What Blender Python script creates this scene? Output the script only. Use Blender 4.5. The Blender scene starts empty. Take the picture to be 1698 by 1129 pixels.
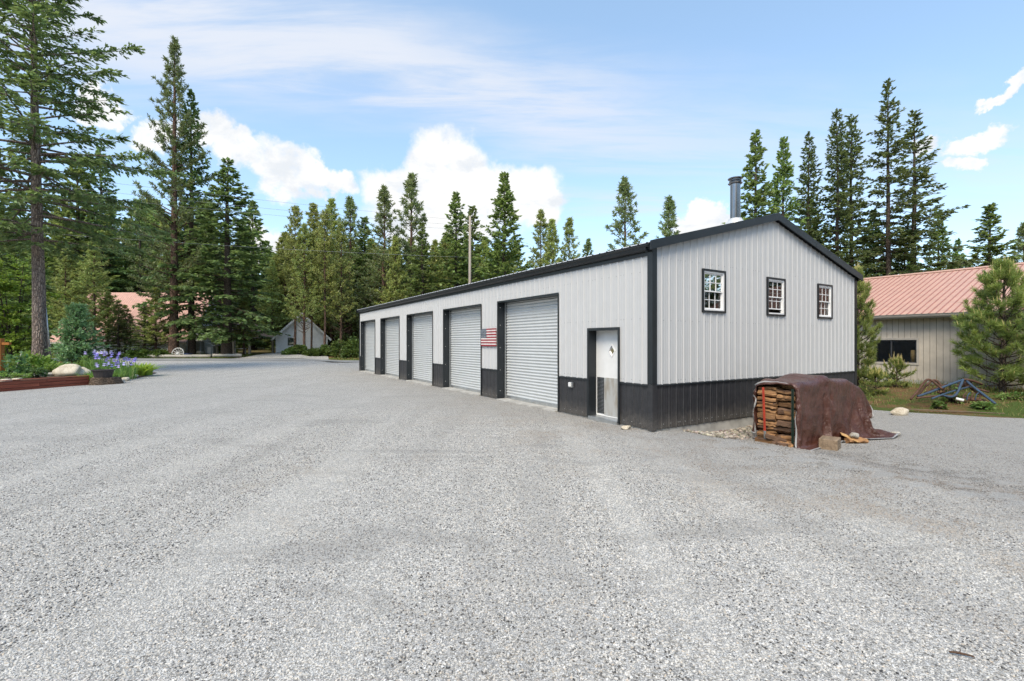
import bpy, bmesh, math, random
import numpy as np
from mathutils import Vector, Matrix
from mathutils.geometry import delaunay_2d_cdt

SC = bpy.context.scene
COL = SC.collection
R = math.radians

# ------------------------------------------------------------------ camera
EYE = 1.775
cam_d = bpy.data.cameras.new("camera")
cam = bpy.data.objects.new("camera", cam_d)
COL.objects.link(cam)
cam_d.sensor_width = 36.0
cam_d.lens = 36.0 * 778.0 / 1698.0
cam_d.shift_y = 2.5 / 1698.0
cam_d.clip_start = 0.05
cam_d.clip_end = 3000.0
cam.location = (0, 0, EYE)
cam.rotation_euler = (R(90), 0, 0)
SC.camera = cam

# ------------------------------------------------------------------ view
SC.view_settings.view_transform = 'Standard'
SC.view_settings.look = 'None'
SC.view_settings.gamma = 1.0
SC.view_settings.exposure = 0.45
SC.render.engine = 'CYCLES'
SC.cycles.max_bounces = 8
SC.cycles.diffuse_bounces = 4
SC.cycles.glossy_bounces = 3
SC.cycles.transmission_bounces = 6
SC.cycles.transparent_max_bounces = 8
SC.cycles.use_denoising = True
SC.cycles.denoising_prefilter = 'NONE'

# ------------------------------------------------------------------ sun
SUN_EL, SUN_AZ = 49.0, 201.0        # azimuth clockwise from +Y (the view direction): behind the camera, a little left
sun_d = bpy.data.lights.new("sun", 'SUN')
sun_d.energy = 3.0
sun_d.angle = R(28.0)
sun_d.color = (1.0, 0.89, 0.71)
sun = bpy.data.objects.new("sun", sun_d)
COL.objects.link(sun)
_sd = Vector((math.sin(R(SUN_AZ)) * math.cos(R(SUN_EL)), math.cos(R(SUN_AZ)) * math.cos(R(SUN_EL)), math.sin(R(SUN_EL))))
sun.rotation_euler = (-_sd).to_track_quat('-Z', 'Y').to_euler()
sun.location = (0, -10, 40)


# ------------------------------------------------------------------ node helper
class NT:
    def __init__(self, tree):
        self.t = tree
        self.n = tree.nodes
        self.l = tree.links

    def new(self, typ, **kw):
        nd = self.n.new(typ)
        for k, v in kw.items():
            setattr(nd, k, v)
        return nd

    def _in(self, nd, idx, v):
        if v is None:
            return
        s = nd.inputs[idx]
        if isinstance(v, bpy.types.NodeSocket):
            self.l.new(v, s)
        else:
            if s.type in ('RGBA',) and not isinstance(v, (int, float)) and len(v) == 3:
                v = (*v, 1.0)
            s.default_value = v

    def math(self, op, a, b=None, c=None, clamp=False):
        nd = self.new('ShaderNodeMath', operation=op)
        nd.use_clamp = clamp
        self._in(nd, 0, a); self._in(nd, 1, b); self._in(nd, 2, c)
        return nd.outputs[0]

    def vmath(self, op, a, b=None, scale=None):
        nd = self.new('ShaderNodeVectorMath', operation=op)
        self._in(nd, 0, a); self._in(nd, 1, b)
        if scale is not None:
            self._in(nd, 'Scale', scale)
        return nd.outputs[1] if op in ('LENGTH', 'DISTANCE', 'DOT_PRODUCT') else nd.outputs[0]

    def mix(self, fac, a, b, blend='MIX'):
        nd = self.new('ShaderNodeMix', data_type='RGBA', blend_type=blend)
        nd.clamp_factor = True
        self._in(nd, 0, fac); self._in(nd, 6, a); self._in(nd, 7, b)
        return nd.outputs[2]

    def noise(self, vec=None, scale=5.0, detail=2.0, rough=0.5, dist=0.0, color=False):
        nd = self.new('ShaderNodeTexNoise')
        self._in(nd, 'Vector', vec); self._in(nd, 'Scale', scale); self._in(nd, 'Detail', detail)
        self._in(nd, 'Roughness', rough); self._in(nd, 'Distortion', dist)
        return nd.outputs['Color'] if color else nd.outputs[0]

    def voronoi(self, vec=None, scale=5.0, feature='F1', rand=1.0):
        nd = self.new('ShaderNodeTexVoronoi', feature=feature)
        self._in(nd, 'Vector', vec); self._in(nd, 'Scale', scale); self._in(nd, 'Randomness', rand)
        return nd

    def ramp(self, fac, stops, interp='LINEAR'):
        nd = self.new('ShaderNodeValToRGB')
        cr = nd.color_ramp
        cr.interpolation = interp
        while len(cr.elements) < len(stops):
            cr.elements.new(0.5)
        for e, (p, c) in zip(cr.elements, stops):
            e.position = p
            e.color = (c, c, c, 1) if isinstance(c, (int, float)) else (*c, 1)
        self._in(nd, 0, fac)
        return nd.outputs[0]

    def maprange(self, v, a, b, c=0.0, d=1.0, smooth=True):
        nd = self.new('ShaderNodeMapRange', interpolation_type='SMOOTHSTEP' if smooth else 'LINEAR')
        for i, x in enumerate((v, a, b, c, d)):
            self._in(nd, i, x)
        return nd.outputs[0]

    def coord(self, which='Object'):
        return self.new('ShaderNodeTexCoord').outputs[which]

    def mapping(self, vec, scale=(1, 1, 1), loc=(0, 0, 0), rot=(0, 0, 0)):
        nd = self.new('ShaderNodeMapping')
        self._in(nd, 0, vec); self._in(nd, 1, loc); self._in(nd, 2, rot); self._in(nd, 3, scale)
        return nd.outputs[0]

    def bump(self, height, strength=0.3, dist=0.02, normal=None):
        nd = self.new('ShaderNodeBump')
        self._in(nd, 'Height', height); self._in(nd, 'Strength', strength); self._in(nd, 'Distance', dist)
        if normal is not None:
            self._in(nd, 'Normal', normal)
        return nd.outputs[0]


# ------------------------------------------------------------------ sky
def build_world():
    w = bpy.data.worlds.new("World")
    SC.world = w
    w.use_nodes = True
    nt = NT(w.node_tree)
    nt.n.clear()
    sky = nt.new('ShaderNodeTexSky', sky_type='NISHITA')
    sky.sun_disc = False
    sky.sun_elevation = R(SUN_EL)
    sky.sun_rotation = R(SUN_AZ)
    sky.air_density = 1.0
    sky.dust_density = 0.6
    sky.ozone_density = 1.0
    d = nt.coord('Generated')
    sep = nt.new('ShaderNodeSeparateXYZ')
    nt.l.new(d, sep.inputs[0])
    X, Y, Z = sep.outputs
    az = nt.math('ARCTAN2', X, Y)
    el = nt.math('ARCSINE', Z)
    # lift the sky a little towards the pale summer blue of the photograph, even over the whole dome
    skyc = nt.mix(1.0, sky.outputs[0], (0.80, 1.22, 1.55), 'ADD')
    # cirrus: thin streaks on a high flat layer, all over the dome
    zc = nt.math('MAXIMUM', nt.math('ADD', Z, 0.10), 0.06)
    px = nt.math('DIVIDE', X, zc)
    py = nt.math('DIVIDE', Y, zc)
    cmb = nt.new('ShaderNodeCombineXYZ')
    nt.l.new(px, cmb.inputs[0]); nt.l.new(py, cmb.inputs[1])
    m1 = nt.mapping(cmb.outputs[0], scale=(0.55, 1.15, 1), rot=(0, 0, R(-24)), loc=(0.35, 0.9, 0))
    c1 = nt.noise(m1, 0.9, 7.0, 0.56, 0.35)
    m2 = nt.mapping(cmb.outputs[0], scale=(0.45, 2.4, 1), rot=(0, 0, R(-30)))
    c2 = nt.noise(m2, 2.6, 6.0, 0.62, 0.4)
    # one broad band of cirrus crossing from the upper left down to the right
    band = nt.vmath('DOT_PRODUCT', d, (0.1455, -0.4492, 0.8816))       # distance from a great circle
    band = nt.math('ADD', band, nt.math('MULTIPLY', nt.math('SUBTRACT', c1, 0.5), 0.30))
    b1 = nt.math('ABSOLUTE', nt.math('SUBTRACT', band, 0.01))
    bm = nt.maprange(b1, 0.02, 0.135, 1.0, 0.0)
    bl = nt.maprange(az, -0.10, 0.60, 1.0, 0.40)
    bm = nt.math('MULTIPLY', nt.math('MULTIPLY', bm, bl), nt.maprange(c2, 0.30, 0.62, 0.18, 1.0))
    bm = nt.math('MULTIPLY', bm, 0.95)
    wisps = nt.math('MULTIPLY', nt.maprange(c1, 0.52, 0.70), nt.maprange(c2, 0.36, 0.66))
    cir = nt.math('MAXIMUM', bm, nt.math('MULTIPLY', wisps, 0.62))
    # cumulus: heaps in the distance, each an uneven group of billows
    dn = nt.noise(d, 7.0, 8.0, 0.60, 0.1, color=True)
    dn2 = nt.noise(d, 26.0, 5.0, 0.6, 0.0, color=True)
    off = nt.vmath('SUBTRACT', dn, (0.5, 0.5, 0.5))
    off2 = nt.vmath('SUBTRACT', dn2, (0.5, 0.5, 0.5))
    s3 = nt.new('ShaderNodeSeparateXYZ'); nt.l.new(off, s3.inputs[0])
    s4 = nt.new('ShaderNodeSeparateXYZ'); nt.l.new(off2, s4.inputs[0])
    azd = nt.math('ADD', nt.math('ADD', az, nt.math('MULTIPLY', s3.outputs[0], 0.20)), nt.math('MULTIPLY', s4.outputs[0], 0.05))
    eld = nt.math('ADD', nt.math('ADD', el, nt.math('MULTIPLY', s3.outputs[1], 0.17)), nt.math('MULTIPLY', s4.outputs[1], 0.045))
    blobs = []
    def PX(x, y, rx, ry):
        u = (x - 849.0) / 778.0
        v = (567.0 - y) / 778.0
        a = math.atan(u)
        e = math.atan(v * math.cos(a))
        return (a, e, rx / 778.0 * math.cos(a) ** 2, ry / 778.0 * math.cos(a))
    blobs += [PX(745, 290, 85, 62), PX(830, 320, 95, 55), PX(670, 320, 70, 48), PX(890, 345, 45, 30), PX(730, 372, 120, 40)]
    blobs += [PX(478, 272, 70, 38), PX(405, 262, 46, 32), PX(345, 235, 40, 36), PX(545, 296, 46, 22), PX(255, 225, 46, 24)]
    blobs += [PX(165, 165, 45, 24), PX(450, 410, 60, 38)]
    blobs += [PX(1640, 214, 52, 21), PX(1560, 205, 34, 14), PX(1700, 128, 36, 13)]
    blobs += [PX(1180, 372, 70, 22), PX(1610, 262, 24, 18)]
    # the same fair-weather heaps go on round the rest of the horizon
    rr = random.Random(4)
    for k in range(9):
        a = 1.15 + k * 0.46 + rr.uniform(-0.1, 0.1)
        if a > math.pi:
            a -= 2 * math.pi
        blobs.append((a, 0.17 + rr.uniform(-0.03, 0.14), 0.13 + rr.uniform(0, 0.09), 0.055 + rr.uniform(0, 0.03)))
    acc = None
    for (a, e, ra, re) in blobs:
        q1 = nt.math('DIVIDE', nt.math('SUBTRACT', azd, a), ra)
        q2 = nt.math('DIVIDE', nt.math('SUBTRACT', eld, e), re)
        q = nt.math('ADD', nt.math('MULTIPLY', q1, q1), nt.math('MULTIPLY', q2, q2))
        acc = q if acc is None else nt.math('SMOOTH_MIN', acc, q, 0.25)
    cum = nt.math('MULTIPLY', nt.maprange(acc, 1.45, 0.50, 0.0, 1.0), nt.maprange(nt.noise(d, 34.0, 5.0, 0.65, 0.3), 0.22, 0.50, 0.72, 1.0))
    puff = nt.noise(nt.mapping(d, scale=(1, 1, 1.5)), 11.0, 7.0, 0.62, 0.3)
    lit = nt.maprange(puff, 0.34, 0.58, 0.0, 1.0)
    ccol = nt.mix(lit, (4.15, 4.35, 4.60), (5.25, 5.22, 5.18))
    base = nt.mix(cir, skyc, (4.0, 4.25, 4.75))
    col = nt.mix(cum, base, ccol)
    bg = nt.new('ShaderNodeBackground')
    nt.l.new(col, bg.inputs[0])
    bg.inputs[1].default_value = 0.15
    out = nt.new('ShaderNodeOutputWorld')
    nt.l.new(bg.outputs[0], out.inputs[0])


build_world()

# ------------------------------------------------------------------ geometry helpers
class MB:
    """collects vertices and faces for one mesh object"""
    def __init__(self):
        self.v = []
        self.f = []
        self.m = []

    def quad(self, a, b, c, d, m=0):
        i = len(self.v)
        self.v += [a, b, c, d]
        self.f.append((i, i + 1, i + 2, i + 3)); self.m.append(m)

    def box(self, x0, x1, y0, y1, z0, z1, m=0, fn=None):
        i = len(self.v)
        P = [(x0, y0, z0), (x1, y0, z0), (x1, y1, z0), (x0, y1, z0), (x0, y0, z1), (x1, y0, z1), (x1, y1, z1), (x0, y1, z1)]
        if fn:
            P = [fn(*p) for p in P]
        self.v += P
        for q in ((3, 2, 1, 0), (4, 5, 6, 7), (0, 1, 5, 4), (1, 2, 6, 5), (2, 3, 7, 6), (3, 0, 4, 7)):
            self.f.append(tuple(i + k for k in q)); self.m.append(m)

    def tube(self, pts, radii, n=8, m=0, cap=True):
        pts = [Vector(p) for p in pts]
        if isinstance(radii, (int, float)):
            radii = [radii] * len(pts)
        base = len(self.v)
        ref = None
        for k, p in enumerate(pts):
            t = (pts[min(k + 1, len(pts) - 1)] - pts[max(k - 1, 0)]).normalized()
            if ref is None:
                ref = t.orthogonal().normalized()
            ref = (ref - t * ref.dot(t))
            if ref.length < 1e-6:
                ref = t.orthogonal()
            ref.normalize()
            b = t.cross(ref)
            for j in range(n):
                a = 2 * math.pi * j / n
                self.v.append(tuple(p + (ref * math.cos(a) + b * math.sin(a)) * radii[k]))
        for k in range(len(pts) - 1):
            for j in range(n):
                a0 = base + k * n + j; a1 = base + k * n + (j + 1) % n
                self.f.append((a0, a1, a1 + n, a0 + n)); self.m.append(m)
        if cap:
            self.f.append(tuple(base + j for j in reversed(range(n)))); self.m.append(m)
            e = base + (len(pts) - 1) * n
            self.f.append(tuple(e + j for j in range(n))); self.m.append(m)

    def prism(self, prof, p0, p1, up=(0, 0, 1), m=0):
        """extrude a closed 2D profile (side, up) from p0 to p1"""
        p0, p1 = Vector(p0), Vector(p1)
        t = (p1 - p0).normalized(); up = Vector(up); s = t.cross(up).normalized(); up = s.cross(t)
        b = len(self.v); n = len(prof)
        for p in (p0, p1):
            for (a, c) in prof:
                self.v.append(tuple(p + s * a + up * c))
        for j in range(n):
            k = (j + 1) % n
            self.f.append((b + j, b + k, b + n + k, b + n + j)); self.m.append(m)
        self.f.append(tuple(b + j for j in reversed(range(n)))); self.m.append(m)
        self.f.append(tuple(b + n + j for j in range(n))); self.m.append(m)

    def build(self, name, mats, parent=None, smooth=False, bevel=0.0):
        me = bpy.data.meshes.new(name)
        me.from_pydata([tuple(p) for p in self.v], [], self.f)
        if not isinstance(mats, (list, tuple)):
            mats = [mats]
        for mt in mats:
            me.materials.append(mt)
        if any(self.m):
            me.polygons.foreach_set('material_index', self.m)
        me.validate()
        bm = bmesh.new(); bm.from_mesh(me)
        bmesh.ops.recalc_face_normals(bm, faces=bm.faces)
        bm.to_mesh(me); bm.free()
        if smooth:
            me.polygons.foreach_set('use_smooth', [True] * len(me.polygons))
        o = bpy.data.objects.new(name, me)
        COL.objects.link(o)
        if parent:
            o.parent = parent
        if bevel:
            b = o.modifiers.new('bevel', 'BEVEL'); b.width = bevel; b.segments = 2; b.limit_method = 'ANGLE'
        return o


def link_mesh(name, me, parent=None):
    o = bpy.data.objects.new(name, me)
    COL.objects.link(o)
    if parent:
        o.parent = parent
    return o


def array_mesh(name, verts, faces, mats, cols=None, smooth=False, midx=None):
    """mesh from numpy arrays; faces (n,3) or (n,4); cols (nverts,3) -> attribute Col"""
    me = bpy.data.meshes.new(name)
    nv, nf, k = len(verts), len(faces), faces.shape[1]
    me.vertices.add(nv); me.vertices.foreach_set('co', np.ascontiguousarray(verts, dtype=np.float32).ravel())
    me.loops.add(nf * k); me.loops.foreach_set('vertex_index', np.ascontiguousarray(faces, dtype=np.int32).ravel())
    me.polygons.add(nf)
    me.polygons.foreach_set('loop_start', np.arange(0, nf * k, k, dtype=np.int32))
    me.polygons.foreach_set('loop_total', np.full(nf, k, dtype=np.int32))
    for mt in (mats if isinstance(mats, (list, tuple)) else [mats]):
        me.materials.append(mt)
    if midx is not None:
        me.polygons.foreach_set('material_index', np.asarray(midx, dtype=np.int32))
    if smooth:
        me.polygons.foreach_set('use_smooth', np.ones(nf, dtype=bool))
    me.update(calc_edges=True)
    if cols is not None:
        at = me.attributes.new('Col', 'FLOAT_COLOR', 'POINT')
        c4 = np.ones((nv, 4), dtype=np.float32); c4[:, :3] = cols
        at.data.foreach_set('color', c4.ravel())
    return me


def empty(name, loc=(0, 0, 0), rz=0.0, parent=None):
    o = bpy.data.objects.new(name, None)
    COL.objects.link(o)
    o.location = loc; o.rotation_euler = (0, 0, rz)
    o.empty_display_size = 0.2
    if parent:
        o.parent = parent
    return o


def tag(o, label, cat, group=None):
    o['label'] = label; o['category'] = cat
    if group:
        o['group'] = group
    return o


def structure(o, label=None):
    o['kind'] = 'structure'
    if label:
        o['label'] = label
    return o


def stuff(o, label=None, cat=None):
    o['kind'] = 'stuff'
    if label:
        o['label'] = label
    if cat:
        o['category'] = cat
    return o


def sstep(a, b, x):
    t = np.clip((np.asarray(x, dtype=float) - a) / (b - a), 0, 1)
    return t * t * (3 - 2 * t)


# ------------------------------------------------------------------ the lie of the land
CX, CY = 2.83, 9.46                       # nearest corner of the garage
TH = R(31.9)                              # its heading
VX, VY = math.cos(TH), math.sin(TH)       # along the gable
UX, UY = -math.sin(TH), math.cos(TH)      # along the row of doors


def gloc(x, y, z=0.0):
    """garage coordinates -> world"""
    return Vector((CX + x * VX + y * UX, CY + x * VY + y * UY, z))


def gz(x, y):
    """height of the ground"""
    x = np.asarray(x, dtype=float); y = np.asarray(y, dtype=float)
    a = (x - CX) * VX + (y - CY) * VY
    z = -0.025 - 0.21 * sstep(0.15, 2.2, a) + 0.37 * sstep(9.8, 14.5, a)
    z = z + 0.36 * sstep(52.5, 57, y)
    z = z + 0.012 * np.sin(x * 1.1 + 0.7 * y) * np.sin(0.8 * y - 0.4 * x) + 0.02 * np.sin(x * 0.31) * np.cos(y * 0.27)
    return z


def gzf(x, y):
    return float(gz(x, y))


def at(px, D):
    """pixel column of the photograph and a distance -> x, y on the plan"""
    return ((px - 849.0) / 778.0 * D, D)


# ------------------------------------------------------------------ materials
MATS = {}


def material(name):
    m = bpy.data.materials.new(name)
    m.use_nodes = True
    nt = NT(m.node_tree)
    nt.n.clear()
    out = nt.new('ShaderNodeOutputMaterial')
    MATS[name] = m
    return m, nt, out


def principled(nt, out, color, rough=0.5, metal=0.0, spec=0.5, normal=None, **kw):
    p = nt.new('ShaderNodeBsdfPrincipled')
    nt._in(p, 'Base Color', color); nt._in(p, 'Roughness', rough); nt._in(p, 'Metallic', metal)
    nt._in(p, 'Specular IOR Level', spec)
    if normal is not None:
        nt._in(p, 'Normal', normal)
    for k, v in kw.items():
        nt._in(p, k.replace('_', ' '), v)
    nt.l.new(p.outputs[0], out.inputs[0])
    return p


def painted(name, c, rough=0.4, metal=0.0, var=0.12, dirt=0.0, dirtc=(0.25, 0.2, 0.15), spec=0.5, nscale=3.0, bump=0.0):
    """sheet metal, painted wood, plastic: slight tone changes, marks and a little unevenness"""
    m, nt, out = material(name)
    co = nt.coord('Object')
    n1 = nt.noise(co, nscale, 4.0, 0.6)
    n2 = nt.noise(co, nscale * 14, 3.0, 0.6)
    lo = tuple(x * (1 - var) for x in c); hi = tuple(min(1, x * (1 + var * 0.6)) for x in c)
    col = nt.mix(nt.maprange(n1, 0.3, 0.7), lo, hi)
    if dirt:
        st = nt.noise(nt.mapping(co, scale=(6, 6, 0.7)), 3.0, 5.0, 0.65)
        col = nt.mix(nt.math('MULTIPLY', nt.maprange(st, 0.52, 0.8), dirt), col, dirtc)
    rg = nt.maprange(n2, 0.2, 0.8, rough * 0.8, min(1, rough * 1.25))
    nrm = nt.bump(nt.math('ADD', n1, nt.math('MULTIPLY', n2, 0.3)), 0.25, bump) if bump else None
    principled(nt, out, col, rg, metal, spec, nrm)
    return m


def wood(name, c1, c2, axis='X', scale=1.0, rough=0.75, bump=0.006):
    m, nt, out = material(name)
    co = nt.coord('Object')
    rnd = nt.new('ShaderNodeObjectInfo').outputs['Random']
    sc = {'X': (0.6, 9, 9), 'Y': (9, 0.6, 9), 'Z': (9, 9, 0.6)}[axis]
    off = nt.vmath('SCALE', (7.3, 3.1, 5.7), None, rnd)
    v = nt.vmath('ADD', nt.mapping(co, scale=tuple(s * scale for s in sc)), off)
    n = nt.noise(v, 2.5, 6.0, 0.65, 0.6)
    n2 = nt.noise(v, 11.0, 3.0, 0.6)
    col = nt.mix(nt.maprange(nt.math('ADD', nt.math('MULTIPLY', n, 0.75), nt.math('MULTIPLY', n2, 0.25)), 0.3, 0.68), c1, c2)
    hs = nt.new('ShaderNodeHueSaturation')
    nt._in(hs, 'Value', nt.maprange(rnd, 0, 1, 0.58, 1.25, False)); nt._in(hs, 'Color', col)
    principled(nt, out, hs.outputs[0], rough, 0, 0.3, nt.bump(nt.math('ADD', n, n2), 0.6, bump))
    return m


def bark(name, c1, c2, c3, s=1.0):
    m, nt, out = material(name)
    co = nt.coord('Object')
    v = nt.mapping(co, scale=(7 * s, 7 * s, 1.6 * s))
    vo = nt.voronoi(nt.vmath('ADD', v, nt.vmath('SCALE', nt.noise(co, 3 * s, 3, 0.6, 0, True), None, 0.9)), 1.6, 'DISTANCE_TO_EDGE')
    n = nt.noise(nt.mapping(co, scale=(5, 5, 2)), 4.0 * s, 6.0, 0.7)
    col = nt.mix(nt.maprange(n, 0.3, 0.7), c1, c2)
    col = nt.mix(nt.maprange(vo.outputs[0], 0.0, 0.16, 1, 0), col, c3)
    h = nt.math('ADD', nt.maprange(vo.outputs[0], 0, 0.3), nt.math('MULTIPLY', n, 0.6))
    principled(nt, out, col, 0.9, 0, 0.15, nt.bump(h, 0.9, 0.05))
    return m


def leaf(name, sat=1.0, val=1.0, trans=0.28, rough=0.55, hue=0.5):
    """foliage: the tint sits on the leaves themselves (attribute Col) and differs from plant to plant"""
    m, nt, out = material(name)
    a = nt.new('ShaderNodeAttribute'); a.attribute_name = 'Col'
    rnd = nt.new('ShaderNodeObjectInfo').outputs['Random']
    hs = nt.new('ShaderNodeHueSaturation')
    nt._in(hs, 'Hue', nt.maprange(rnd, 0, 1, hue - 0.012, hue + 0.012, False))
    nt._in(hs, 'Saturation', sat)
    nt._in(hs, 'Value', nt.math('MULTIPLY', nt.maprange(rnd, 0, 1, 0.86, 1.14, False), val))
    nt._in(hs, 'Color', a.outputs['Color'])
    p = nt.new('ShaderNodeBsdfPrincipled')
    nt._in(p, 'Base Color', hs.outputs[0]); nt._in(p, 'Roughness', rough); nt._in(p, 'Specular IOR Level', 0.5)
    t = nt.new('ShaderNodeBsdfTranslucent')
    nt.l.new(nt.mix(0.35, hs.outputs[0], (0.22, 0.28, 0.03)), t.inputs[0])
    mx = nt.new('ShaderNodeMixShader')
    mx.inputs[0].default_value = trans
    nt.l.new(p.outputs[0], mx.inputs[1]); nt.l.new(t.outputs[0], mx.inputs[2])
    nt.l.new(mx.outputs[0], out.inputs[0])
    return m


def gravel_colour(nt, cell_rand, co):
    """stone colours: mostly pale granite, some dark, a few tan"""
    c = nt.ramp(cell_rand, [(0.0, (0.045, 0.045, 0.047)), (0.12, (0.11, 0.108, 0.105)), (0.22, (0.31, 0.305, 0.29)),
                            (0.42, (0.49, 0.475, 0.445)), (0.72, (0.62, 0.60, 0.565)), (0.86, (0.69, 0.67, 0.63)),
                            (0.91, (0.54, 0.46, 0.37)), (0.95, (0.46, 0.46, 0.46)), (1.0, (0.80, 0.79, 0.77))])
    # fines and soil worked up in places; a coarser, darker delivery on the right
    n = nt.noise(co, 0.55, 5.0, 0.62, 0.3)
    n2 = nt.noise(nt.vmath('ADD', co, (13, 7, 0)), 0.23, 4.0, 0.6, 0.4)
    # lanes where wheels have pressed the stones into the fines
    tr = nt.noise(nt.mapping(co, scale=(0.9, 0.06, 1), rot=(0, 0, R(-28))), 1.3, 3.0, 0.5, 0.25)
    c = nt.mix(nt.math('MULTIPLY', nt.maprange(tr, 0.50, 0.64), 0.48), c, (0.60, 0.585, 0.55))
    c = nt.mix(nt.math('MULTIPLY', nt.maprange(tr, 0.46, 0.36), 0.34), c, (0.30, 0.29, 0.275))
    soil = nt.math('MULTIPLY', nt.maprange(n, 0.55, 0.72), 0.50)
    c = nt.mix(soil, c, (0.42, 0.36, 0.29))
    # brown soil carried out of the doors
    sx0 = nt.new('ShaderNodeSeparateXYZ'); nt.l.new(co, sx0.inputs[0])
    a0 = nt.math('ADD', nt.math('MULTIPLY', nt.math('SUBTRACT', sx0.outputs[0], CX), VX), nt.math('MULTIPLY', nt.math('SUBTRACT', sx0.outputs[1], CY), VY))
    nd = nt.noise(co, 0.9, 5.0, 0.65, 0.6)
    apron = nt.math('MULTIPLY', nt.math('MULTIPLY', nt.maprange(a0, -4.5, -0.8), nt.maprange(a0, 1.5, 0.2)), nt.maprange(nd, 0.46, 0.62))
    c = nt.mix(nt.math('MULTIPLY', apron, 0.55), c, (0.33, 0.265, 0.20))
    sx = nt.new('ShaderNodeSeparateXYZ'); nt.l.new(co, sx.inputs[0])
    a = nt.math('ADD', nt.math('MULTIPLY', nt.math('SUBTRACT', sx.outputs[0], CX), VX), nt.math('MULTIPLY', nt.math('SUBTRACT', sx.outputs[1], CY), VY))
    right = nt.maprange(nt.math('ADD', a, nt.math('MULTIPLY', n2, 5.0)), -1.2, 3.6)
    c = nt.mix(nt.math('MULTIPLY', right, 0.85), c, nt.mix(0.62, c, (0.15, 0.135, 0.125)))
    dark = nt.math('MULTIPLY', nt.maprange(nt.noise(nt.mapping(co, scale=(0.35, 1.0, 1), rot=(0, 0, 0.35)), 0.9, 5.0, 0.65, 0.5), 0.52, 0.66), 0.50)
    c = nt.mix(dark, c, (0.20, 0.195, 0.19))
    return c


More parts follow.
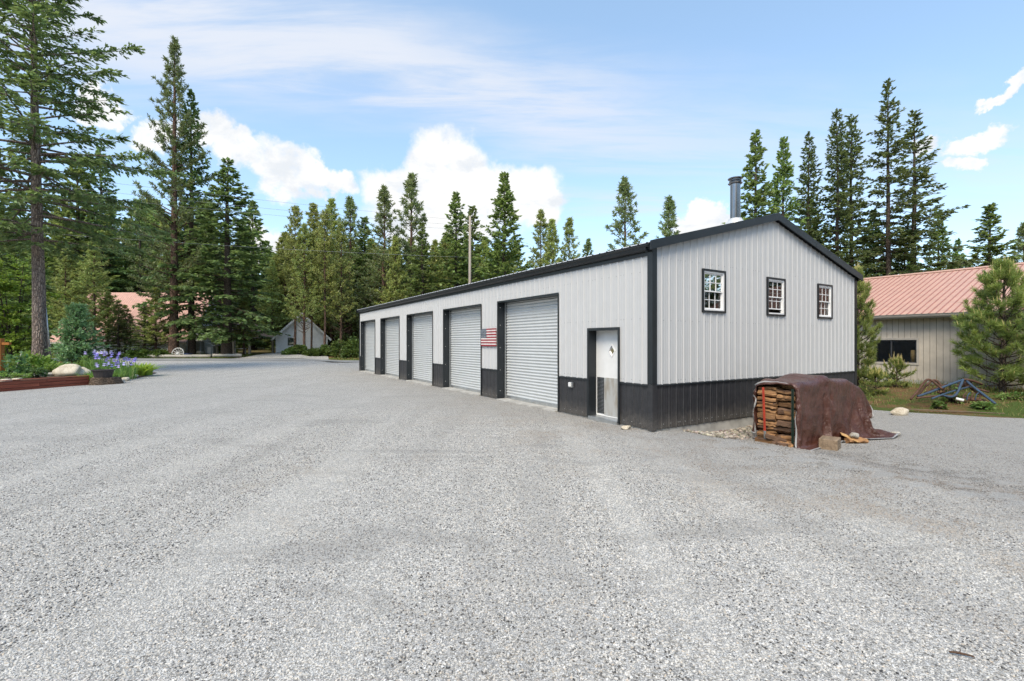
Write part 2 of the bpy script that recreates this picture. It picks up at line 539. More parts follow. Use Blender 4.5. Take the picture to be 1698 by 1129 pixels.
def build_materials():
    painted('white_steel', (0.525, 0.528, 0.532), 0.38, 0.0, 0.02, 0.05, (0.5, 0.48, 0.44))
    m, nt, out = material('black_steel')                     # dark wainscot with dust splashed up from the gravel
    co = nt.coord('Object')
    sz = nt.new('ShaderNodeSeparateXYZ'); nt.l.new(co, sz.inputs[0])
    n = nt.noise(co, 7.0, 5, 0.65); n2 = nt.noise(co, 45.0, 3, 0.6)
    col = nt.mix(nt.maprange(n, 0.3, 0.7), (0.022, 0.023, 0.027), (0.036, 0.036, 0.040))
    spl = nt.math('MULTIPLY', nt.maprange(nt.math('ADD', sz.outputs[2], nt.math('MULTIPLY', n, -0.35)), 0.22, -0.15), nt.maprange(n2, 0.25, 0.7))
    col = nt.mix(nt.math('MULTIPLY', spl, 0.34), col, (0.26, 0.235, 0.20))
    principled(nt, out, col, nt.maprange(n2, 0.2, 0.8, 0.32, 0.48), 0, 0.5)
    painted('black_trim', (0.013, 0.017, 0.021), 0.34, 0.0, 0.2, 0.08, (0.06, 0.06, 0.06))
    painted('door_curtain', (0.61, 0.625, 0.625), 0.34, 0.25, 0.03, 0.10, (0.42, 0.40, 0.37))
    painted('galvanised', (0.55, 0.57, 0.58), 0.32, 0.85, 0.12, 0.15)
    painted('dark_stainless', (0.16, 0.158, 0.155), 0.2, 1.0, 0.1, 0.05)
    painted('stainless', (0.30, 0.295, 0.29), 0.11, 1.0, 0.08, 0.05)
    painted('roof_steel', (0.62, 0.63, 0.64), 0.35, 0.2, 0.06, 0.15)
    painted('white_paint', (0.76, 0.76, 0.75), 0.45, 0.0, 0.05, 0.10)
    painted('white_vinyl', (0.80, 0.80, 0.80), 0.35, 0.0, 0.03)
    painted('interior', (0.22, 0.19, 0.15), 0.8, 0.0, 0.2)
    painted('tan_board', (0.53, 0.47, 0.395), 0.75, 0.0, 0.10, 0.40, (0.32, 0.28, 0.24), 0.3, 2.0, 0.004)
    painted('tan_trim', (0.43, 0.39, 0.34), 0.6, 0.0, 0.1, 0.2)
    painted('pink_steel', (0.555, 0.325, 0.235), 0.42, 0.0, 0.08, 0.14, (0.45, 0.28, 0.23))
    painted('groove_shade', (0.14, 0.12, 0.10), 0.8)  # shade of the board grooves put into the colour; the paint itself is tan
    painted('pink_rib', (0.34, 0.15, 0.115), 0.5, 0.0, 0.1)
    painted('far_pink', (0.52, 0.30, 0.235), 0.55, 0.0, 0.10, 0.3, (0.52, 0.40, 0.36))
    painted('far_white', (0.74, 0.76, 0.78), 0.6, 0.0, 0.06, 0.2)
    painted('porch_roof', (0.46, 0.27, 0.19), 0.6, 0.0, 0.10, 0.3, (0.3, 0.22, 0.18))
    painted('grey_cabinet', (0.36, 0.38, 0.39), 0.5, 0.0, 0.08, 0.2)
    painted('blue_plastic', (0.02, 0.05, 0.19), 0.4)
    painted('sign_blue', (0.02, 0.07, 0.30), 0.4)
    painted('red_paint', (0.42, 0.055, 0.03), 0.5, 0.0, 0.2, 0.3, (0.3, 0.2, 0.15))
    painted('green_post', (0.012, 0.028, 0.02), 0.5, 0.0, 0.2, 0.2)
    painted('blue_rust', (0.05, 0.085, 0.135), 0.6, 0.1, 0.25, 0.5, (0.16, 0.09, 0.06), 0.3, 9.0)
    painted('rust', (0.12, 0.065, 0.045), 0.8, 0.1, 0.35, 0.4, (0.07, 0.04, 0.035), 0.3, 9.0)
    painted('pot', (0.045, 0.04, 0.04), 0.65, 0.0, 0.25, 0.2, (0.1, 0.09, 0.08), 0.4, 20.0)
    painted('flag_red', (0.30, 0.02, 0.03), 0.6, 0.0, 0.3, 0.3, (0.45, 0.2, 0.18), 0.3, 9.0)
    painted('flag_white', (0.72, 0.66, 0.64), 0.6, 0.0, 0.1, 0.2, (0.6, 0.45, 0.4), 0.3, 9.0)
    painted('flag_blue', (0.10, 0.125, 0.155), 0.6, 0.0, 0.3, 0.3, (0.2, 0.22, 0.24), 0.3, 9.0)
    painted('hem', (0.36, 0.355, 0.35), 0.45, 0.1, 0.15, 0.3)
    painted('wire', (0.34, 0.345, 0.35), 0.5, 0.3)
    painted('screw', (0.10, 0.10, 0.105), 0.4, 0.5)
    painted('screw_light', (0.70, 0.70, 0.70), 0.35, 0.3)
    painted('rope', (0.7, 0.68, 0.62), 0.8)
    wood('split_wood', (0.13, 0.058, 0.028), (0.44, 0.25, 0.115), 'Y', 1.0)
    wood('split_bark', (0.075, 0.042, 0.027), (0.20, 0.12, 0.075), 'Y', 1.0)
    wood('block_wood', (0.12, 0.085, 0.055), (0.27, 0.20, 0.135), 'X', 1.0)
    wood('ply_wood', (0.45, 0.26, 0.10), (0.60, 0.38, 0.17), 'X', 0.8)
    wood('redwood', (0.17, 0.045, 0.027), (0.31, 0.095, 0.055), 'Y', 0.5)
    wood('orange_wood', (0.42, 0.15, 0.035), (0.58, 0.24, 0.06), 'Z', 0.6)
    wood('old_log', (0.38, 0.35, 0.31), (0.58, 0.55, 0.50), 'X', 0.5)
    wood('pole_wood', (0.26, 0.22, 0.18), (0.40, 0.35, 0.30), 'Z', 0.6)
    bark('bark_fir', (0.24, 0.185, 0.155), (0.40, 0.33, 0.285), (0.11, 0.085, 0.075))
    bark('bark_pine', (0.14, 0.085, 0.06), (0.235, 0.15, 0.11), (0.05, 0.035, 0.03), 0.8)
    bark('bark_dark', (0.10, 0.075, 0.06), (0.19, 0.15, 0.12), (0.045, 0.035, 0.03), 1.2)
    bark('stump_bark', (0.16, 0.115, 0.085), (0.34, 0.26, 0.19), (0.06, 0.045, 0.035), 3.0)
    leaf('needles', 0.92, 2.65, 0.48, 0.42, 0.486)
    leaf('leaves', 1.0, 1.7, 0.44, 0.5, 0.492)
    painted('soil', (0.10, 0.075, 0.055), 0.95, 0.0, 0.35, 0.0, spec=0.1, nscale=4.0, bump=0.05)

    # glass
    m, nt, out = material('glass')
    g = nt.new('ShaderNodeBsdfGlossy'); g.inputs['Roughness'].default_value = 0.02
    t = nt.new('ShaderNodeBsdfTransparent'); t.inputs[0].default_value = (0.62, 0.66, 0.64, 1)
    fr = nt.new('ShaderNodeFresnel'); fr.inputs[0].default_value = 1.5
    mx = nt.new('ShaderNodeMixShader')
    nt.l.new(nt.math('ADD', nt.math('MULTIPLY', fr.outputs[0], 1.2), 0.03, clamp=True), mx.inputs[0])
    nt.l.new(t.outputs[0], mx.inputs[1]); nt.l.new(g.outputs[0], mx.inputs[2]); nt.l.new(mx.outputs[0], out.inputs[0])

    m, nt, out = material('lamp_tube')
    e = nt.new('ShaderNodeEmission'); e.inputs[0].default_value = (1, 0.97, 0.88, 1); e.inputs[1].default_value = 7.0
    nt.l.new(e.outputs[0], out.inputs[0])

    # concrete
    m, nt, out = material('concrete')
    co = nt.coord('Object')
    n = nt.noise(co, 2.2, 6, 0.65); n2 = nt.noise(co, 40, 3, 0.6)
    col = nt.mix(nt.maprange(n, 0.3, 0.7), (0.30, 0.29, 0.27), (0.48, 0.47, 0.44))
    principled(nt, out, col, 0.9, 0, 0.2, nt.bump(nt.math('ADD', n, nt.math('MULTIPLY', n2, 0.5)), 0.4, 0.01))

    # tread plate on the door
    m, nt, out = material('tread_plate')
    co = nt.coord('Object')
    br = nt.new('ShaderNodeTexChecker'); nt._in(br, 'Vector', nt.mapping(co, rot=(0, 0, 0))); br.inputs['Scale'].default_value = 46
    n = nt.noise(nt.mapping(co, scale=(1, 3, 1)), 2.0, 3, 0.6)
    col = nt.mix(nt.maprange(n, 0.4, 0.75), (0.66, 0.65, 0.62), (0.50, 0.44, 0.36))
    principled(nt, out, col, 0.38, 0.6, 0.5, nt.bump(br.outputs[1], 0.5, 0.004))

    # tarpaulin
    m, nt, out = material('tarp')
    co = nt.coord('Object')
    n = nt.noise(co, 3.0, 5, 0.65); n2 = nt.noise(co, 22, 4, 0.6)
    wv = nt.noise(nt.mapping(co, scale=(1, 1, 1)), 9.0, 4, 0.7, 1.5)
    col = nt.mix(nt.maprange(n, 0.3, 0.7), (0.058, 0.020, 0.013), (0.100, 0.040, 0.028))
    col = nt.mix(nt.math('MULTIPLY', nt.maprange(n2, 0.55, 0.75), 0.4), col, (0.22, 0.15, 0.13))
    principled(nt, out, col, nt.maprange(n2, 0.2, 0.8, 0.24, 0.40), 0, 0.6, nt.bump(nt.math('ADD', wv, nt.math('MULTIPLY', n2, 0.2)), 0.7, 0.035))

    # gravel as a surface
    m, nt, out = material('gravel')
    co = nt.coord('Object')
    jit = nt.vmath('ADD', co, nt.vmath('SCALE', nt.noise(co, 30, 2, 0.5, 0, True), None, 0.012))
    v1 = nt.voronoi(jit, 72.0)
    v1e = nt.voronoi(jit, 72.0, 'DISTANCE_TO_EDGE')
    v2 = nt.voronoi(nt.vmath('ADD', jit, (3.3, 1.7, 0.4)), 130.0)
    sp = nt.new('ShaderNodeSeparateXYZ'); nt.l.new(v1.outputs['Color'], sp.inputs[0])
    sp2 = nt.new('ShaderNodeSeparateXYZ'); nt.l.new(v2.outputs['Color'], sp2.inputs[0])
    c1 = nt.mix(0.30, gravel_colour(nt, sp.outputs[0], co), (0.78, 0.765, 0.73))
    c2 = nt.mix(sp2.outputs[0], (0.17, 0.163, 0.152), (0.60, 0.58, 0.545))
    gap = nt.maprange(v1e.outputs[0], 0.05, 0.16)
    sel = nt.math('MULTIPLY', gap, nt.maprange(sp.outputs[1], 0.12, 0.2))
    col = nt.mix(sel, c2, c1)
    spk = nt.noise(co, 160, 2, 0.6)
    col = nt.mix(nt.math('MULTIPLY', nt.maprange(spk, 0.56, 0.7), 0.3), col, (0.12, 0.12, 0.12))
    h = nt.math('ADD', nt.math('MULTIPLY', gap, nt.maprange(sp.outputs[2], 0, 1, 0.5, 1.0)), nt.math('MULTIPLY', sp2.outputs[1], 0.25))
    big = nt.noise(co, 2.6, 4, 0.6)
    nb = nt.bump(big, 0.4, 0.08)
    principled(nt, out, col, 0.95, 0, 0.04, nt.bump(h, 0.7, 0.014, nb))

    # loose stones lying on it
    m, nt, out = material('gravel_stone')
    rnd = nt.new('ShaderNodeObjectInfo').outputs['Random']
    geo = nt.new('ShaderNodeNewGeometry')
    n = nt.noise(geo.outputs['Position'], 150, 3, 0.6)
    c = gravel_colour(nt, rnd, geo.outputs['Position'])
    c = nt.mix(nt.math('MULTIPLY', nt.maprange(n, 0.5, 0.72), 0.3), c, (0.12, 0.12, 0.125))
    principled(nt, out, c, 0.9, 0, 0.12)

    m, nt, out = material('river_stone')
    rnd = nt.new('ShaderNodeAttribute'); rnd.attribute_name = 'Col'
    principled(nt, out, rnd.outputs['Color'], 0.75, 0, 0.3)

    def rock(name, c1, c2, s=3.0):
        m, nt, out = material(name)
        co = nt.coord('Object')
        n = nt.noise(co, s, 6, 0.65); n2 = nt.noise(co, s * 9, 4, 0.65)
        col = nt.mix(nt.maprange(nt.math('ADD', nt.math('MULTIPLY', n, 0.6), nt.math('MULTIPLY', n2, 0.4)), 0.35, 0.65), c1, c2)
        principled(nt, out, col, 0.9, 0, 0.2, nt.bump(nt.math('ADD', n, nt.math('MULTIPLY', n2, 0.4)), 0.6, 0.05))
    rock('boulder', (0.40, 0.34, 0.255), (0.68, 0.61, 0.49))
    rock('rock_grey', (0.30, 0.28, 0.24), (0.56, 0.53, 0.47), 5.0)

    # asphalt
    m, nt, out = material('asphalt')
    co = nt.coord('Object')
    n = nt.noise(co, 0.6, 5, 0.6); n2 = nt.noise(co, 60, 3, 0.6)
    col = nt.mix(nt.maprange(n, 0.3, 0.7), (0.20, 0.20, 0.20), (0.30, 0.298, 0.29))
    principled(nt, out, col, 0.9, 0, 0.2, nt.bump(n2, 0.4, 0.01))

    # meadow and forest floor
    m, nt, out = material('forest_floor')
    co = nt.coord('Object')
    n = nt.noise(co, 0.5, 6, 0.65, 0.3); n2 = nt.noise(co, 7, 5, 0.7); n3 = nt.noise(co, 60, 3, 0.6)
    col = nt.mix(nt.maprange(n2, 0.35, 0.65), (0.17, 0.095, 0.05), (0.27, 0.17, 0.085))
    col = nt.mix(nt.maprange(nt.math('ADD', n, nt.math('MULTIPLY', nt.math('SUBTRACT', n2, 0.5), 0.5)), 0.42, 0.60), col, nt.mix(n3, (0.05, 0.085, 0.018), (0.13, 0.17, 0.045)))
    principled(nt, out, col, 0.95, 0, 0.1, nt.bump(nt.math('ADD', n2, n3), 0.8, 0.06))


build_materials()
M = MATS


# ------------------------------------------------------------------ ground, yard, road
def build_ground():
    xs = np.unique(np.concatenate([np.linspace(-900, -80, 18), np.linspace(-80, -30, 26), np.linspace(-30, 30, 81), np.linspace(30, 80, 26), np.linspace(80, 900, 18)]))
    ys = np.unique(np.concatenate([np.linspace(-400, -20, 10), np.linspace(-20, 60, 101), np.linspace(60, 140, 21), np.linspace(140, 1500, 20)]))
    XX, YY = np.meshgrid(xs, ys)
    ZZ = gz(XX, YY) - 0.05
    nx, ny = len(xs), len(ys)
    v = np.stack([XX.ravel(), YY.ravel(), ZZ.ravel()], 1)
    i = np.arange(nx * ny).reshape(ny, nx)
    f = np.stack([i[:-1, :-1].ravel(), i[:-1, 1:].ravel(), i[1:, 1:].ravel(), i[1:, :-1].ravel()], 1)
    structure(link_mesh('ground', array_mesh('ground', v, f, M['forest_floor'], smooth=True)), 'brown and green grassy forest floor around the gravel yard')


def sheet(name, outline, mat, zoff, step=0.8, zfun=gz, dome=None):
    """a patch of ground with an irregular outline, following the lie of the land"""
    rng = np.random.default_rng(len(name) * 7 + 1)
    P = []
    n = len(outline)
    for k in range(n):
        a = np.array(outline[k]); b = np.array(outline[(k + 1) % n])
        L = np.linalg.norm(b - a); m = max(1, int(L / 0.6)) if L < 40 else max(1, int(L / 4))
        for j in range(m):
            p = a + (b - a) * j / m
            if j:
                p = p + rng.normal(0, 0.05, 2)
            P.append(p)
    P = np.array(P)
    x0, y0 = P.min(0); x1, y1 = P.max(0)
    gx, gy = np.meshgrid(np.arange(x0, x1, step), np.arange(y0, y1, step))
    G = np.stack([gx.ravel(), gy.ravel()], 1)
    inside = np.zeros(len(G), bool)
    for k in range(len(P)):
        a, b = P[k], P[(k + 1) % len(P)]
        c = ((a[1] > G[:, 1]) != (b[1] > G[:, 1])) & (G[:, 0] < (b[0] - a[0]) * (G[:, 1] - a[1]) / (b[1] - a[1] + 1e-12) + a[0])
        inside ^= c
    G = G[inside]
    allp = [Vector((float(p[0]), float(p[1]))) for p in P] + [Vector((float(p[0]), float(p[1]))) for p in G]
    nb = len(P)
    vs, es, fs, *_ = delaunay_2d_cdt(allp, [], [list(range(nb))], 1, 1e-4)
    V = np.array([(p.x, p.y) for p in vs])
    Z = zfun(V[:, 0], V[:, 1]) + zoff
    if dome is not None:
        Z = Z + dome(V[:, 0], V[:, 1])
    F = np.array([f for f in fs if len(f) == 3])
    me = array_mesh(name, np.column_stack([V, Z]), F, mat, smooth=True)
    o = link_mesh(name, me)
    bm = bmesh.new(); bm.from_mesh(me); bmesh.ops.recalc_face_normals(bm, faces=bm.faces)
    if sum(f.normal.z for f in bm.faces) < 0:
        bmesh.ops.reverse_faces(bm, faces=bm.faces)
    bm.to_mesh(me); bm.free()
    return o


build_ground()
YARD = [(-70, -14), (34, -14), (34, 4.5), (20, 8.6), (16.5, 10.4), (13.2, 12.15), (12.1, 12.85), (11.2, 13.4), (10.6, 13.9), (9.2, 15.6), (6, 21), (-2, 31),
        (-4, 36), (12, 44.6), (-38, 44.6), (-30, 36), (-24.5, 29), (-26, 22), (-34, 14), (-70, 8)]
structure(sheet('gravel_yard', YARD, M['gravel'], 0.0, 0.8), 'pale grey gravel yard in front of the row of garage doors')
structure(sheet('road', [(-260, 44.9), (70, 44.9), (70, 51.5), (-260, 51.5)], M['asphalt'], 0.004, 3.0), 'grey asphalt road crossing behind the yard')
structure(sheet('dirt_driveway', [(-31, 51.6), (-20, 51.6), (-22, 56), (-27, 61), (-31, 61), (-30, 56)], M['gravel'], 0.012, 1.0), 'pale dirt driveway leading off the far side of the road')


def gravel_stones():
    """real loose stones near the viewer (geometry nodes), the surface material takes over further off"""
    rows = []
    ys = np.concatenate([np.arange(0.6, 8, 0.4), np.arange(8, 15.01, 0.7)])
    XS, F = [], []
    for y in ys:
        half = 1.16 * y + 2.2
        XS.append(np.linspace(-half, half, 41))
    V = np.array([(x, y, 0) for y, r in zip(ys, XS) for x in r])
    V[:, 2] = gz(V[:, 0], V[:, 1]) + 0.001
    n = 41
    for j in range(len(ys) - 1):
        for i in range(n - 1):
            q = (j * n + i, j * n + i + 1, (j + 1) * n + i + 1, (j + 1) * n + i)
            c = V[list(q)].mean(0)
            a = (c[0] - CX) * VX + (c[1] - CY) * VY
            b = (c[0] - CX) * UX + (c[1] - CY) * UY
            if a > -0.15 and b > -0.15 and a < 9.1:
                continue                      # inside the garage
            if a > 9.0 and b > -1.0 or a > 9.8:
                continue
            F.append(q)
    me = array_mesh('gravel_stones', V, np.array(F), M['gravel_stone'])
    at_ = me.attributes.new('dens', 'FLOAT', 'POINT')
    d = np.hypot(V[:, 0], V[:, 1])
    dens = 2700.0 * (1 - sstep(4.0, 15.0, d)) + 40
    at_.data.foreach_set('value', dens.astype(np.float32))
    o = link_mesh('gravel_stones', me)
    stuff(o, 'loose pale grey crushed stones scattered over the yard', 'gravel')
    ng = bpy.data.node_groups.new('scatter_stones', 'GeometryNodeTree')
    ng.interface.new_socket('Geometry', in_out='INPUT', socket_type='NodeSocketGeometry')
    ng.interface.new_socket('Geometry', in_out='OUTPUT', socket_type='NodeSocketGeometry')
    N, L = ng.nodes, ng.links
    gi = N.new('NodeGroupInput'); go = N.new('NodeGroupOutput')
    na = N.new('GeometryNodeInputNamedAttribute'); na.data_type = 'FLOAT'; na.inputs[0].default_value = 'dens'
    dp = N.new('GeometryNodeDistributePointsOnFaces'); dp.distribute_method = 'RANDOM'
    L.new(gi.outputs[0], dp.inputs[0]); L.new(na.outputs[0], dp.inputs['Density'])
    ico = N.new('GeometryNodeMeshIcoSphere'); ico.inputs['Radius'].default_value = 1.0; ico.inputs['Subdivisions'].default_value = 2
    nz = N.new('ShaderNodeTexNoise'); nz.inputs['Scale'].default_value = 1.1
    sp = N.new('GeometryNodeSetPosition')
    vm = N.new('ShaderNodeVectorMath'); vm.operation = 'SUBTRACT'; vm.inputs[1].default_value = (0.5, 0.5, 0.5)
    vs = N.new('ShaderNodeVectorMath'); vs.operation = 'SCALE'; vs.inputs['Scale'].default_value = 1.5
    L.new(nz.outputs['Color'], vm.inputs[0]); L.new(vm.outputs[0], vs.inputs[0])
    L.new(ico.outputs[0], sp.inputs[0]); L.new(vs.outputs[0], sp.inputs['Offset'])
    sm = N.new('GeometryNodeSetMaterial'); sm.inputs['Material'].default_value = M['gravel_stone']
    L.new(sp.outputs[0], sm.inputs[0])
    ss = N.new('GeometryNodeSetShadeSmooth'); ss.inputs['Shade Smooth'].default_value = False
    L.new(sm.outputs[0], ss.inputs[0])
    io = N.new('GeometryNodeInstanceOnPoints')
    rs = N.new('FunctionNodeRandomValue'); rs.data_type = 'FLOAT_VECTOR'
    rs.inputs[0].default_value = (0.0040, 0.0032, 0.0024); rs.inputs[1].default_value = (0.0112, 0.0084, 0.0058)
    rr = N.new('FunctionNodeRandomValue'); rr.data_type = 'FLOAT_VECTOR'
    rr.inputs[0].default_value = (-0.5, -0.5, 0); rr.inputs[1].default_value = (0.5, 0.5, 6.283)
    rr.inputs['Seed'].default_value = 5
    L.new(dp.outputs[0], io.inputs['Points']); L.new(ss.outputs[0], io.inputs['Instance'])
    L.new(rr.outputs[0], io.inputs['Rotation']); L.new(rs.outputs[0], io.inputs['Scale'])
    L.new(io.outputs[0], go.inputs[0])
    md = o.modifiers.new('scatter', 'NODES'); md.node_group = ng


gravel_stones()

# ------------------------------------------------------------------ ribbed steel
def rib_profile(t0, t1, pitch=0.2286, phase=0.0, h=0.017, minor=True):
    """breakpoints (t, depth) of a ribbed sheet between t0 and t1"""
    pts = []
    k0 = int(math.floor((t0 - phase) / pitch)) - 1
    k1 = int(math.ceil((t1 - phase) / pitch)) + 1
    for k in range(k0, k1 + 1):
        b = phase + k * pitch
        pts += [(b - 0.030, 0.0), (b - 0.0125, h), (b + 0.0125, h), (b + 0.030, 0.0)]
        if minor:
            for q in (pitch / 3, 2 * pitch / 3):
                pts += [(b + q - 0.009, 0.0), (b + q, 0.0045), (b + q + 0.009, 0.0)]
    def dep(t):
        for (a, da), (c, dc) in zip(pts[:-1], pts[1:]):
            if a <= t <= c:
                return da + (dc - da) * (t - a) / (c - a + 1e-9)
        return 0.0
    out = [(t0, dep(t0))] + [(t, d) for t, d in pts if t0 + 1e-4 < t < t1 - 1e-4] + [(t1, dep(t1))]
    return out


def ribbed(mb, t0, t1, zlo, zhi, openings, place, **kw):
    prof = rib_profile(t0, t1, **kw)
    ts = [p[0] for p in prof]; ds = [p[1] for p in prof]
    extra = [e for (a, b, _, _) in openings for e in (a, b) if t0 < e < t1]
    allt = sorted(set(ts + extra))
    dd = np.interp(allt, ts, ds)
    lo = zlo if callable(zlo) else (lambda t: zlo)
    hi = zhi if callable(zhi) else (lambda t: zhi)
    for (a, da), (b, db) in zip(zip(allt[:-1], dd[:-1]), zip(allt[1:], dd[1:])):
        if b - a < 1e-5:
            continue
        mid = (a + b) / 2
        segs = [(None, None)]
        cuts = sorted([(za, zb) for (oa, ob, za, zb) in openings if oa < mid < ob])
        cur = None
        segs = []
        for (za, zb) in cuts:
            segs.append((cur, za)); cur = zb
        segs.append((cur, None))
        for (za, zb) in segs:
            la = lo(a) if za is None else za; lb = lo(b) if za is None else za
            ha = hi(a) if zb is None else zb; hb = hi(b) if zb is None else zb
            if ha - la < 0.002 and hb - lb < 0.002:
                continue
            mb.quad(place(a, da, la), place(b, db, lb), place(b, db, hb), place(a, da, ha))


# ------------------------------------------------------------------ the garage
GW, GL = 8.85, 23.32           # gable width, length
WALL_T = 3.56                  # top of the white sheet on the long side
SL = 0.262                     # roof slope
RZ0 = 3.70                     # underside of the roof at the wall line
WAIN = 0.89
DOOR_W, DOOR_H = 3.05, 3.0
DOORS = [3.09 + 4.2 * k for k in range(5)]
PDOOR = (0.92, 1.905, 0.03, 2.065)
WINS = [(1.575, 2.378), (4.094, 4.894), (6.58, 7.36)]
WZ0, WZ1 = 2.443, 3.375


def roof_z(x):
    return RZ0 + SL * (x if x < GW / 2 else GW - x)


def build_garage():
    g = empty('garage', (CX, CY, 0.0), TH)
    tag(g, 'long white steel garage with black wainscot and five roll-up doors', 'garage')
    side_open = [(d, d + DOOR_W, -1, DOOR_H) for d in DOORS] + [(PDOOR[0], PDOOR[1], -1, PDOOR[3])]
    gab_open = [(a, b, WZ0, WZ1) for a, b in WINS]
    pside = lambda t, d, z: (-d, t, z)
    pgab = lambda t, d, z: (t, -d, z)
    PW = 0.9144
    # foundation and slab
    mb = MB(); mb.box(0.03, GW - 0.03, 0.03, GL - 0.03, -0.55, -0.012)
    mb.build('foundation', M['concrete'], g)
    for d in DOORS:
        mb = MB(); mb.box(-0.10, 0.30, d + 0.03, d + DOOR_W - 0.03, -0.10, 0.012)
        mb.build('door_sill', M['concrete'], g, bevel=0.01)
    mb = MB(); mb.box(-0.06, 0.28, PDOOR[0] + 0.02, PDOOR[1] - 0.02, -0.08, 0.045)
    mb.build('threshold', M['galvanised'], g, bevel=0.006)
    # sheets
    def panels(length, zlo, zhi, opens, place, name, mat):
        n = int(math.ceil(length / PW))
        for k in range(n):
            a, b = k * PW + 0.0005, min(length, (k + 1) * PW) - 0.0005
            if b - a < 0.05:
                continue
            mb = MB()
            ribbed(mb, a, b, zlo, zhi, opens, place, phase=0.055)
            if mb.f:
                mb.build(name, mat, g)
    panels(GL, WAIN, WALL_T, side_open, pside, 'wall_panel', M['white_steel'])
    panels(GL, 0.0, WAIN, side_open, lambda t, d, z: (-d * 0.9 + 0.004, t, z), 'wainscot_panel', M['black_steel'])
    panels(GW, WAIN, lambda t: roof_z(t) - 0.03, gab_open, pgab, 'gable_panel', M['white_steel'])
    panels(GW, 0.0, WAIN, [], lambda t, d, z: (t, -d * 0.9 + 0.004, z), 'wainscot_panel', M['black_steel'])
    # the two walls turned away from the yard
    panels(GL, 0.0, WALL_T + 0.1, [], lambda t, d, z: (GW + d, t, z), 'rear_wall_panel', M['white_steel'])
    panels(GW, 0.0, lambda t: roof_z(t) - 0.03, [], lambda t, d, z: (t, GL + d, z), 'far_gable_panel', M['white_steel'])
    # trim: base of the white sheets, one length per run of wall
    edges = [0.0, PDOOR[0], PDOOR[1]] + [e for d in DOORS for e in (d, d + DOOR_W)] + [GL]
    for a, b in zip(edges[0::2], edges[1::2]):
        mb = MB(); mb.prism([(0, 0), (0.026, 0), (0.026, 0.03), (0, 0.045)], (-0.001, b, WAIN - 0.02), (-0.001, a, WAIN - 0.02))
        mb.build('base_trim', M['black_trim'], g)
    mb = MB(); mb.prism([(0, 0), (0.026, 0), (0.026, 0.03), (0, 0.045)], (0, -0.001, WAIN - 0.02), (GW, -0.001, WAIN - 0.02))
    mb.build('base_trim', M['black_trim'], g)
    # corner posts
    for (x, y) in ((0, 0), (GW, 0), (0, GL)):
        sx = -1 if x == 0 else 1
        sy = -1 if y == 0 else 1
        mb = MB()
        z1 = roof_z(0) + 0.02
        mb.box(x + (0.10 if sx < 0 else -0.10), x + sx * 0.032, y + sy * 0.034, y + sy * 0.012, WAIN + 0.026, z1)
        mb.box(x + sx * 0.034, x + sx * 0.012, y + sy * 0.0338, y + (0.10 if sy < 0 else -0.10), WAIN + 0.027, z1 - 0.002)
        mb.build('corner_trim', M['black_trim'], g)
        mb = MB()
        mb.box(x + (0.09 if sx < 0 else -0.09), x + sx * 0.028, y + sy * 0.030, y + sy * 0.010, -0.02, WAIN + 0.022)
        mb.box(x + sx * 0.030, x + sx * 0.010, y + sy * 0.0298, y + (0.09 if sy < 0 else -0.09), -0.021, WAIN + 0.021)
        mb.build('corner_trim', M['black_steel'], g)
    # roof sheets, both slopes
    n = int(math.ceil((GL + 0.3) / PW))
    OV = 0.16
    for side in (0, 1):
        for k in range(n):
            a, b = -0.10 + k * PW, min(GL + 0.12, -0.10 + (k + 1) * PW)
            mb = MB()
            for (t, d), (t2, d2) in zip(rib_profile(a, b)[:-1], rib_profile(a, b)[1:]):
                def P(x, t, d):
                    z = RZ0 + 0.10 + SL * x + d
                    return (x if side == 0 else GW - x, t, z)
                mb.quad(P(-OV, t, d), P(-OV, t2, d2), P(GW / 2, t2, d2), P(GW / 2, t, d))
            mb.build('roof_panel', M['roof_steel'], g)
    # dark underside of the roof, so that the inside is closed
    mb = MB()
    for side in (0, 1):
        P = lambda x, t, dz: (x if side == 0 else GW - x, t, RZ0 + dz + SL * x)
        mb.quad(P(-0.05, 0.0, 0.06), P(-0.05, GL, 0.06), P(GW / 2, GL, 0.06), P(GW / 2, 0.0, 0.06))
    mb.build('roof_deck', M['interior'], g)
    # ridge cap
    mb = MB()
    zt = RZ0 + 0.10 + SL * GW / 2
    for y0, y1 in ((-0.125, GL + 0.13),):
        mb.prism([(-0.2, -0.2 * SL + 0.022), (0, 0.034), (0.2, -0.2 * SL + 0.022), (0.2, -0.2 * SL + 0.03), (0, 0.044), (-0.2, -0.2 * SL + 0.03)], (GW / 2, y0, zt), (GW / 2, y1, zt))
    mb.build('ridge_cap', M['black_trim'], g)
    # rakes along the gables
    for y, s in ((-0.10, -1), (GL + 0.12, 1)):
        for side in (0, 1):
            mb = MB()
            def P(x, yy, dz):
                return (x if side == 0 else GW - x, yy, RZ0 + SL * x + dz)
            xa, xb = -OV - 0.02, GW / 2
            ya, yb = y, y - s * 0.115
            yo = y + s * 0.028
            for (q0, q1) in (((yo, -0.045), (yo, 0.135)), ((yo, 0.135), (ya - s * 0.05, 0.136)), ((ya, -0.045), (yo, -0.045)), ((ya, -0.045), (ya, 0.02)), ((ya, 0.02), (yb, 0.02)), ((yb, 0.02), (yb, -0.085))):
                mb.quad(P(xa, q0[0], q0[1]), P(xb, q0[0], q0[1]), P(xb, q1[0], q1[1]), P(xa, q1[0], q1[1]))
            mb.quad(P(xa, yo, -0.045), P(xa, ya, -0.045), P(xa, ya, 0.13), P(xa, yo, 0.135))
            mb.build('rake_trim', M['black_trim'], g)
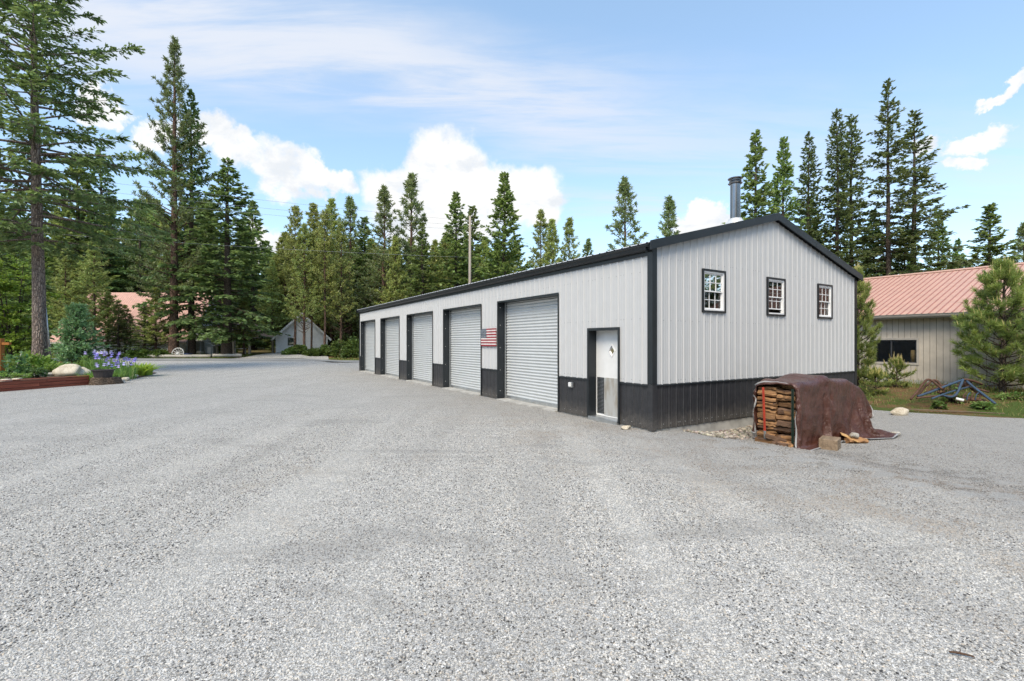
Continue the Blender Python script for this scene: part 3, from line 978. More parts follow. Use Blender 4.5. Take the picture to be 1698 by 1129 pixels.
    # eaves: gutter with a rolled front, dark board behind it
    for side in (0, 1):
        sx = 1 if side == 0 else -1
        X = lambda x: x if side == 0 else GW - x
        mb = MB()
        prof = [(-0.030, 3.53), (-0.030, 3.735), (0.0, 3.735), (0.0, 3.53)]
        b = len(mb.v)
        for y in (0.04, GL - 0.04):
            mb.v += [(X(px), y, pz) for px, pz in prof]
        for j in range(4):
            k = (j + 1) % 4
            mb.f.append((b + j, b + k, b + 4 + k, b + 4 + j)); mb.m.append(0)
        mb.build('eave_board', M['black_trim'], g)
        mb = MB()
        prof = [(-0.032, 3.612), (-0.105, 3.612), (-0.128, 3.64), (-0.142, 3.70), (-0.165, 3.715), (-0.170, 3.745), (-0.158, 3.748), (-0.152, 3.722), (-0.132, 3.708), (-0.118, 3.645), (-0.10, 3.62), (-0.032, 3.62)]
        for y0, y1 in ((-0.07, GL + 0.09),):
            b = len(mb.v); n2 = len(prof)
            for y in (y0, y1):
                mb.v += [(X(px), y, pz) for px, pz in prof]
            for j in range(n2):
                k = (j + 1) % n2
                mb.f.append((b + j, b + k, b + n2 + k, b + n2 + j)); mb.m.append(0)
        for y in (-0.071, GL + 0.091):                      # closed ends
            i = len(mb.v)
            ends = [(-0.032, 3.612), (-0.105, 3.612), (-0.128, 3.64), (-0.142, 3.70), (-0.165, 3.745), (-0.032, 3.745)]
            mb.v += [(X(px), y, pz) for px, pz in ends]
            mb.f.append(tuple(range(i, i + 6))); mb.m.append(0)
        mb.build('gutter', M['black_trim'], g)
    # roll-up doors
    for d in DOORS:
        rec = 0.26
        mb = MB()                                             # black lining of the opening
        mb.box(-0.030, rec, d + DOOR_W, d + DOOR_W + 0.018, 0.0, DOOR_H + 0.02)
        mb.box(-0.032, rec, d - 0.018, d, 0.0, DOOR_H + 0.02)
        mb.box(-0.034, rec, d - 0.022, d + DOOR_W + 0.022, DOOR_H, DOOR_H + 0.022)
        mb.box(-0.036, -0.024, d - 0.045, d - 0.0185, 0.0, DOOR_H + 0.045)
        mb.box(-0.036, -0.024, d + DOOR_W + 0.0185, d + DOOR_W + 0.045, 0.0, DOOR_H + 0.045)
        mb.box(-0.0365, -0.024, d - 0.0185, d + DOOR_W + 0.0185, DOOR_H + 0.0225, DOOR_H + 0.046)
        fr = mb.build('door_frame', M['black_trim'], g)
        mb = MB()                                             # screw heads on the visible lining
        for z in (0.25, 0.9, 1.6, 2.3, 2.85):
            mb.tube([(0.05, d + DOOR_W - 0.012, z), (0.05, d + DOOR_W + 0.002, z)], 0.010, 6)
        stuff(mb.build('screws', M['screw_light'], fr))
        dr = empty('rolling_door', (rec, d, 0.0), 0, g)
        mb = MB()                                             # curtain: real corrugations
        pitch = 0.088
        nn = int(DOOR_H / pitch * 8)
        zs = np.linspace(0.10, DOOR_H - 0.005, nn)
        ph = (zs - 0.10) / pitch
        xx = 0.013 * np.sign(np.sin(2 * np.pi * ph)) * np.abs(np.sin(2 * np.pi * ph)) ** 0.7
        prev = None
        for z, x in zip(zs, xx):
            cur = len(mb.v)
            mb.v += [(float(-x), 0.055, float(z)), (float(-x), DOOR_W - 0.055, float(z))]
            if prev is not None:
                mb.f.append((prev, prev + 1, cur + 1, cur)); mb.m.append(0)
            prev = cur
        mb.build('curtain', M['door_curtain'], dr, smooth=True)
        mb = MB(); mb.box(-0.028, 0.028, 0.05, DOOR_W - 0.05, 0.012, 0.10)
        mb.box(-0.05, -0.0285, DOOR_W / 2 - 0.06, DOOR_W / 2 + 0.06, 0.045, 0.07)
        mb.build('bottom_bar', M['galvanised'], dr, bevel=0.005)
        mb = MB(); mb.box(-0.030, -0.0135, 0.16, 0.30, 1.02, 1.06); mb.box(-0.048, -0.0305, 0.20, 0.225, 1.03, 1.05)
        mb.build('latch', M['galvanised'], dr, bevel=0.003)
        for yy in (0.004, DOOR_W - 0.062):
            mb = MB(); mb.box(-0.055, -0.030, yy, yy + 0.058, 0.012, DOOR_H - 0.003)
            mb.box(-0.030, 0.03, yy + (0.0 if yy < 1 else 0.05), yy + (0.008 if yy < 1 else 0.058), 0.012, DOOR_H - 0.004)
            mb.build('guide_track', M['galvanised'], dr)
    # walk-in door
    a, b, _, zt = PDOOR
    rec = 0.20
    mb = MB()
    mb.box(-0.034, rec + 0.03, b - 0.022, b + 0.002, 0.0, zt)
    mb.box(-0.034, rec + 0.03, a - 0.002, a + 0.022, 0.0, zt)
    mb.box(-0.036, rec + 0.03, a - 0.004, b + 0.004, zt - 0.024, zt + 0.004)
    mb.box(-0.038, -0.022, a - 0.035, a - 0.0045, 0.0, zt + 0.035)
    mb.box(-0.038, -0.022, b + 0.0045, b + 0.035, 0.0, zt + 0.035)
    mb.box(-0.0385, -0.022, a - 0.0045, b + 0.0045, zt + 0.0045, zt + 0.036)
    mb.build('entry_frame', M['black_trim'], g)
    ed = empty('entry_door', (rec, a + 0.024, 0.05), 0, g)
    w, h = b - a - 0.048, zt - 0.024 - 0.05
    mb = MB()
    dy, dz, r_ = w * 0.44, h * 0.765, 0.125
    # leaf with a diamond opening, built from strips round the diamond
    def leaf_face(x):
        ys = [0, dy - r_ * 0.72, dy, dy + r_ * 0.72, w]
        A = lambda y, z: (x, y, z)
        mb.quad(A(0, 0), A(w, 0), A(w, dz - r_), A(0, dz - r_))
        mb.quad(A(0, dz + r_), A(w, dz + r_), A(w, h), A(0, h))
        mb.quad(A(0, dz - r_), A(dy, dz - r_), A(dy - r_ * 0.72, dz), A(0, dz))
        mb.quad(A(0, dz), A(dy - r_ * 0.72, dz), A(dy, dz + r_), A(0, dz + r_))
        mb.quad(A(dy, dz - r_), A(w, dz - r_), A(w, dz), A(dy + r_ * 0.72, dz))
        mb.quad(A(dy + r_ * 0.72, dz), A(w, dz), A(w, dz + r_), A(dy, dz + r_))
    leaf_face(0.0); leaf_face(0.042)
    mb.quad((0, 0, 0), (0.042, 0, 0), (0.042, 0, h), (0, 0, h)); mb.quad((0, w, 0), (0.042, w, 0), (0.042, w, h), (0, w, h))
    mb.build('door_leaf', M['white_paint'], ed)
    mb = MB()
    q = [(dy, dz - r_), (dy + r_ * 0.72, dz), (dy, dz + r_), (dy - r_ * 0.72, dz)]
    for k in range(4):
        p0, p1 = q[k], q[(k + 1) % 4]
        s = 1.32
        o0 = (dy + (p0[0] - dy) * s, dz + (p0[1] - dz) * s); o1 = (dy + (p1[0] - dy) * s, dz + (p1[1] - dz) * s)
        i = len(mb.v)
        mb.v += [(-0.016, p0[0], p0[1]), (-0.016, p1[0], p1[1]), (-0.010, o1[0], o1[1]), (-0.010, o0[0], o0[1]), (0.0, o0[0], o0[1]), (0.0, o1[0], o1[1]), (0.02, p0[0], p0[1]), (0.02, p1[0], p1[1])]
        mb.f += [(i, i + 1, i + 2, i + 3), (i + 3, i + 2, i + 5, i + 4), (i, i + 6, i + 7, i + 1)]; mb.m += [0, 0, 0]
    dm = mb.build('diamond_moulding', M['white_vinyl'], ed)
    mb = MB(); i = len(mb.v)
    mb.v += [(0.018, y, z) for y, z in q]; mb.f.append((0, 1, 2, 3)); mb.m.append(0)
    mb.build('pane', M['glass'], dm)
    mb = MB(); mb.box(-0.006, -0.0005, 0.035, w * 0.71, 0.03, 0.90)
    mb.build('kick_plate', M['tread_plate'], ed)
    lv = MB(); lv.box(-0.004, -0.0006, w * 0.715, w - 0.035, 0.05, 0.895)
    lo = lv.build('vent_panel', M['black_trim'], ed)
    mb = MB()
    for k in range(26):
        z = 0.07 + k * 0.0315
        mb.box(-0.013, -0.0042, w * 0.725, w - 0.045, z, z + 0.010)
    stuff(mb.build('louvre', M['galvanised'], lo))
    mb = MB(); mb.tube([(-0.002, 0.07, 0.98), (-0.05, 0.07, 0.98)], [0.016, 0.016], 10); mb.tube([(-0.045, 0.07, 0.98), (-0.058, 0.07, 0.98), (-0.085, 0.07, 0.98)], [0.018, 0.030, 0.022], 12)
    mb.build('door_knob', M['galvanised'], ed, smooth=True)
    # windows in the gable
    for wi, (xa, xb) in enumerate(WINS):
        wn = empty('window', (xa, 0, WZ0), 0, g)
        W, H = xb - xa, WZ1 - WZ0
        mb = MB()
        t = 0.030
        for (x0, x1, z0, z1) in ((-0.012, t, -0.012, H + 0.012), (W - t, W + 0.012, -0.012, H + 0.012), (t + 0.0005, W - t - 0.0005, -0.0121, t), (t + 0.0005, W - t - 0.0005, H - t, H + 0.0121)):
            mb.box(x0, x1, -0.040, 0.03, z0, z1)
        mb.build('trim', M['black_trim'], wn)
        mb = MB()
        a0, a1 = t + 0.001, W - t - 0.001
        fw = 0.034
        b0, b1 = t + 0.001, H - t - 0.001
        mb.box(a0, a0 + fw, -0.022, 0.06, b0, b1); mb.box(a1 - fw, a1, -0.022, 0.06, b0, b1)
        mb.box(a0 + fw + 0.0003, a1 - fw - 0.0003, -0.0225, 0.06, b0, b0 + fw); mb.box(a0 + fw + 0.0003, a1 - fw - 0.0003, -0.0225, 0.06, b1 - fw, b1)
        mb.build('frame', M['white_vinyl'], wn)
        i0, i1 = a0 + fw + 0.001, a1 - fw - 0.001
        j0, j1 = b0 + fw + 0.001, b1 - fw - 0.001
        mid = (j0 + j1) / 2
        raised = 0.09 if wi == 1 else 0.0          # the middle one stands a hand open
        for s, (z0, z1, yy) in enumerate(((j0 + raised, mid + 0.018 + raised, 0.036), (mid - 0.018, j1, 0.010))):
            sash = MB()
            r = 0.026
            sash.box(i0, i0 + r, yy - 0.012, yy + 0.012, z0, z1); sash.box(i1 - r, i1, yy - 0.012, yy + 0.012, z0, z1)
            sash.box(i0 + r + 0.0003, i1 - r - 0.0003, yy - 0.0125, yy + 0.0125, z0, z0 + r); sash.box(i0 + r + 0.0003, i1 - r - 0.0003, yy - 0.0125, yy + 0.0125, z1 - r, z1)
            gw = (i1 - i0 - 2 * r)
            for k in (1, 2):
                xk = i0 + r + gw * k / 3
                sash.box(xk - 0.008, xk + 0.008, yy - 0.007, yy + 0.007, z0 + r, z1 - r)
            zk = (z0 + z1) / 2
            sash.box(i0 + r, i1 - r, yy - 0.0075, yy + 0.0075, zk - 0.008, zk + 0.008)
            so = sash.build('sash', M['white_vinyl'], wn)
            mb = MB(); mb.quad((i0 + r, yy + 0.002, z0 + r), (i1 - r, yy + 0.002, z0 + r), (i1 - r, yy + 0.002, z1 - r), (i0 + r, yy + 0.002, z1 - r))
            mb.build('pane', M['glass'], so)
    # inside: partition that is seen dimly through the panes
    mb = MB(); mb.box(0.55, GW - 0.10, 5.6, 5.7, 0.0, 3.62)
    mb.build('partition', M['interior'], g)
    # sheet screws
    mb = MB(); ml = MB()
    def screw(m_, p, n):
        s = 0.0085
        n = Vector(n)
        u_ = n.orthogonal().normalized(); w_ = n.cross(u_)
        i = len(m_.v)
        p = Vector(p)
        for k in range(5):
            a_ = 2 * math.pi * k / 5
            m_.v.append(tuple(p + (u_ * math.cos(a_) + w_ * math.sin(a_)) * s))
        m_.v.append(tuple(p + n * 0.007))
        for k in range(5):
            m_.f.append((i + k, i + (k + 1) % 5, i + 5)); m_.m.append(0)
    nr = int(GL / 0.2286)
    for k in range(nr):
        t = 0.055 + k * 0.2286 + 0.045
        for z in (0.98, 2.26, 3.22):
            if any(o[0] - 0.05 < t < o[1] + 0.05 and o[2] < z < o[3] + 0.05 for o in side_open):
                continue
            screw(mb, (-0.002, t, z), (-1, 0, 0))
            if k % 4 == 3:
                screw(mb, (-0.002, t + 0.085, z), (-1, 0, 0))
        if not any(o[0] - 0.05 < t < o[1] + 0.05 for o in side_open):
            screw(ml, (0.001, t, 0.09), (-1, 0, 0))
    for k in range(int(GW / 0.2286)):
        t = 0.055 + k * 0.2286 + 0.045
        for z in (0.98, 2.22, 3.50):
            if z > roof_z(t) - 0.1 or any(o[0] - 0.06 < t < o[1] + 0.06 and o[2] - 0.05 < z < o[3] + 0.05 for o in gab_open):
                continue
            screw(mb, (t, -0.002, z), (0, -1, 0))
            if k % 4 == 3:
                screw(mb, (t + 0.085, -0.002, z), (0, -1, 0))
        screw(ml, (t, 0.001, 0.09), (0, -1, 0))
        if k % 4 == 3:
            screw(ml, (t + 0.06, 0.001, 0.09), (0, -1, 0))
    stuff(mb.build('sheet_screws', M['screw'], g)); stuff(ml.build('base_screws', M['screw_light'], g))
    # stove pipe
    cx, cy = 3.89, 0.70
    zb = RZ0 + 0.10 + SL * cx
    ch = empty('stove_pipe', (cx, cy, zb), 0, g)
    mb = MB()
    mb.tube([(0, 0, -0.15), (0, 0, 1.12)], 0.122, 28)
    mb.build('pipe', M['stainless'], ch, smooth=True).modifiers.new('es', 'EDGE_SPLIT')
    mb = MB(); mb.tube([(0, 0, -0.08), (0, 0, 0.02), (0, 0, 0.10), (0, 0, 0.13), (0, 0, 0.14)], [0.30, 0.25, 0.165, 0.16, 0.128], 28)
    mb.build('flashing', M['roof_steel'], ch, smooth=True)
    mb = MB()
    for z, r_ in ((1.045, 0.175), (1.10, 0.150), (1.165, 0.182)):
        mb.tube([(0, 0, z - 0.012), (0, 0, z), (0, 0, z + 0.012)], [r_ - 0.012, r_, r_ - 0.014], 28)
    mb.tube([(0, 0, 1.178), (0, 0, 1.20)], [0.172, 0.04], 28)
    mb.tube([(0, 0, 1.02), (0, 0, 1.17)], 0.135, 28)
    mb.build('cap', M['dark_stainless'], ch, smooth=True).modifiers.new('es', 'EDGE_SPLIT')
    return g


build_garage()

# things fixed to or standing by the garage
lamp = empty('shop_light', gloc(3.35, 3.2, 3.55), TH)
tag(lamp, 'lit white strip light hanging inside behind the gable window nearest the corner', 'light')
mb = MB(); mb.box(-0.65, 0.65, -0.07, 0.07, 0.02, 0.07); mb.build('housing', M['white_paint'], lamp, bevel=0.01)
for yy in (-0.035, 0.035):
    mb = MB(); mb.tube([(-0.6, yy, 0.0), (0.6, yy, 0.0)], 0.017, 10); mb.build('tube', M['lamp_tube'], lamp, smooth=True)


def flag_plaque():
    # painted boards: stars field and thirteen stripes
    f = empty('flag_plaque', gloc(-0.03, 6.22, 1.64), TH)
    tag(f, 'weathered wooden flag sign with red and white stripes between two rolling doors', 'sign')
    W, H = 1.0, 0.57
    n = 13
    hs = H / n
    rng = random.Random(3)
    X = lambda y: y     # the viewer's left is +y
    for k in range(n):
        z0 = H - (k + 1) * hs; z1 = z0 + hs - 0.003
        y1 = W * 0.62 if k < 7 else W
        mb = MB(); e = rng.uniform(-0.004, 0.004)
        mb.box(-0.028 + e, 0.0, 0 + rng.uniform(0, 0.012), y1 - 0.002, z0, z1)
        mb.build('board', M['flag_red'] if k % 2 == 0 else M['flag_white'], f, bevel=0.003)
    mb = MB(); mb.box(-0.030, 0.0, W * 0.62 + 0.001, W, H - 7 * hs, H - 0.003)
    c = mb.build('star_field', M['flag_blue'], f, bevel=0.003)
    mb = MB()
    for r in range(5):
        for q in range(6 if r % 2 == 0 else 5):
            yy = W * 0.62 + 0.045 + q * 0.056 + (0.028 if r % 2 else 0); zz = H - 7 * hs + 0.045 + r * 0.053
            i = len(mb.v)
            for s in range(10):
                rr_ = 0.015 if s % 2 == 0 else 0.006
                a_ = math.pi / 2 + s * math.pi / 5
                mb.v.append((-0.0312, yy + rr_ * math.cos(a_), zz + rr_ * math.sin(a_)))
            mb.v.append((-0.0312, yy, zz))
            for s in range(10):
                mb.f.append((i + s, i + (s + 1) % 10, i + 10)); mb.m.append(0)
    stuff(mb.build('stars', M['flag_white'], c))


flag_plaque()
ob = empty('outlet_box', gloc(-0.006, 2.53, 0.655), TH)
tag(ob, 'small grey electrical outlet box on the black wainscot beside the entry door', 'outlet')
mb = MB(); mb.box(-0.055, 0.0, -0.065, 0.065, 0.0, 0.13); mb.build('box', M['galvanised'], ob, bevel=0.006)
mb = MB(); mb.box(-0.085, -0.0555, -0.035, 0.06, 0.018, 0.125); mb.build('cover', M['white_paint'], ob, bevel=0.012)


def rock_mesh(name, rng, size, mat, sub=2, rough=0.25):
    bm = bmesh.new()
    bmesh.ops.create_icosphere(bm, subdivisions=sub, radius=1.0)
    ph = [rng.uniform(0, 6.28) for _ in range(9)]
    planes = [(Vector((rng.gauss(0, 1), rng.gauss(0, 1), rng.gauss(0, 1))).normalized(), rng.uniform(0.62, 0.92)) for _ in range(9)]
    for v in bm.verts:
        p = v.co.copy()
        for nrm, d in planes:                                 # broken flats
            e = p.dot(nrm) - d
            if e > 0:
                p -= nrm * e * 0.85
        k = 1 + rough * 0.35 * (math.sin(3 * p.x + ph[0]) * math.sin(3 * p.y + ph[1]) + 0.6 * math.sin(6 * p.z + ph[2] + 2 * p.x) + 0.4 * math.sin(9 * p.y + ph[3]) * math.sin(8 * p.x + ph[4]))
        p *= k
        v.co = Vector((p.x * size[0] / 2, p.y * size[1] / 2, p.z * size[2] / 2))
    me = bpy.data.meshes.new(name); bm.to_mesh(me); bm.free()
    me.materials.append(mat)
    me.polygons.foreach_set('use_smooth', [True] * len(me.polygons))
    return me


def rock(name, label, px, D, size, mat, seed, zoff=0.0, cat='rock', group=None, sub=3, rz=None):
    rng = random.Random(seed)
    x, y = at(px, D)
    o = link_mesh(name, rock_mesh(name, rng, size, mat, sub))
    o.location = (x, y, gzf(x, y) + size[2] * 0.28 + zoff)
    o.rotation_euler = (rng.uniform(-0.15, 0.15), rng.uniform(-0.15, 0.15), rng.uniform(0, 6) if rz is None else rz)
    return tag(o, label, cat, group)


rock('stone', 'flat tan stone lying by the garage corner near the entry door', 1038, 9.75, (0.27, 0.19, 0.12), M['boulder'], 5, rz=TH)
rock('stone', 'long cream stone at the edge of the gravel right of the tarp', 1493, 12.9, (0.55, 0.32, 0.26), M['boulder'], 6, rz=0.2)
rock('stone', 'small grey stone pinning the far end of the tarp', 1484, 10.12, (0.25, 0.16, 0.14), M['rock_grey'], 8, rz=0.2)


# ------------------------------------------------------------------ the wood stack under its tarp
SX, SY = 1.87, -1.83
SZ = -0.235
ST_L, ST_W, ST_H = 3.12, 0.76, 1.12


def split_log(rng, L, w, h):
    """an irregular split billet along y"""
    n = 7
    prof = []
    for k in range(n):
        a = 2 * math.pi * k / n + rng.uniform(-0.25, 0.25)
        ex = 0.62
        c, s = math.cos(a), math.sin(a)
        prof.append((math.copysign(abs(c) ** ex, c) * w / 2 * rng.uniform(0.8, 1.08), math.copysign(abs(s) ** ex, s) * h / 2 * rng.uniform(0.8, 1.08)))
    V, F, MI = [], [], []
    ns = 7
    for j in range(ns):
        y = -L / 2 + L * j / (ns - 1)
        kx, kz = rng.gauss(0, 0.006), rng.gauss(0, 0.006)
        sc = 1.0 + rng.gauss(0, 0.05)
        for (px, pz) in prof:
            V.append((px * sc + kx + rng.gauss(0, 0.003), y + (rng.uniform(-0.012, 0.012) if j in (0, ns - 1) else 0), pz * sc + kz + rng.gauss(0, 0.003)))
    barkside = rng.randrange(n)
    for j in range(ns - 1):
        for k in range(n):
            k2 = (k + 1) % n
            F.append((j * n + k, j * n + k2, (j + 1) * n + k2, (j + 1) * n + k))
            MI.append(1 if (k - barkside) % n < rng.choice((2, 2, 3)) else 0)
    F.append(tuple(reversed(range(n)))); MI.append(0)
    F.append(tuple((ns - 1) * n + k for k in range(n))); MI.append(0)
    return V, F, MI


def wood_stack():
    st = empty('firewood_stack', gloc(SX, SY, SZ), TH)
    tag(st, 'stack of split firewood showing at the open end of the brown tarp', 'firewood')
    rng = random.Random(11)
    for colm in range(2):
        yc = 0.19 + colm * 0.385
        z = 0.01
        k = 0
        while z < ST_H - 0.05:
            h = rng.choice((0.05, 0.06, 0.075, 0.09, 0.10, 0.13, 0.165))
            if colm == 1 and k < 2:
                h = 0.06
            h = min(h, ST_H - z + 0.02)
            V, F, MI = split_log(rng, rng.uniform(0.345, 0.385), rng.uniform(0.13, 0.19), h * 0.99)
            me = bpy.data.meshes.new('log'); me.from_pydata(V, [], F)
            me.materials.append(M['split_wood']); me.materials.append(M['split_bark'])
            me.polygons.foreach_set('material_index', MI)
            o = link_mesh('log', me, st)
            o.location = (0.09 + rng.uniform(-0.03, 0.035), yc + rng.uniform(-0.012, 0.012), z + h / 2)
            o.rotation_euler = (rng.uniform(-0.07, 0.07), rng.uniform(-0.3, 0.3), rng.uniform(-0.10, 0.10))
            z += h * 0.97
            k += 1
    # slipped billets at the foot
    for (lx, ly, lz, rz, tl) in ((-0.12, 0.52, 0.06, 0.25, 0.06), (-0.15, 0.17, 0.055, -0.3, -0.05), (-0.09, 0.33, 0.13, 0.5, 0.25)):
        V, F, MI = split_log(rng, 0.36, 0.14, 0.10)
        me = bpy.data.meshes.new('log'); me.from_pydata(V, [], F)
        me.materials.append(M['split_wood']); me.materials.append(M['split_bark'])
        me.polygons.foreach_set('material_index', MI)
        o = link_mesh('log', me, st); o.location = (lx, ly, lz); o.rotation_euler = (tl, 0, rz)
    # the rows behind, hidden by the tarp
    mb = MB()
    for i in range(16):
        for colm in range(2):
            x = 0.28 + i * 0.165
            hh = stack_h(x) - 0.02
            z = 0.0
            while z < hh - 0.04:
                h = min(rng.uniform(0.07, 0.14), hh - z)
                V, F, MI = split_log(rng, 0.37, 0.165, h)
                b = len(mb.v)
                mb.v += [(p[0] + x, p[1] + 0.19 + colm * 0.385, p[2] + z + h / 2) for p in V]
                mb.f += [tuple(b + q for q in f_) for f_ in F]; mb.m += MI
                z += h
    stuff(mb.build('covered_logs', [M['split_wood'], M['split_bark']], st))


def stack_h(x):
    x = np.asarray(x, dtype=float)
    h = ST_H + 0.03 + 0.10 * np.exp(-((x - 1.0) / 0.7) ** 2) + 0.035 * np.sin(x * 7.0) * np.exp(-x / 3.0)
    return h * np.sqrt(np.clip(1 - (np.clip(x - 1.85, 0, None) / 1.32) ** 2.4, 0.02, 1))


def drape():
    """a sheet let fall over the stack: simple cloth relaxation (positions only, deterministic)"""
    rng = np.random.default_rng(2)
    dx = 0.050
    xs = np.arange(-0.16, 3.32, dx); ys = np.arange(-1.16, 1.70, dx)
    nx, ny = len(xs), len(ys)
    Xg, Yg = np.meshgrid(xs, ys, indexing='ij')
    # lay it slightly askew
    ca, sa = math.cos(0.035), math.sin(0.035)
    P = np.stack([Xg * ca - Yg * sa * 0.4, Xg * sa * 0.6 + Yg * ca, np.full_like(Xg, ST_H + 0.22)], -1)
    P[..., :2] *= 0.955
    P += rng.normal(0, 0.012, P.shape)
    P[..., 2] += 0.05 * np.sin(Xg * 5.1 + 1.7 * Yg) * np.sin(Yg * 3.3 - 0.8 * Xg)
    Vv = np.zeros_like(P)
    E = 0.022
    fr = 0.75
    def cons(A, B, L, k):
        d = B - A
        l = np.linalg.norm(d, axis=-1, keepdims=True) + 1e-9
        c = d * ((l - L) / l) * 0.5 * k
        return c
    def collide(P, P0):
        x, y, z = P[..., 0], P[..., 1], P[..., 2]
        H = stack_h(np.clip(x, 0, ST_L)) + E
        ins = (x > -E) & (x < ST_L + E) & (y > -E) & (y < ST_W + E) & (z < H)
        if ins.any():
            pen = np.stack([x + E, ST_L + E - x, y + E, ST_W + E - y, H - z], -1)
            pen[..., 0] += 0.5                                       # nothing pushes out through the open end
            w = pen.argmin(-1)
            hit = ins
            Q = P.copy()
            Q[..., 0] = np.where(hit & (w == 1), ST_L + E, Q[..., 0])
            Q[..., 1] = np.where(hit & (w == 2), -E, np.where(hit & (w == 3), ST_W + E, Q[..., 1]))
            Q[..., 2] = np.where(hit & (w == 4), H, Q[..., 2])
            # friction on the top and sides
            for ax in range(3):
                keep = hit & ((w == 4) & (ax < 2) | (w < 4) & (ax != 2) & (w // 2 != ax))
                Q[..., ax] = np.where(keep, P0[..., ax] + (Q[..., ax] - P0[..., ax]) * (1 - fr), Q[..., ax])
            P = Q
        g = P[..., 2] < 0.016
        if g.any():
            P[..., 2] = np.where(g, 0.016, P[..., 2])
            for ax in (0, 1):
                P[..., ax] = np.where(g, P0[..., ax] + (P[..., ax] - P0[..., ax]) * 0.25, P[..., ax])
        return P
    dt = 1 / 45
    for step in range(230):
        Vv[..., 2] -= 9.8 * dt
        Vv *= 0.965
        P0 = P.copy()
        P = P + Vv * dt
        for it in range(9):
            for ax in (0, 1):
                for par in (0, 1):
                    s1 = [slice(None)] * 2; s2 = [slice(None)] * 2
                    n = P.shape[ax]
                    m = (n - par) // 2
                    s1[ax] = slice(par, par + 2 * m, 2); s2[ax] = slice(par + 1, par + 2 * m, 2)
                    A = P[tuple(s1)]; B = P[tuple(s2)]
                    k = min(A.shape[ax], B.shape[ax])
                    s1[ax] = slice(par, par + 2 * k, 2); s2[ax] = slice(par + 1, par + 2 * k, 2)
                    c = cons(P[tuple(s1)], P[tuple(s2)], dx, 1.0)
                    P[tuple(s1)] += c; P[tuple(s2)] -= c
            Lq = dx * 1.41421
            for (a, b) in (((slice(None, -1), slice(None, -1)), (slice(1, None), slice(1, None))), ((slice(1, None), slice(None, -1)), (slice(None, -1), slice(1, None)))):
                c = cons(P[a], P[b], Lq, 0.35)
                P[a] += c; P[b] -= c
            for ax in (0, 1):
                a = [slice(None)] * 2; b = [slice(None)] * 2
                a[ax] = slice(None, -2); b[ax] = slice(2, None)
                c = cons(P[tuple(a)], P[tuple(b)], dx * 2, 0.03)
                P[tuple(a)] += c; P[tuple(b)] -= c
            P = collide(P, P0)
        Vv = (P - P0) / dt
        sp = np.linalg.norm(Vv, axis=-1, keepdims=True)
        Vv *= np.minimum(1, 4.0 / (sp + 1e-9))
    # creases: the stiff plastic hangs in a few broad folds and many small ones
    T1 = np.gradient(P, axis=0); T2 = np.gradient(P, axis=1)
    N = np.cross(T1, T2); N /= np.linalg.norm(N, axis=-1, keepdims=True) + 1e-9
    def ridge(t):
        return 1 - np.abs(np.sin(t)) * 2
    hang = np.clip(1 - P[..., 2] / ST_H, 0, 1)
    sx_, sy_ = Xg, Yg
    wob = 0.5 * np.sin(2.1 * sy_ + 1.3 * sx_) + 0.3 * np.sin(5.3 * sx_ - 2.2 * sy_)
    f1 = ridge(2.1 * sx_ + 0.9 * sy_ + wob) * (0.012 + 0.050 * hang)
    f2 = ridge(4.7 * sx_ - 3.6 * sy_ + 2.1 * wob) * (0.010 + 0.014 * hang)
    f3 = ridge(9.5 * sy_ + 4.0 * sx_ + 3 * wob) * 0.008 + ridge(13.0 * sx_ - 6.0 * sy_ - 4 * wob) * 0.007
    off = f1 + f2 + f3
    off -= off.mean()
    P = P + N * np.where(N[..., 2:3] < 0, -1, 1) * (off + 0.02)[..., None]
    P[..., 2] = np.maximum(P[..., 2], 0.012)
    return P, nx, ny


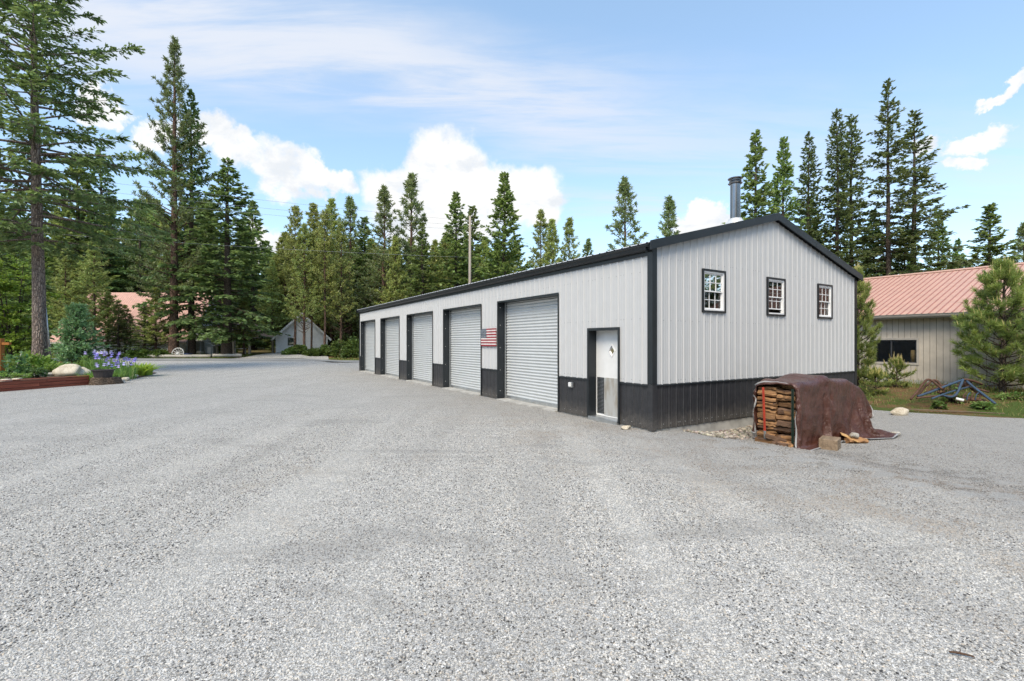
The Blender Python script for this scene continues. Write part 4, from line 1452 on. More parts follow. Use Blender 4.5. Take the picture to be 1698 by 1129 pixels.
def build_tarp():
    P, nx, ny = drape()
    i = np.arange(nx * ny).reshape(nx, ny)
    F = np.stack([i[:-1, :-1].ravel(), i[1:, :-1].ravel(), i[1:, 1:].ravel(), i[:-1, 1:].ravel()], 1)
    gi, gj = np.meshgrid(np.arange(nx - 1), np.arange(ny - 1), indexing='ij')
    hem = ((gi == 0) | (gj == 0) | (gi == nx - 2) | (gj == ny - 2)).ravel()
    me = array_mesh('tarp', P.reshape(-1, 3), F, [M['tarp'], M['hem']], smooth=True, midx=np.zeros(len(F)))
    t = empty('tarpaulin', gloc(SX, SY, SZ), TH)
    tag(t, 'brown plastic tarp with pale hem draped over the firewood stack', 'tarp')
    o = link_mesh('sheet', me, t)
    s = o.modifiers.new('sub', 'SUBSURF'); s.levels = 1; s.render_levels = 1
    # hem: a folded tape along the border
    PP = P
    mb = MB()
    loop = [tuple(PP[a, 0]) for a in range(nx)] + [tuple(PP[nx - 1, b]) for b in range(1, ny)] + [tuple(PP[a, ny - 1]) for a in range(nx - 2, -1, -1)] + [tuple(PP[0, b]) for b in range(ny - 2, 0, -1)]
    inn = [tuple(PP[a, 1]) for a in range(nx)] + [tuple(PP[nx - 2, b]) for b in range(1, ny)] + [tuple(PP[a, ny - 2]) for a in range(nx - 2, -1, -1)] + [tuple(PP[1, b]) for b in range(ny - 2, 0, -1)]
    nrm = []
    n = len(loop)
    for k in range(n):
        a = Vector(loop[k]); b = Vector(inn[k]); c = Vector(loop[(k + 1) % n])
        d = (b - a)
        if d.length > 0.001:
            d.normalize()
        nn = d.cross((c - a)).normalized() if (c - a).length > 1e-6 else Vector((0, 0, 1))
        nrm.append((a, d, nn))
    base = len(mb.v)
    for (a, d, nn) in nrm:
        w = 0.030
        for (q, h) in ((-0.004, 0.005), (w, 0.005), (w, -0.005), (-0.004, -0.005)):
            mb.v.append(tuple(a + d * q + nn * h))
    for k in range(n):
        k2 = (k + 1) % n
        for j in range(4):
            j2 = (j + 1) % 4
            mb.f.append((base + k * 4 + j, base + k * 4 + j2, base + k2 * 4 + j2, base + k2 * 4 + j)); mb.m.append(0)
    mb.build('hem', M['hem'], t, smooth=True)


wood_stack()
build_tarp()


def t_post(name, label, lx, ly, h, tilt, mats, split):
    o = empty(name, gloc(SX + lx, SY + ly, SZ - 0.05), TH)
    o.rotation_euler = (tilt[0], tilt[1], TH)
    tag(o, label, 'post')
    prof = [(-0.022, 0), (0.022, 0), (0.022, 0.006), (0.004, 0.006), (0.004, 0.034), (-0.004, 0.034), (-0.004, 0.006), (-0.022, 0.006)]
    mb = MB(); mb.prism(prof, (0, 0, 0), (0, 0, split), (-1, 0, 0)); mb.build('foot', mats[1], o)
    mb = MB(); mb.prism(prof, (0, 0, split), (0, 0, h), (-1, 0, 0))
    for k in range(int(h / 0.06)):
        z = 0.08 + k * 0.06
        if split < z < h - 0.05:
            mb.box(-0.042, -0.034, -0.005, 0.005, z, z + 0.022)
    mb.build('shaft', mats[0], o)


t_post('fence_post', 'leaning red steel post with bare foot in front of the stacked firewood', -0.10, 0.53, 1.16, (-0.05, 0.02), (M['red_paint'], M['galvanised']), 0.30)
t_post('fence_post', 'dark green steel post at the right edge of the stacked firewood', -0.06, 0.03, 1.17, (0.0, 0.0), (M['green_post'], M['green_post']), 0.2)


def timber(name, label, cat, px, D, size, mat, rz, z=0.0, tilt=(0, 0), bevel=0.01):
    x, y = at(px, D)
    mb = MB(); mb.box(-size[0] / 2, size[0] / 2, -size[1] / 2, size[1] / 2, 0, size[2])
    o = mb.build(name, mat, None, bevel=bevel)
    o.location = (x, y, gzf(x, y) + z); o.rotation_euler = (tilt[0], tilt[1], rz)
    return tag(o, label, cat)


timber('timber_block', 'squared weathered timber block on the gravel in front of the tarp', 'block', 1376, 8.95, (0.42, 0.30, 0.20), M['block_wood'], TH + 0.28, bevel=0.012)
timber('plywood_offcut', 'yellow plywood board leaning on the foot of the tarp', 'board', 1407, 9.55, (0.36, 0.30, 0.018), M['ply_wood'], TH + 0.5, 0.10, (0.42, 0.0), 0.002)
rng_ = random.Random(77)
V, F, MI = split_log(rng_, 0.40, 0.15, 0.12)
me = bpy.data.meshes.new('split_log'); me.from_pydata(V, [], F); me.materials.append(M['split_wood']); me.materials.append(M['split_bark']); me.polygons.foreach_set('material_index', MI)
o = link_mesh('split_log', me); x, y = at(1420, 9.45); o.location = (x, y, gzf(x, y) + 0.055); o.rotation_euler = (0.05, 0.1, TH + 1.1)
tag(o, 'single split log lying against the plywood board', 'log')
rock('stone', 'rounded grey stone resting on the split log by the tarp', 1416, 9.42, (0.22, 0.16, 0.12), M['rock_grey'], 21, 0.13)


def pebble_strip():
    """rounded drainage stones along the foot of the gable"""
    rng = np.random.default_rng(5)
    bm = bmesh.new(); bmesh.ops.create_icosphere(bm, subdivisions=1, radius=1.0)
    base = np.array([v.co[:] for v in bm.verts]); faces = np.array([[v.index for v in f.verts] for f in bm.faces]); bm.free()
    n = 1500
    lx = rng.uniform(0.9, 4.6, n); ly = -0.03 - rng.beta(1.2, 1.6, n) * 0.95
    X = CX + lx * VX + ly * UX; Y = CY + lx * VY + ly * UY
    Z = gz(X, Y)
    s = rng.uniform(0.018, 0.042, (n, 1)) * np.array([[1.25, 1.0, 0.7]]) * rng.uniform(0.75, 1.2, (n, 3))
    a = rng.uniform(0, 6.283, n)
    ca, sa = np.cos(a), np.sin(a)
    B = base[None] * s[:, None] * (1 + 0.12 * rng.normal(size=(n, len(base), 1)) * 0.6)
    V = np.empty((n, len(base), 3))
    V[..., 0] = B[..., 0] * ca[:, None] - B[..., 1] * sa[:, None] + X[:, None]
    V[..., 1] = B[..., 0] * sa[:, None] + B[..., 1] * ca[:, None] + Y[:, None]
    V[..., 2] = B[..., 2] + (Z + s[:, 2] * rng.uniform(0.2, 1.0, n))[:, None]
    c = np.array([[0.36, 0.32, 0.26]]) * rng.uniform(0.4, 1.4, (n, 1)) * (1 + rng.normal(0, 0.05, (n, 3)))
    Fc = (faces[None] + (np.arange(n) * len(base))[:, None, None]).reshape(-1, 3)
    o = link_mesh('drain_stones', array_mesh('drain_stones', V.reshape(-1, 3), Fc, M['river_stone'], np.repeat(c, len(base), 0), smooth=True))
    stuff(o, 'rounded cream drainage stones along the foot of the gable wall', 'stones')


_old = len(bpy.data.objects)
pebble_strip()

# ------------------------------------------------------------------ tan building with the pink roof
QX, QY = 15.95, 19.0            # a point below its eave


def tan_building():
    b = empty('outbuilding', (QX, QY, 0.0), TH)
    tag(b, 'low tan board-sided outbuilding with pink ribbed metal roof behind the garage', 'building')
    Y0, Y1 = -13.0, 9.0
    WX = 0.45
    ZB, ZE = -0.05, 2.78
    win = (2.10, 3.98, 0.99, 2.03)        # along y, z
    # window: unproject its columns
    def col(px):
        k = (px - 849.0) / 778.0
        wx = QX + WX * VX; wy = QY + WX * VY
        return (k * wy - wx) / (UX - k * UY)
    ya, yb = col(1520), col(1449)
    win = (ya, yb, 0.92, 1.86)
    pitch = 0.203
    n = int((Y1 - Y0) / pitch)
    rng = random.Random(9)
    for k in range(n):
        y0 = Y0 + k * pitch; y1 = y0 + pitch - 0.014
        segs = [(ZB + 0.28, ZE)]
        if y1 > win[0] and y0 < win[1]:
            segs = [(ZB + 0.28, win[2]), (win[3], ZE)]
        for z0, z1 in segs:
            mb = MB(); mb.box(WX + rng.uniform(-0.0015, 0.0015), WX + 0.02, y0, y1, z0, z1)
            mb.build('board', M['tan_board'], b)
    mb = MB()                                              # sheathing that closes the joints
    for (a0, a1, z0, z1) in ((Y0, win[0], ZB, ZE), (win[1], Y1, ZB, ZE), (win[0], win[1], ZB, win[2]), (win[0], win[1], win[3], ZE)):
        mb.box(WX + 0.024, WX + 0.12, a0, a1, z0, z1)
    mb.build('sheathing', M['groove_shade'], b)
    mb = MB(); mb.box(WX - 0.01, WX + 0.115, Y0, Y1, -0.4, ZB + 0.275); mb.build('foundation', M['concrete'], b)
    # end and rear walls
    DW = 12.1
    mb = MB(); mb.box(WX + DW, WX + DW + 0.12, Y0, Y1, -0.4, ZE)
    for yy in (Y0 + 0.001, Y1 - 0.121):
        i = len(mb.v)
        rz = ZE + (DW / 2 + 0.4) * 0.364
        for y in (yy, yy + 0.12):
            mb.v += [(WX + 0.13, y, -0.4), (WX + DW - 0.01, y, -0.4), (WX + DW - 0.01, y, ZE), (WX + DW / 2, y, rz - 0.1), (WX + 0.13, y, ZE)]
        mb.f += [tuple(i + q for q in range(5)), tuple(i + 5 + q for q in reversed(range(5)))]; mb.m += [0, 0]
        for q in range(5):
            q2 = (q + 1) % 5
            mb.f.append((i + q, i + q2, i + 5 + q2, i + 5 + q)); mb.m.append(0)
    mb.build('wall', M['tan_board'], b)
    # roof sheets
    sl = 0.364
    ZR = ZE + 0.12
    RX = 6.4
    pw = 0.9144
    m = int((Y1 - Y0 + 0.8) / pw)
    for side in (0, 1):
        for k in range(m):
            a0 = Y0 - 0.4 + k * pw; a1 = a0 + pw
            mb = MB(); pr = rib_profile(a0, a1, 0.2286, Y0 - 0.4 + 0.1, 0.024, False)
            for (t, d), (t2, d2) in zip(pr[:-1], pr[1:]):
                P = lambda x, t, d: (x if side == 0 else 2 * RX - x, t, ZR + sl * x + d)
                mb.quad(P(-0.04, t, d), P(-0.04, t2, d2), P(RX, t2, d2), P(RX, t, d), 1 if (d + d2) > 0.001 else 0)
            mb.build('roof_panel', [M['pink_steel'], M['pink_rib']], b)
    mb = MB(); mb.prism([(-0.18, -0.18 * sl + 0.03), (0, 0.04), (0.18, -0.18 * sl + 0.03), (0.18, -0.18 * sl + 0.04), (0, 0.055), (-0.18, -0.18 * sl + 0.04)], (RX, Y0 - 0.41, ZR + sl * RX), (RX, Y1 + 0.41, ZR + sl * RX))
    mb.build('ridge_cap', M['pink_steel'], b)
    # eave: gutter and fascia
    mb = MB(); mb.box(-0.005, 0.03, Y0 - 0.38, Y1 + 0.38, ZR - 0.17, ZR - 0.03); mb.box(0.031, WX + 0.011, Y0 - 0.37, Y1 + 0.37, ZR - 0.16, ZR - 0.145)
    mb.build('fascia', M['tan_trim'], b)
    mb = MB()
    prof = [(-0.006, -0.13), (-0.07, -0.13), (-0.095, -0.09), (-0.11, -0.03), (-0.13, -0.02), (-0.13, -0.01), (-0.10, -0.02), (-0.085, -0.08), (-0.065, -0.12), (-0.006, -0.12)]
    i = len(mb.v); q = len(prof)
    for y in (Y0 - 0.385, Y1 + 0.385):
        mb.v += [(px, y, ZR + pz) for px, pz in prof]
    for j in range(q):
        k = (j + 1) % q
        mb.f.append((i + j, i + k, i + q + k, i + q + j)); mb.m.append(0)
    mb.build('gutter', M['tan_trim'], b)
    # sliding window
    w = empty('window', (WX, win[0], win[2]), 0, b)
    W, H = win[1] - win[0], win[3] - win[2]
    mb = MB()
    t = 0.085
    mb.box(-0.022, 0.0, -t, W + t, -t, -0.001); mb.box(-0.022, 0.0, -t, W + t, H + 0.001, H + t)
    mb.box(-0.0225, 0.0, -t, -0.0005, -0.001, H + 0.001); mb.box(-0.0225, 0.0, W + 0.0005, W + t, -0.001, H + 0.001)
    mb.build('casing', M['tan_trim'], w, bevel=0.004)
    mb = MB()
    for (y0, y1, z0, z1) in ((0, 0.035, 0, H), (W - 0.035, W, 0, H), (0.0351, W - 0.0351, 0, 0.035), (0.0351, W - 0.0351, H - 0.035, H), (W * 0.58 - 0.02, W * 0.58 + 0.02, 0.0351, H - 0.0351)):
        mb.box(0.02, 0.06, y0, y1, z0, z1)
    mb.build('frame', M['screw'], w)
    for y0, y1 in ((0.0351, W * 0.58 - 0.02), (W * 0.58 + 0.02, W - 0.0351)):
        mb = MB(); mb.quad((0.04, y0, 0.035), (0.04, y1, 0.035), (0.04, y1, H - 0.035), (0.04, y0, H - 0.035)); mb.build('pane', M['glass'], w)
    mb = MB(); mb.tube([(0.25, 0.18, 0.0), (0.25, 0.18, 0.30), (0.25, 0.18, 0.52)], [0.09, 0.10, 0.09], 10)
    o = mb.build('wooden_barrel', M['ply_wood'], None, smooth=True); o.matrix_world = Matrix.Translation((QX, QY, 0)) @ Matrix.Rotation(TH, 4, 'Z') @ Matrix.Translation((WX, win[0], win[2]))
    tag(o, 'orange wooden cylinder standing inside the outbuilding window', 'container')
    mb = MB(); mb.box(WX + 0.15, WX + 0.6, win[0] - 0.4, win[1] + 0.4, win[2] - 0.06, win[2] - 0.002); mb.build('window_shelf', M['interior'], b)
    mb = MB(); mb.box(WX + 3.0, WX + 3.1, Y0 + 0.3, Y1 - 0.3, -0.3, ZE); mb.build('partition', M['interior'], b)
    mb = MB(); mb.box(WX + 0.13, WX + DW, Y0 + 0.13, Y1 - 0.13, -0.4, -0.3); mb.build('slab', M['concrete'], b)


tan_building()


# ------------------------------------------------------------------ houses across the road
def far_house():
    h = empty('house', (0, 0, 0.33))
    tag(h, 'white house with steep pink metal roof behind the young trees on the left', 'house')
    # seen along its eave; plan corners by unprojection
    D0 = 58.0
    xl, xr = -57.6, -40.3
    zE, zR = 1.45, 8.2
    mb = MB(); mb.box(xl + 0.6, xr - 0.6, D0 + 0.6, D0 + 11.4, -0.4, 1.6); mb.build('wall', M['far_white'], h)
    for (xx, nm) in ((xl + 0.62, 'gable'), (xr - 0.75, 'gable')):
        mb = MB(); i = 0
        for x in (xx, xx + 0.13):
            mb.v += [(x, D0 + 0.65, 1.61), (x, D0 + 11.35, 1.61), (x, D0 + 6, zR - 0.45)]
        mb.f += [(0, 1, 2), (5, 4, 3), (0, 1, 4, 3), (1, 2, 5, 4), (2, 0, 3, 5)]; mb.m += [0] * 5
        mb.build(nm, M['far_white'], h)
    for s in (0, 1):
        k = 0
        x = xl
        while x < xr - 0.1:
            x2 = min(x + 0.914, xr)
            mb = MB(); pr = rib_profile(x, x2, 0.305, xl, 0.03, False)
            for (t, d), (t2, d2) in zip(pr[:-1], pr[1:]):
                def P(q, t, d):
                    y = D0 + q * 6.0
                    y = y if s == 0 else 2 * (D0 + 6) - y
                    return (t, y, zE + (zR - zE) * q + d)
                mb.quad(P(0, t, d), P(0, t2, d2), P(1, t2, d2), P(1, t, d))
            mb.build('roof_panel', M['far_pink'], h)
            x = x2
    mb = MB(); mb.box(xl, xr, D0 - 0.03, D0 + 0.12, zE - 0.22, zE - 0.04); mb.build('fascia', M['tan_trim'], h)
    # white end wall and the open porch on the right
    mb = MB(); mb.box(-40.7, -38.9, D0 + 1.2, D0 + 1.4, -0.3, 2.5); mb.build('end_wall', M['white_paint'], h)
    mb = MB()
    y0 = D0 + 0.2
    e = [(-38.6, y0 + 0.4, 1.75), (-35.2, y0 - 0.6, 2.05), (-32.2, y0 - 0.2, 2.05), (-31.6, y0 + 5, 2.05), (-34.6, y0 + 4.2, 4.0), (-38.8, y0 + 5.0, 4.0)]
    mb.v += e
    mb.f += [(0, 1, 4), (0, 4, 5), (1, 2, 4), (2, 3, 4)]; mb.m += [0] * 4
    po = mb.build('porch_roof', M['porch_roof'], h)
    sol = po.modifiers.new('t', 'SOLIDIFY'); sol.thickness = 0.12
    mb = MB(); mb.prism([(-0.06, -0.13), (0.06, -0.13), (0.06, 0.03), (-0.06, 0.03)], e[0], e[1]); mb.prism([(-0.06, -0.131), (0.06, -0.131), (0.06, 0.031), (-0.06, 0.031)], e[1], e[2]); mb.prism([(-0.06, -0.132), (0.06, -0.132), (0.06, 0.032), (-0.06, 0.032)], e[2], e[3])
    mb.build('porch_beam', M['tan_trim'], h)
    for (x, y) in ((-36.6, y0 + 0.0), (-34.4, y0 - 0.3), (-32.6, y0 + 0.1), (-31.9, y0 + 4.4)):
        mb = MB(); mb.box(x - 0.11, x + 0.11, y - 0.11, y + 0.11, -0.3, 2.0); mb.build('porch_post', M['tan_board'], h)


far_house()


def cottage():
    c = empty('cottage', (*at(501, 62), 0.33), 0.36)
    tag(c, 'small white gabled cottage with white barge boards behind thin tree trunks', 'house')
    W, zE, zP, L = 3.05, 2.25, 5.25, 8.0
    mb = MB(); i = 0
    prof = [(-W, -0.3), (W, -0.3), (W, zE), (0, zP - 0.25), (-W, zE)]
    for y in (0.0, L):
        mb.v += [(a, y, z) for a, z in prof]
    mb.f += [(0, 1, 2, 3, 4), (9, 8, 7, 6, 5)]; mb.m += [0, 0]
    for j in range(5):
        k = (j + 1) % 5
        mb.f.append((j, k, 5 + k, 5 + j)); mb.m.append(0)
    mb.build('wall', M['far_white'], c)
    for k in range(18):                                    # lap siding
        z = 0.05 + k * 0.26
        w = W - 0.02 if z < zE else (W) * (zP - 0.3 - z) / (zP - 0.3 - zE)
        if w < 0.2:
            break
        mb = MB(); mb.box(-w, w, -0.025, -0.001, z, z + 0.245); mb.build('siding_board', M['far_white'], c)
    mb = MB(); mb.box(-W - 0.02, W + 0.02, -0.06, -0.026, -0.3, 0.12); mb.build('plinth', M['grey_cabinet'], c)
    for s in (-1, 1):
        mb = MB(); e = 0.55
        sl = (zP - zE) / W
        A = (0, zP); B = (s * (W + e), zE - sl * e)
        mb.v += [(A[0], -0.5, A[1]), (B[0], -0.5, B[1]), (B[0], L + 0.4, B[1]), (A[0], L + 0.4, A[1])]
        mb.f.append((0, 1, 2, 3)); mb.m.append(0)
        r = mb.build('roof', M['grey_cabinet'], c); so = r.modifiers.new('t', 'SOLIDIFY'); so.thickness = 0.1; so.offset = 1 if s > 0 else -1
        mb = MB(); mb.prism([(-0.03, -0.13), (0.03, -0.13), (0.03, 0.13), (-0.03, 0.13)], (0, -0.54, zP - 0.04), (B[0], -0.54, B[1] - 0.04)); mb.build('barge_board', M['white_paint'], c)
    for s in (-1, 1):
        mb = MB(); mb.box(s * W - 0.09, s * W + 0.09, -0.045, 0.1, -0.3, zE - 0.02); mb.build('corner_board', M['white_paint'], c)
    wn = empty('window', (-1.3, -0.03, 1.0), 0, c)
    mb = MB(); mb.box(-0.5, 0.5, -0.03, 0.0, -0.06, 1.1); mb.build('casing', M['white_paint'], wn)
    mb = MB(); mb.box(-0.42, 0.42, -0.04, -0.0305, 0.0, 1.02); mb.build('pane', M['glass'], wn)


cottage()


def yard_clutter():
    def box_thing(name, label, cat, px, D, size, mat, z=None, rz=0.05):
        x, y = at(px, D)
        e = empty(name, (x, y, gzf(x, y) if z is None else z), rz)
        tag(e, label, cat)
        return e
    e = box_thing('storage_cabinet', 'grey metal storage cabinet standing on legs beside the house porch', 'cabinet', 329, 57.2, None, None)
    mb = MB(); mb.box(-0.5, 0.5, -0.3, 0.3, 0.35, 1.5); mb.build('body', M['grey_cabinet'], e, bevel=0.02)
    for sx in (-0.42, 0.42):
        mb = MB(); mb.box(sx - 0.05, sx + 0.05, -0.25, 0.25, -0.1, 0.349); mb.build('leg', M['white_paint'], e)
    mb = MB(); mb.box(-0.52, 0.52, -0.33, 0.32, 1.501, 1.56); mb.build('lid', M['grey_cabinet'], e)
    e = box_thing('garden_shed', 'tiny grey shed with lean-to roof under the porch', 'shed', 350, 58.0, None, None)
    mb = MB(); mb.box(-0.45, 0.5, -0.4, 0.4, -0.1, 0.95); mb.build('wall', M['grey_cabinet'], e)
    mb = MB(); i = 0
    mb.v += [(-0.55, -0.5, 1.55), (0.72, -0.5, 0.98), (0.72, 0.5, 0.98), (-0.55, 0.5, 1.55)]; mb.f.append((0, 1, 2, 3)); mb.m.append(0)
    r = mb.build('roof', M['roof_steel'], e); r.modifiers.new('t', 'SOLIDIFY').thickness = 0.06
    mb = MB(); mb.box(-0.2, 0.2, -0.42, -0.401, 0.0, 0.8); mb.build('door', M['white_paint'], e)
    e = box_thing('storage_bin', 'small blue plastic bin at the foot of the big pine trunks', 'bin', 311, 54.4, None, None)
    mb = MB(); i = 0
    lo, hi = 0.24, 0.32
    mb.v += [(-lo, -lo, 0), (lo, -lo, 0), (lo, lo, 0), (-lo, lo, 0), (-hi, -hi, 0.32), (hi, -hi, 0.32), (hi, hi, 0.32), (-hi, hi, 0.32)]
    for q in ((3, 2, 1, 0), (0, 1, 5, 4), (1, 2, 6, 5), (2, 3, 7, 6), (3, 0, 4, 7)):
        mb.f.append(q); mb.m.append(0)
    mb.build('tub', M['blue_plastic'], e)
    mb = MB(); mb.box(-0.35, 0.35, -0.35, 0.35, 0.321, 0.36); mb.build('lid', M['blue_plastic'], e, bevel=0.02)
    # wagon wheel
    e = box_thing('wagon_wheel', 'white spoked wagon wheel leaning at the foot of the big pine', 'wheel', 294, 53.4, None, None)
    e.location.z += 0.12
    e.rotation_euler = (R(-12), 0, 0.1)
    rimr = 0.62
    mb = MB()
    pts = [(rimr * math.cos(a), 0, rimr * math.sin(a) + 0.35) for a in np.linspace(0, 2 * math.pi, 29)]
    mb.tube(pts, 0.035, 6, cap=False); mb.build('rim', M['white_paint'], e, smooth=True)
    mb = MB(); mb.tube([(0, -0.09, 0.35), (0, 0.09, 0.35)], 0.09, 10); mb.build('hub', M['white_paint'], e)
    for k in range(12):
        a = k * math.pi / 6
        mb = MB(); mb.tube([(0.08 * math.cos(a), 0, 0.35 + 0.08 * math.sin(a)), (rimr * math.cos(a), 0, 0.35 + rimr * math.sin(a))], 0.022, 6); mb.build('spoke', M['white_paint'], e)
    # logs along the road
    for k, (pa, pb, lab) in enumerate(((222, 350, 'long bleached log lying along the road left of its split'), (353, 401, 'shorter bleached log lying along the road nearest the porch posts'))):
        (xa, ya), (xb, yb) = at(pa, 52.6), at(pb, 52.9 + k * 0.3)
        mb = MB(); n = 10
        rr = random.Random(k)
        pts = [(xa + (xb - xa) * j / (n - 1), ya + (yb - ya) * j / (n - 1) + rr.uniform(-0.05, 0.05), gzf(xa + (xb - xa) * j / (n - 1), ya) + 0.20 + k * 0.10) for j in range(n)]
        mb.tube(pts, [0.17 + rr.uniform(-0.02, 0.03) for _ in range(n)], 10)
        tag(mb.build('fallen_log', M['old_log'], None, smooth=True), lab, 'log')
    # picnic bench
    e = box_thing('picnic_bench', 'pale wooden bench standing by the last porch post', 'bench', 398, 58.5, None, None)
    mb = MB(); mb.box(-0.75, 0.75, -0.2, 0.2, 0.60, 0.66); mb.build('seat', M['white_paint'], e)
    for s in (-0.6, 0.6):
        mb = MB(); mb.box(s - 0.05, s + 0.05, -0.16, 0.16, -0.1, 0.599); mb.build('leg', M['white_paint'], e)


yard_clutter()


# ------------------------------------------------------------------ trees
def tube_arrays(paths, n=5):
    """paths: list of (points (k,3), radii (k)) -> verts, quads"""
    V, F = [], []
    base = 0
    for P, r in paths:
        P = np.asarray(P, float); r = np.asarray(r, float)
        k = len(P)
        T = np.gradient(P, axis=0)
        T /= np.linalg.norm(T, axis=1, keepdims=True) + 1e-9
        ref = np.where(np.abs(T[:, 2:3]) > 0.9, np.array([[1.0, 0, 0]]), np.array([[0, 0, 1.0]]))
        A = np.cross(T, ref); A /= np.linalg.norm(A, axis=1, keepdims=True) + 1e-9
        B = np.cross(T, A)
        th = np.arange(n) * 2 * np.pi / n
        ring = P[:, None] + r[:, None, None] * (A[:, None] * np.cos(th)[None, :, None] + B[:, None] * np.sin(th)[None, :, None])
        V.append(ring.reshape(-1, 3))
        i = base + np.arange(k * n).reshape(k, n)
        j = np.roll(i, -1, axis=1)
        F.append(np.stack([i[:-1].ravel(), j[:-1].ravel(), j[1:].ravel(), i[1:].ravel()], 1))
        base += k * n
    return np.concatenate(V), np.concatenate(F)


def sprigs(base, dirs, up, length, width, rng, curl=0.0):
    """diamond-shaped leaf faces: base points, directions, approximate normals"""
    n = len(base)
    d = dirs / (np.linalg.norm(dirs, axis=1, keepdims=True) + 1e-9)
    s = np.cross(d, up); s /= np.linalg.norm(s, axis=1, keepdims=True) + 1e-9
    L = length[:, None]; W = width[:, None]
    V = np.empty((n, 4, 3))
    V[:, 0] = base
    V[:, 1] = base + d * L * 0.45 + s * W
    V[:, 2] = base + d * L
    V[:, 3] = base + d * L * 0.45 - s * W
    if curl:
        V[:, 2, 2] -= curl * length
    F = (np.arange(n)[:, None] * 4 + np.arange(4)[None])
    return V.reshape(-1, 3), F


def mixcol(rng, n, c_old, c_new, f, jit=0.18):
    """leaf tints: older needles to fresh tips"""
    f = f[:, None]
    c = np.array(c_old)[None] * (1 - f) + np.array(c_new)[None] * f
    return np.clip(c * (1 + rng.normal(0, jit, (n, 1))) * (1 + rng.normal(0, 0.05, (n, 3))), 0.004, 1)


class Proto:
    pass


def make_trunk(H, r0, rng, barkname, wob=0.10, n=10, flare=1.25):
    k = 22
    z = np.linspace(0, 1, k) ** 1.1 * H
    w = np.cumsum(rng.normal(0, wob * 0.18, (k, 2)), axis=0)
    w -= w[0]
    P = np.column_stack([w[:, 0], w[:, 1], z - 0.3 * (z == 0)])
    rad = r0 * (1 - z / H) ** 0.85 + 0.012
    rad[0] *= flare; rad[1] *= 1 + (flare - 1) * 0.4
    return P, rad


